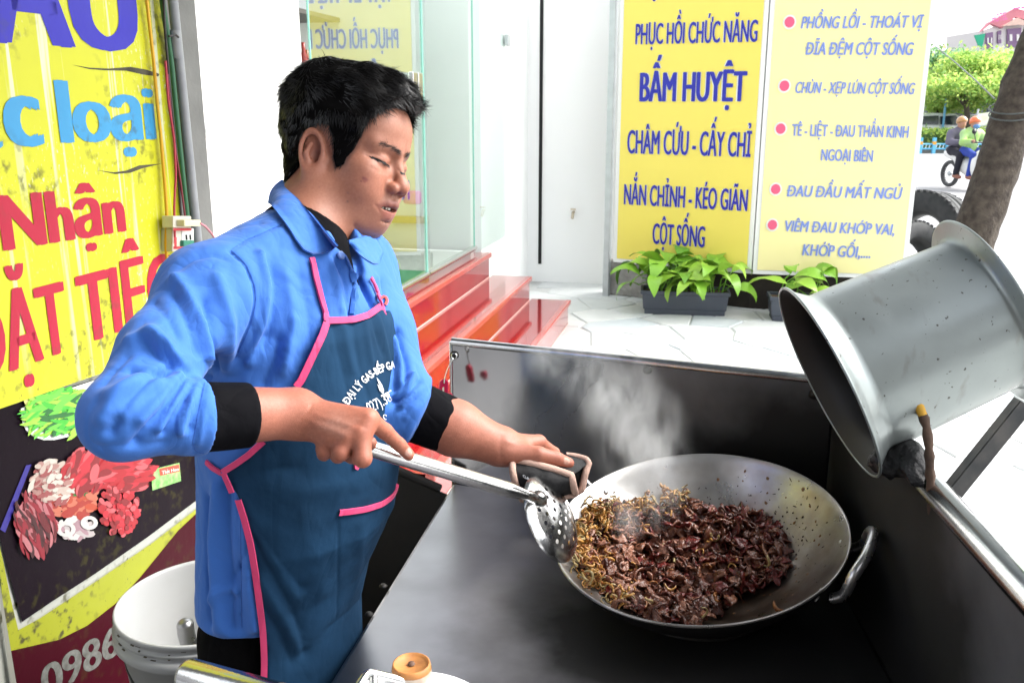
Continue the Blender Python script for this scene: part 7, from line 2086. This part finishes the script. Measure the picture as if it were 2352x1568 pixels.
p = cast(bs, 779, 588, .004, 1.25); q = bs.find_nearest(Vector(p)); nq = Vector(q[1])
Mb = Matrix.Translation(p) @ nq.to_track_quat('Z', 'Y').to_matrix().to_4x4()
bt.lathe([(0, .0012), (.0035, .0012), (.0052, .0022), (.006, .0012), (.006, -.001)], 18, Mb)
bt.build('button', mat('button', (.16, .27, .60), .35), shirt)

# ---- apron
_tb = bvh_of(*sdf_mesh(lambda P: smin(f_torso(P, .010), f_shoulders(P) - f32(.010), .05), (-.60, .95, .60), (.02, 1.60, 1.50), .006))
def th_z(px, py):
    p = cast(_tb, px, py, 0, 1.2)
    cx, cy = np.interp(p[2], T_TAB[:, 0], T_TAB[:, 1]), np.interp(p[2], T_TAB[:, 0], T_TAB[:, 2])
    l = (p[0] - cx) * TL[0] + (p[1] - cy) * TL[1]; n = (p[0] - cx) * TN[0] + (p[1] - cy) * TN[1]
    return math.atan2(l, n), p[2]
EDGE = np.array(sorted([th_z(*q)[::-1] for q in ((750, 740), (736, 775), (716, 820), (692, 878), (655, 945), (600, 1015), (545, 1060), (512, 1082), (530, 1125), (550, 1155), (572, 1240), (590, 1340), (603, 1440), (610, 1530))]))
thl, ztl = th_z(752, 738); thr, ztr = th_z(872, 712)
print('apron edge', EDGE.round(3).tolist(), thl, ztl, thr, ztr)
THC = (thl + thr) / 2
def f_apron(P):
    d = smin(f_torso(P, .009), f_shoulders(P) - f32(.009), .05)
    zz = P[:, 2]
    cx = np.interp(zz, T_TAB[:, 0], T_TAB[:, 1]); cy = np.interp(zz, T_TAB[:, 0], T_TAB[:, 2])
    l = (P[:, 0] - cx) * TL[0] + (P[:, 1] - cy) * TL[1]; n = (P[:, 0] - cx) * TN[0] + (P[:, 1] - cy) * TN[1]
    th = np.arctan2(l, n)
    el = np.interp(zz, EDGE[:, 0], EDGE[:, 1])
    er = np.minimum(2 * THC - el + 2.2 * np.clip((ztr - zz) / .08, 0, 1), 1.9)
    rad = np.sqrt(l * l + n * n)
    m = np.maximum((el - th), (th - er)) * np.maximum(rad, .05)
    t = np.clip((th - thl) / (thr - thl), -.3, 1.3)
    m = np.maximum(m, zz - (ztl + (ztr - ztl) * t - .008 * np.sin(np.pi * np.clip(t, 0, 1))))
    m = np.maximum(m, .60 - zz)
    m = np.maximum(m, -.04 - n)          # only the front half
    return np.maximum(d, m.astype(f32)).astype(f32)
Va, Fa = sdf_mesh(f_apron, (-.58, .95, .58), (.02, 1.60, 1.42), .0036)
Va = relax(Va, Fa, 1)
ba0 = bvh_of(Va, Fa)
Va = strokes(Va, Fa, ba0, [
    ([(765, 750), (775, 800), (790, 860), (800, 900)], -.0022, .007), ([(790, 750), (800, 800), (812, 850)], .0024, .007), ([(812, 745), (818, 800), (830, 850), (850, 920)], -.0024, .006), ([(838, 735), (845, 780), (855, 830)], .0024, .006),
    ([(856, 728), (866, 770), (880, 810)], -.0026, .005), ([(870, 730), (885, 780), (895, 830)], .0022, .006),
    ([(555, 1170), (600, 1230), (650, 1300), (690, 1350)], -.0042, .010), ([(580, 1240), (630, 1330), (680, 1420), (700, 1500)], -.0048, .009), ([(565, 1180), (620, 1270), (680, 1370)], .0034, .011),
    ([(605, 1400), (640, 1450), (670, 1520)], -.0040, .009), ([(600, 1330), (640, 1400), (690, 1490)], .0036, .010), ([(540, 1100), (600, 1080), (680, 1075)], -.0028, .012), ([(620, 1120), (700, 1130), (780, 1120)], .0020, .016),
    ([(776, 1180), (776, 1300), (774, 1420)], -.0016, .0022), ([(890, 1180), (880, 1260), (850, 1340)], -.0026, .012), ([(700, 1180), (720, 1260), (740, 1360)], .0022, .016), ([(830, 1200), (830, 1280), (815, 1360)], .0020, .012),
    ([(760, 1440), (810, 1400), (860, 1330)], -.003, .010)])
Na = vnormals(Va, Fa)
Va = Va + Na * (.0014 * vnoise(Va * np.array([15, 15, 8]), 31) + .0006 * vnoise(Va * 55, 32))[:, None]
apronm = cloth_mat('apron_navy', (.0130, .046, .100), .88, 1100, .7, crumple=.12, dk=.5)
apron = link('apron', np_mesh('apron', Va, Fa), apronm, person)
ba = bvh_of(Va, Fa)
pink = cloth_mat('apron_pink_trim', (.66, .055, .17), .7, 1300, .05)
for nm, pts, w in (
    ('trim', [(749, 742), (740, 770), (716, 820), (692, 872), (680, 888)], .0050),
    ('trim', [(746, 737), (780, 736), (812, 734), (845, 724), (872, 704)], .0046),
    ('trim', [(606, 1012), (570, 1045), (540, 1066), (513, 1083)], .0042),
    ('trim', [(514, 1084), (524, 1106), (534, 1130)], .0040),
    ('trim', [(548, 1146), (562, 1190), (577, 1250), (588, 1320), (597, 1390), (604, 1450), (607, 1510), (606, 1560)], .0046),
    ('pocket_trim', [(778, 1176), (800, 1174), (840, 1168), (878, 1156), (902, 1138), (915, 1110), (920, 1085)], .0044)):
    L = castline(_tb, pts, .0012, 34, 1.2)
    ribbon(nm, L, _tb, w, pink, apron, .0016)
# neck straps and side tie run over the shirt
for nm, pts, w in (('strap', [(712, 594), (722, 640), (734, 690), (747, 740)], .0042), ('strap', [(846, 640), (858, 664), (870, 700), (886, 752)], .0038), ('strap', [(480, 1058), (494, 1072), (514, 1083)], .0036)):
    L = castline(bs, pts, .004, 26, 1.25)
    ribbon(nm, L, bs, w, pink, apron, .0022)

# ---- white print on the apron, drawn flat then laid on the cloth
whitep = mat('apron_print', (.72, .74, .76), .8)
def text_pts(body, bold=.0, ex=1.0):
    return text2d(body, bold)
def _unused_text(body, bold=.0):
    c = bpy.data.curves.new('txt', 'FONT'); c.body = body; c.offset = bold; c.resolution_u = 3
    o = bpy.data.objects.new('txt', c); COL.objects.link(o)
    bpy.context.view_layer.update()
    dg = bpy.context.evaluated_depsgraph_get()
    m = bpy.data.meshes.new_from_object(o.evaluated_get(dg))
    V = np.array([v.co[:2] for v in m.vertices]) if len(m.vertices) else np.zeros((0, 2)); F = [tuple(p.vertices) for p in m.polygons]
    bpy.data.objects.remove(o); bpy.data.curves.remove(c); bpy.data.meshes.remove(m)
    return V, F
def print_on(name, bvh, V2, F, mt, parent, off=.0022, fb=1.25):
    V3 = [cast(bvh, x, y, off, fb) for x, y in V2]
    me = bpy.data.meshes.new(name); me.from_pydata([tuple(v) for v in V3], [], F); me.validate(); me.update()
    return link(name, me, mt, parent)
def arc_text(body, P0, P1, P2, hpx, name='lettering', bold=.02, xs=1.0):
    """letters along a quadratic curve of picture points"""
    V, F = text_pts(body, bold)
    w = V[:, 0].max(); P0, P1, P2 = map(np.array, (P0, P1, P2))
    t = np.clip(V[:, 0] / w, 0, 1)[:, None]
    c = (1 - t) ** 2 * P0 + 2 * t * (1 - t) * P1 + t * t * P2
    T = 2 * (1 - t) * (P1 - P0) + 2 * t * (P2 - P1); T /= np.linalg.norm(T, axis=1, keepdims=True)
    Nn = np.stack([T[:, 1], -T[:, 0]], 1)
    out = c + Nn * (V[:, 1:2] / .73 * hpx)
    return print_on(name, ba, out, F, whitep, apron)
arc_text('ĐẠI LÝ GAS-BẾP GA', (798, 930), (846, 852), (905, 846), 18)
arc_text('027).383', (846, 948), (875, 934), (908, 914), 25, bold=.0)
arc_text('0.088', (866, 972), (888, 962), (908, 950), 14, bold=.0)
arc_text('67.7', (884, 988), (896, 981), (911, 972), 14, bold=.0)
fl = [(862, 866), (868, 876), (874, 888), (880, 904), (876, 898), (872, 892), (865, 882), (872, 888), (866, 876)]
print_on('flame_emblem', ba, np.array([(862, 866), (868, 873), (875, 884), (879, 896), (878, 904), (874, 894), (867, 880), (864, 881), (871, 890), (877, 905), (869, 896)]), [(0, 1, 6), (1, 2, 5, 6), (2, 3, 4, 5), (7, 8, 10), (8, 9, 10)], whitep, apron)
for k in range(3):
    a = np.array([(875, 906), (889, 899)]) + np.array([1.0, 2.6]) * k
    print_on('flame_emblem', ba, np.array([a[0], a[1], a[1] + (.6, 1.6), a[0] + (.6, 1.6)]), [(0, 1, 2, 3)], whitep, apron)
# embroidered mark on the shirt
emb = mat('embroidery_red', (.62, .05, .04), .7); embn = mat('embroidery_navy', (.02, .05, .22), .7)
L = castline(bs, [(872, 688), (878, 682), (886, 684), (888, 694), (884, 702)], .002, 14, 1.27); ribbon('emblem', L, bs, .0022, emb, shirt, .0008)
V2, F2 = text_pts('việan', .02); V2 = V2 / V2[:, 0].max() * 24; V2 = np.stack([858 + V2[:, 0], 706 - V2[:, 1] * 1.7], 1)
print_on('emblem', bs, V2, F2, embn, shirt, .002, 1.27)

# ---- trousers and shoes
def f_trou(P):
    d = f_torso(P, -.024)
    d = smax(d, P[:, 2] - .93, .01); d = smax(d, .76 - P[:, 2], .03)
    for s in (-1, 1):
        d = smin(d, chain(P, leg_pts(s), [.076, .066, .056], .02), .02)
    return smax(d, .05 - P[:, 2], .004)
Vp, Fp = sdf_mesh(f_trou, (-.62, 1.0, .02), (-.05, 1.6, 1.0), .012)
trm = cloth_mat('trousers_black', (.002, .002, .0022), .95, 900)
link('trousers', np_mesh('trousers', Vp, Fp), trm, person)
shm = mat('shoe_black', (.02, .02, .022), .5)
for s in (-1, 1):
    f0 = leg_pts(s)[2].copy(); f0[2] = 0
    tv = np.array([TN[0], TN[1], 0])
    def f_shoe(P, f0=f0, tv=tv):
        d = smin(rc(P, f0 + np.array([0, 0, .045]), f0 + tv * .15 + np.array([0, 0, .032]), .045, .034), rc(P, f0 + np.array([0, 0, .05]), f0 + np.array([0, 0, .1]), .045, .045), .02)
        return smax(d, .003 - P[:, 2], .004)
    Vq, Fq = sdf_mesh(f_shoe, f0 - .1, f0 + .26, .007)
    link('shoe', np_mesh('shoe', Vq, Fq), shm, person)
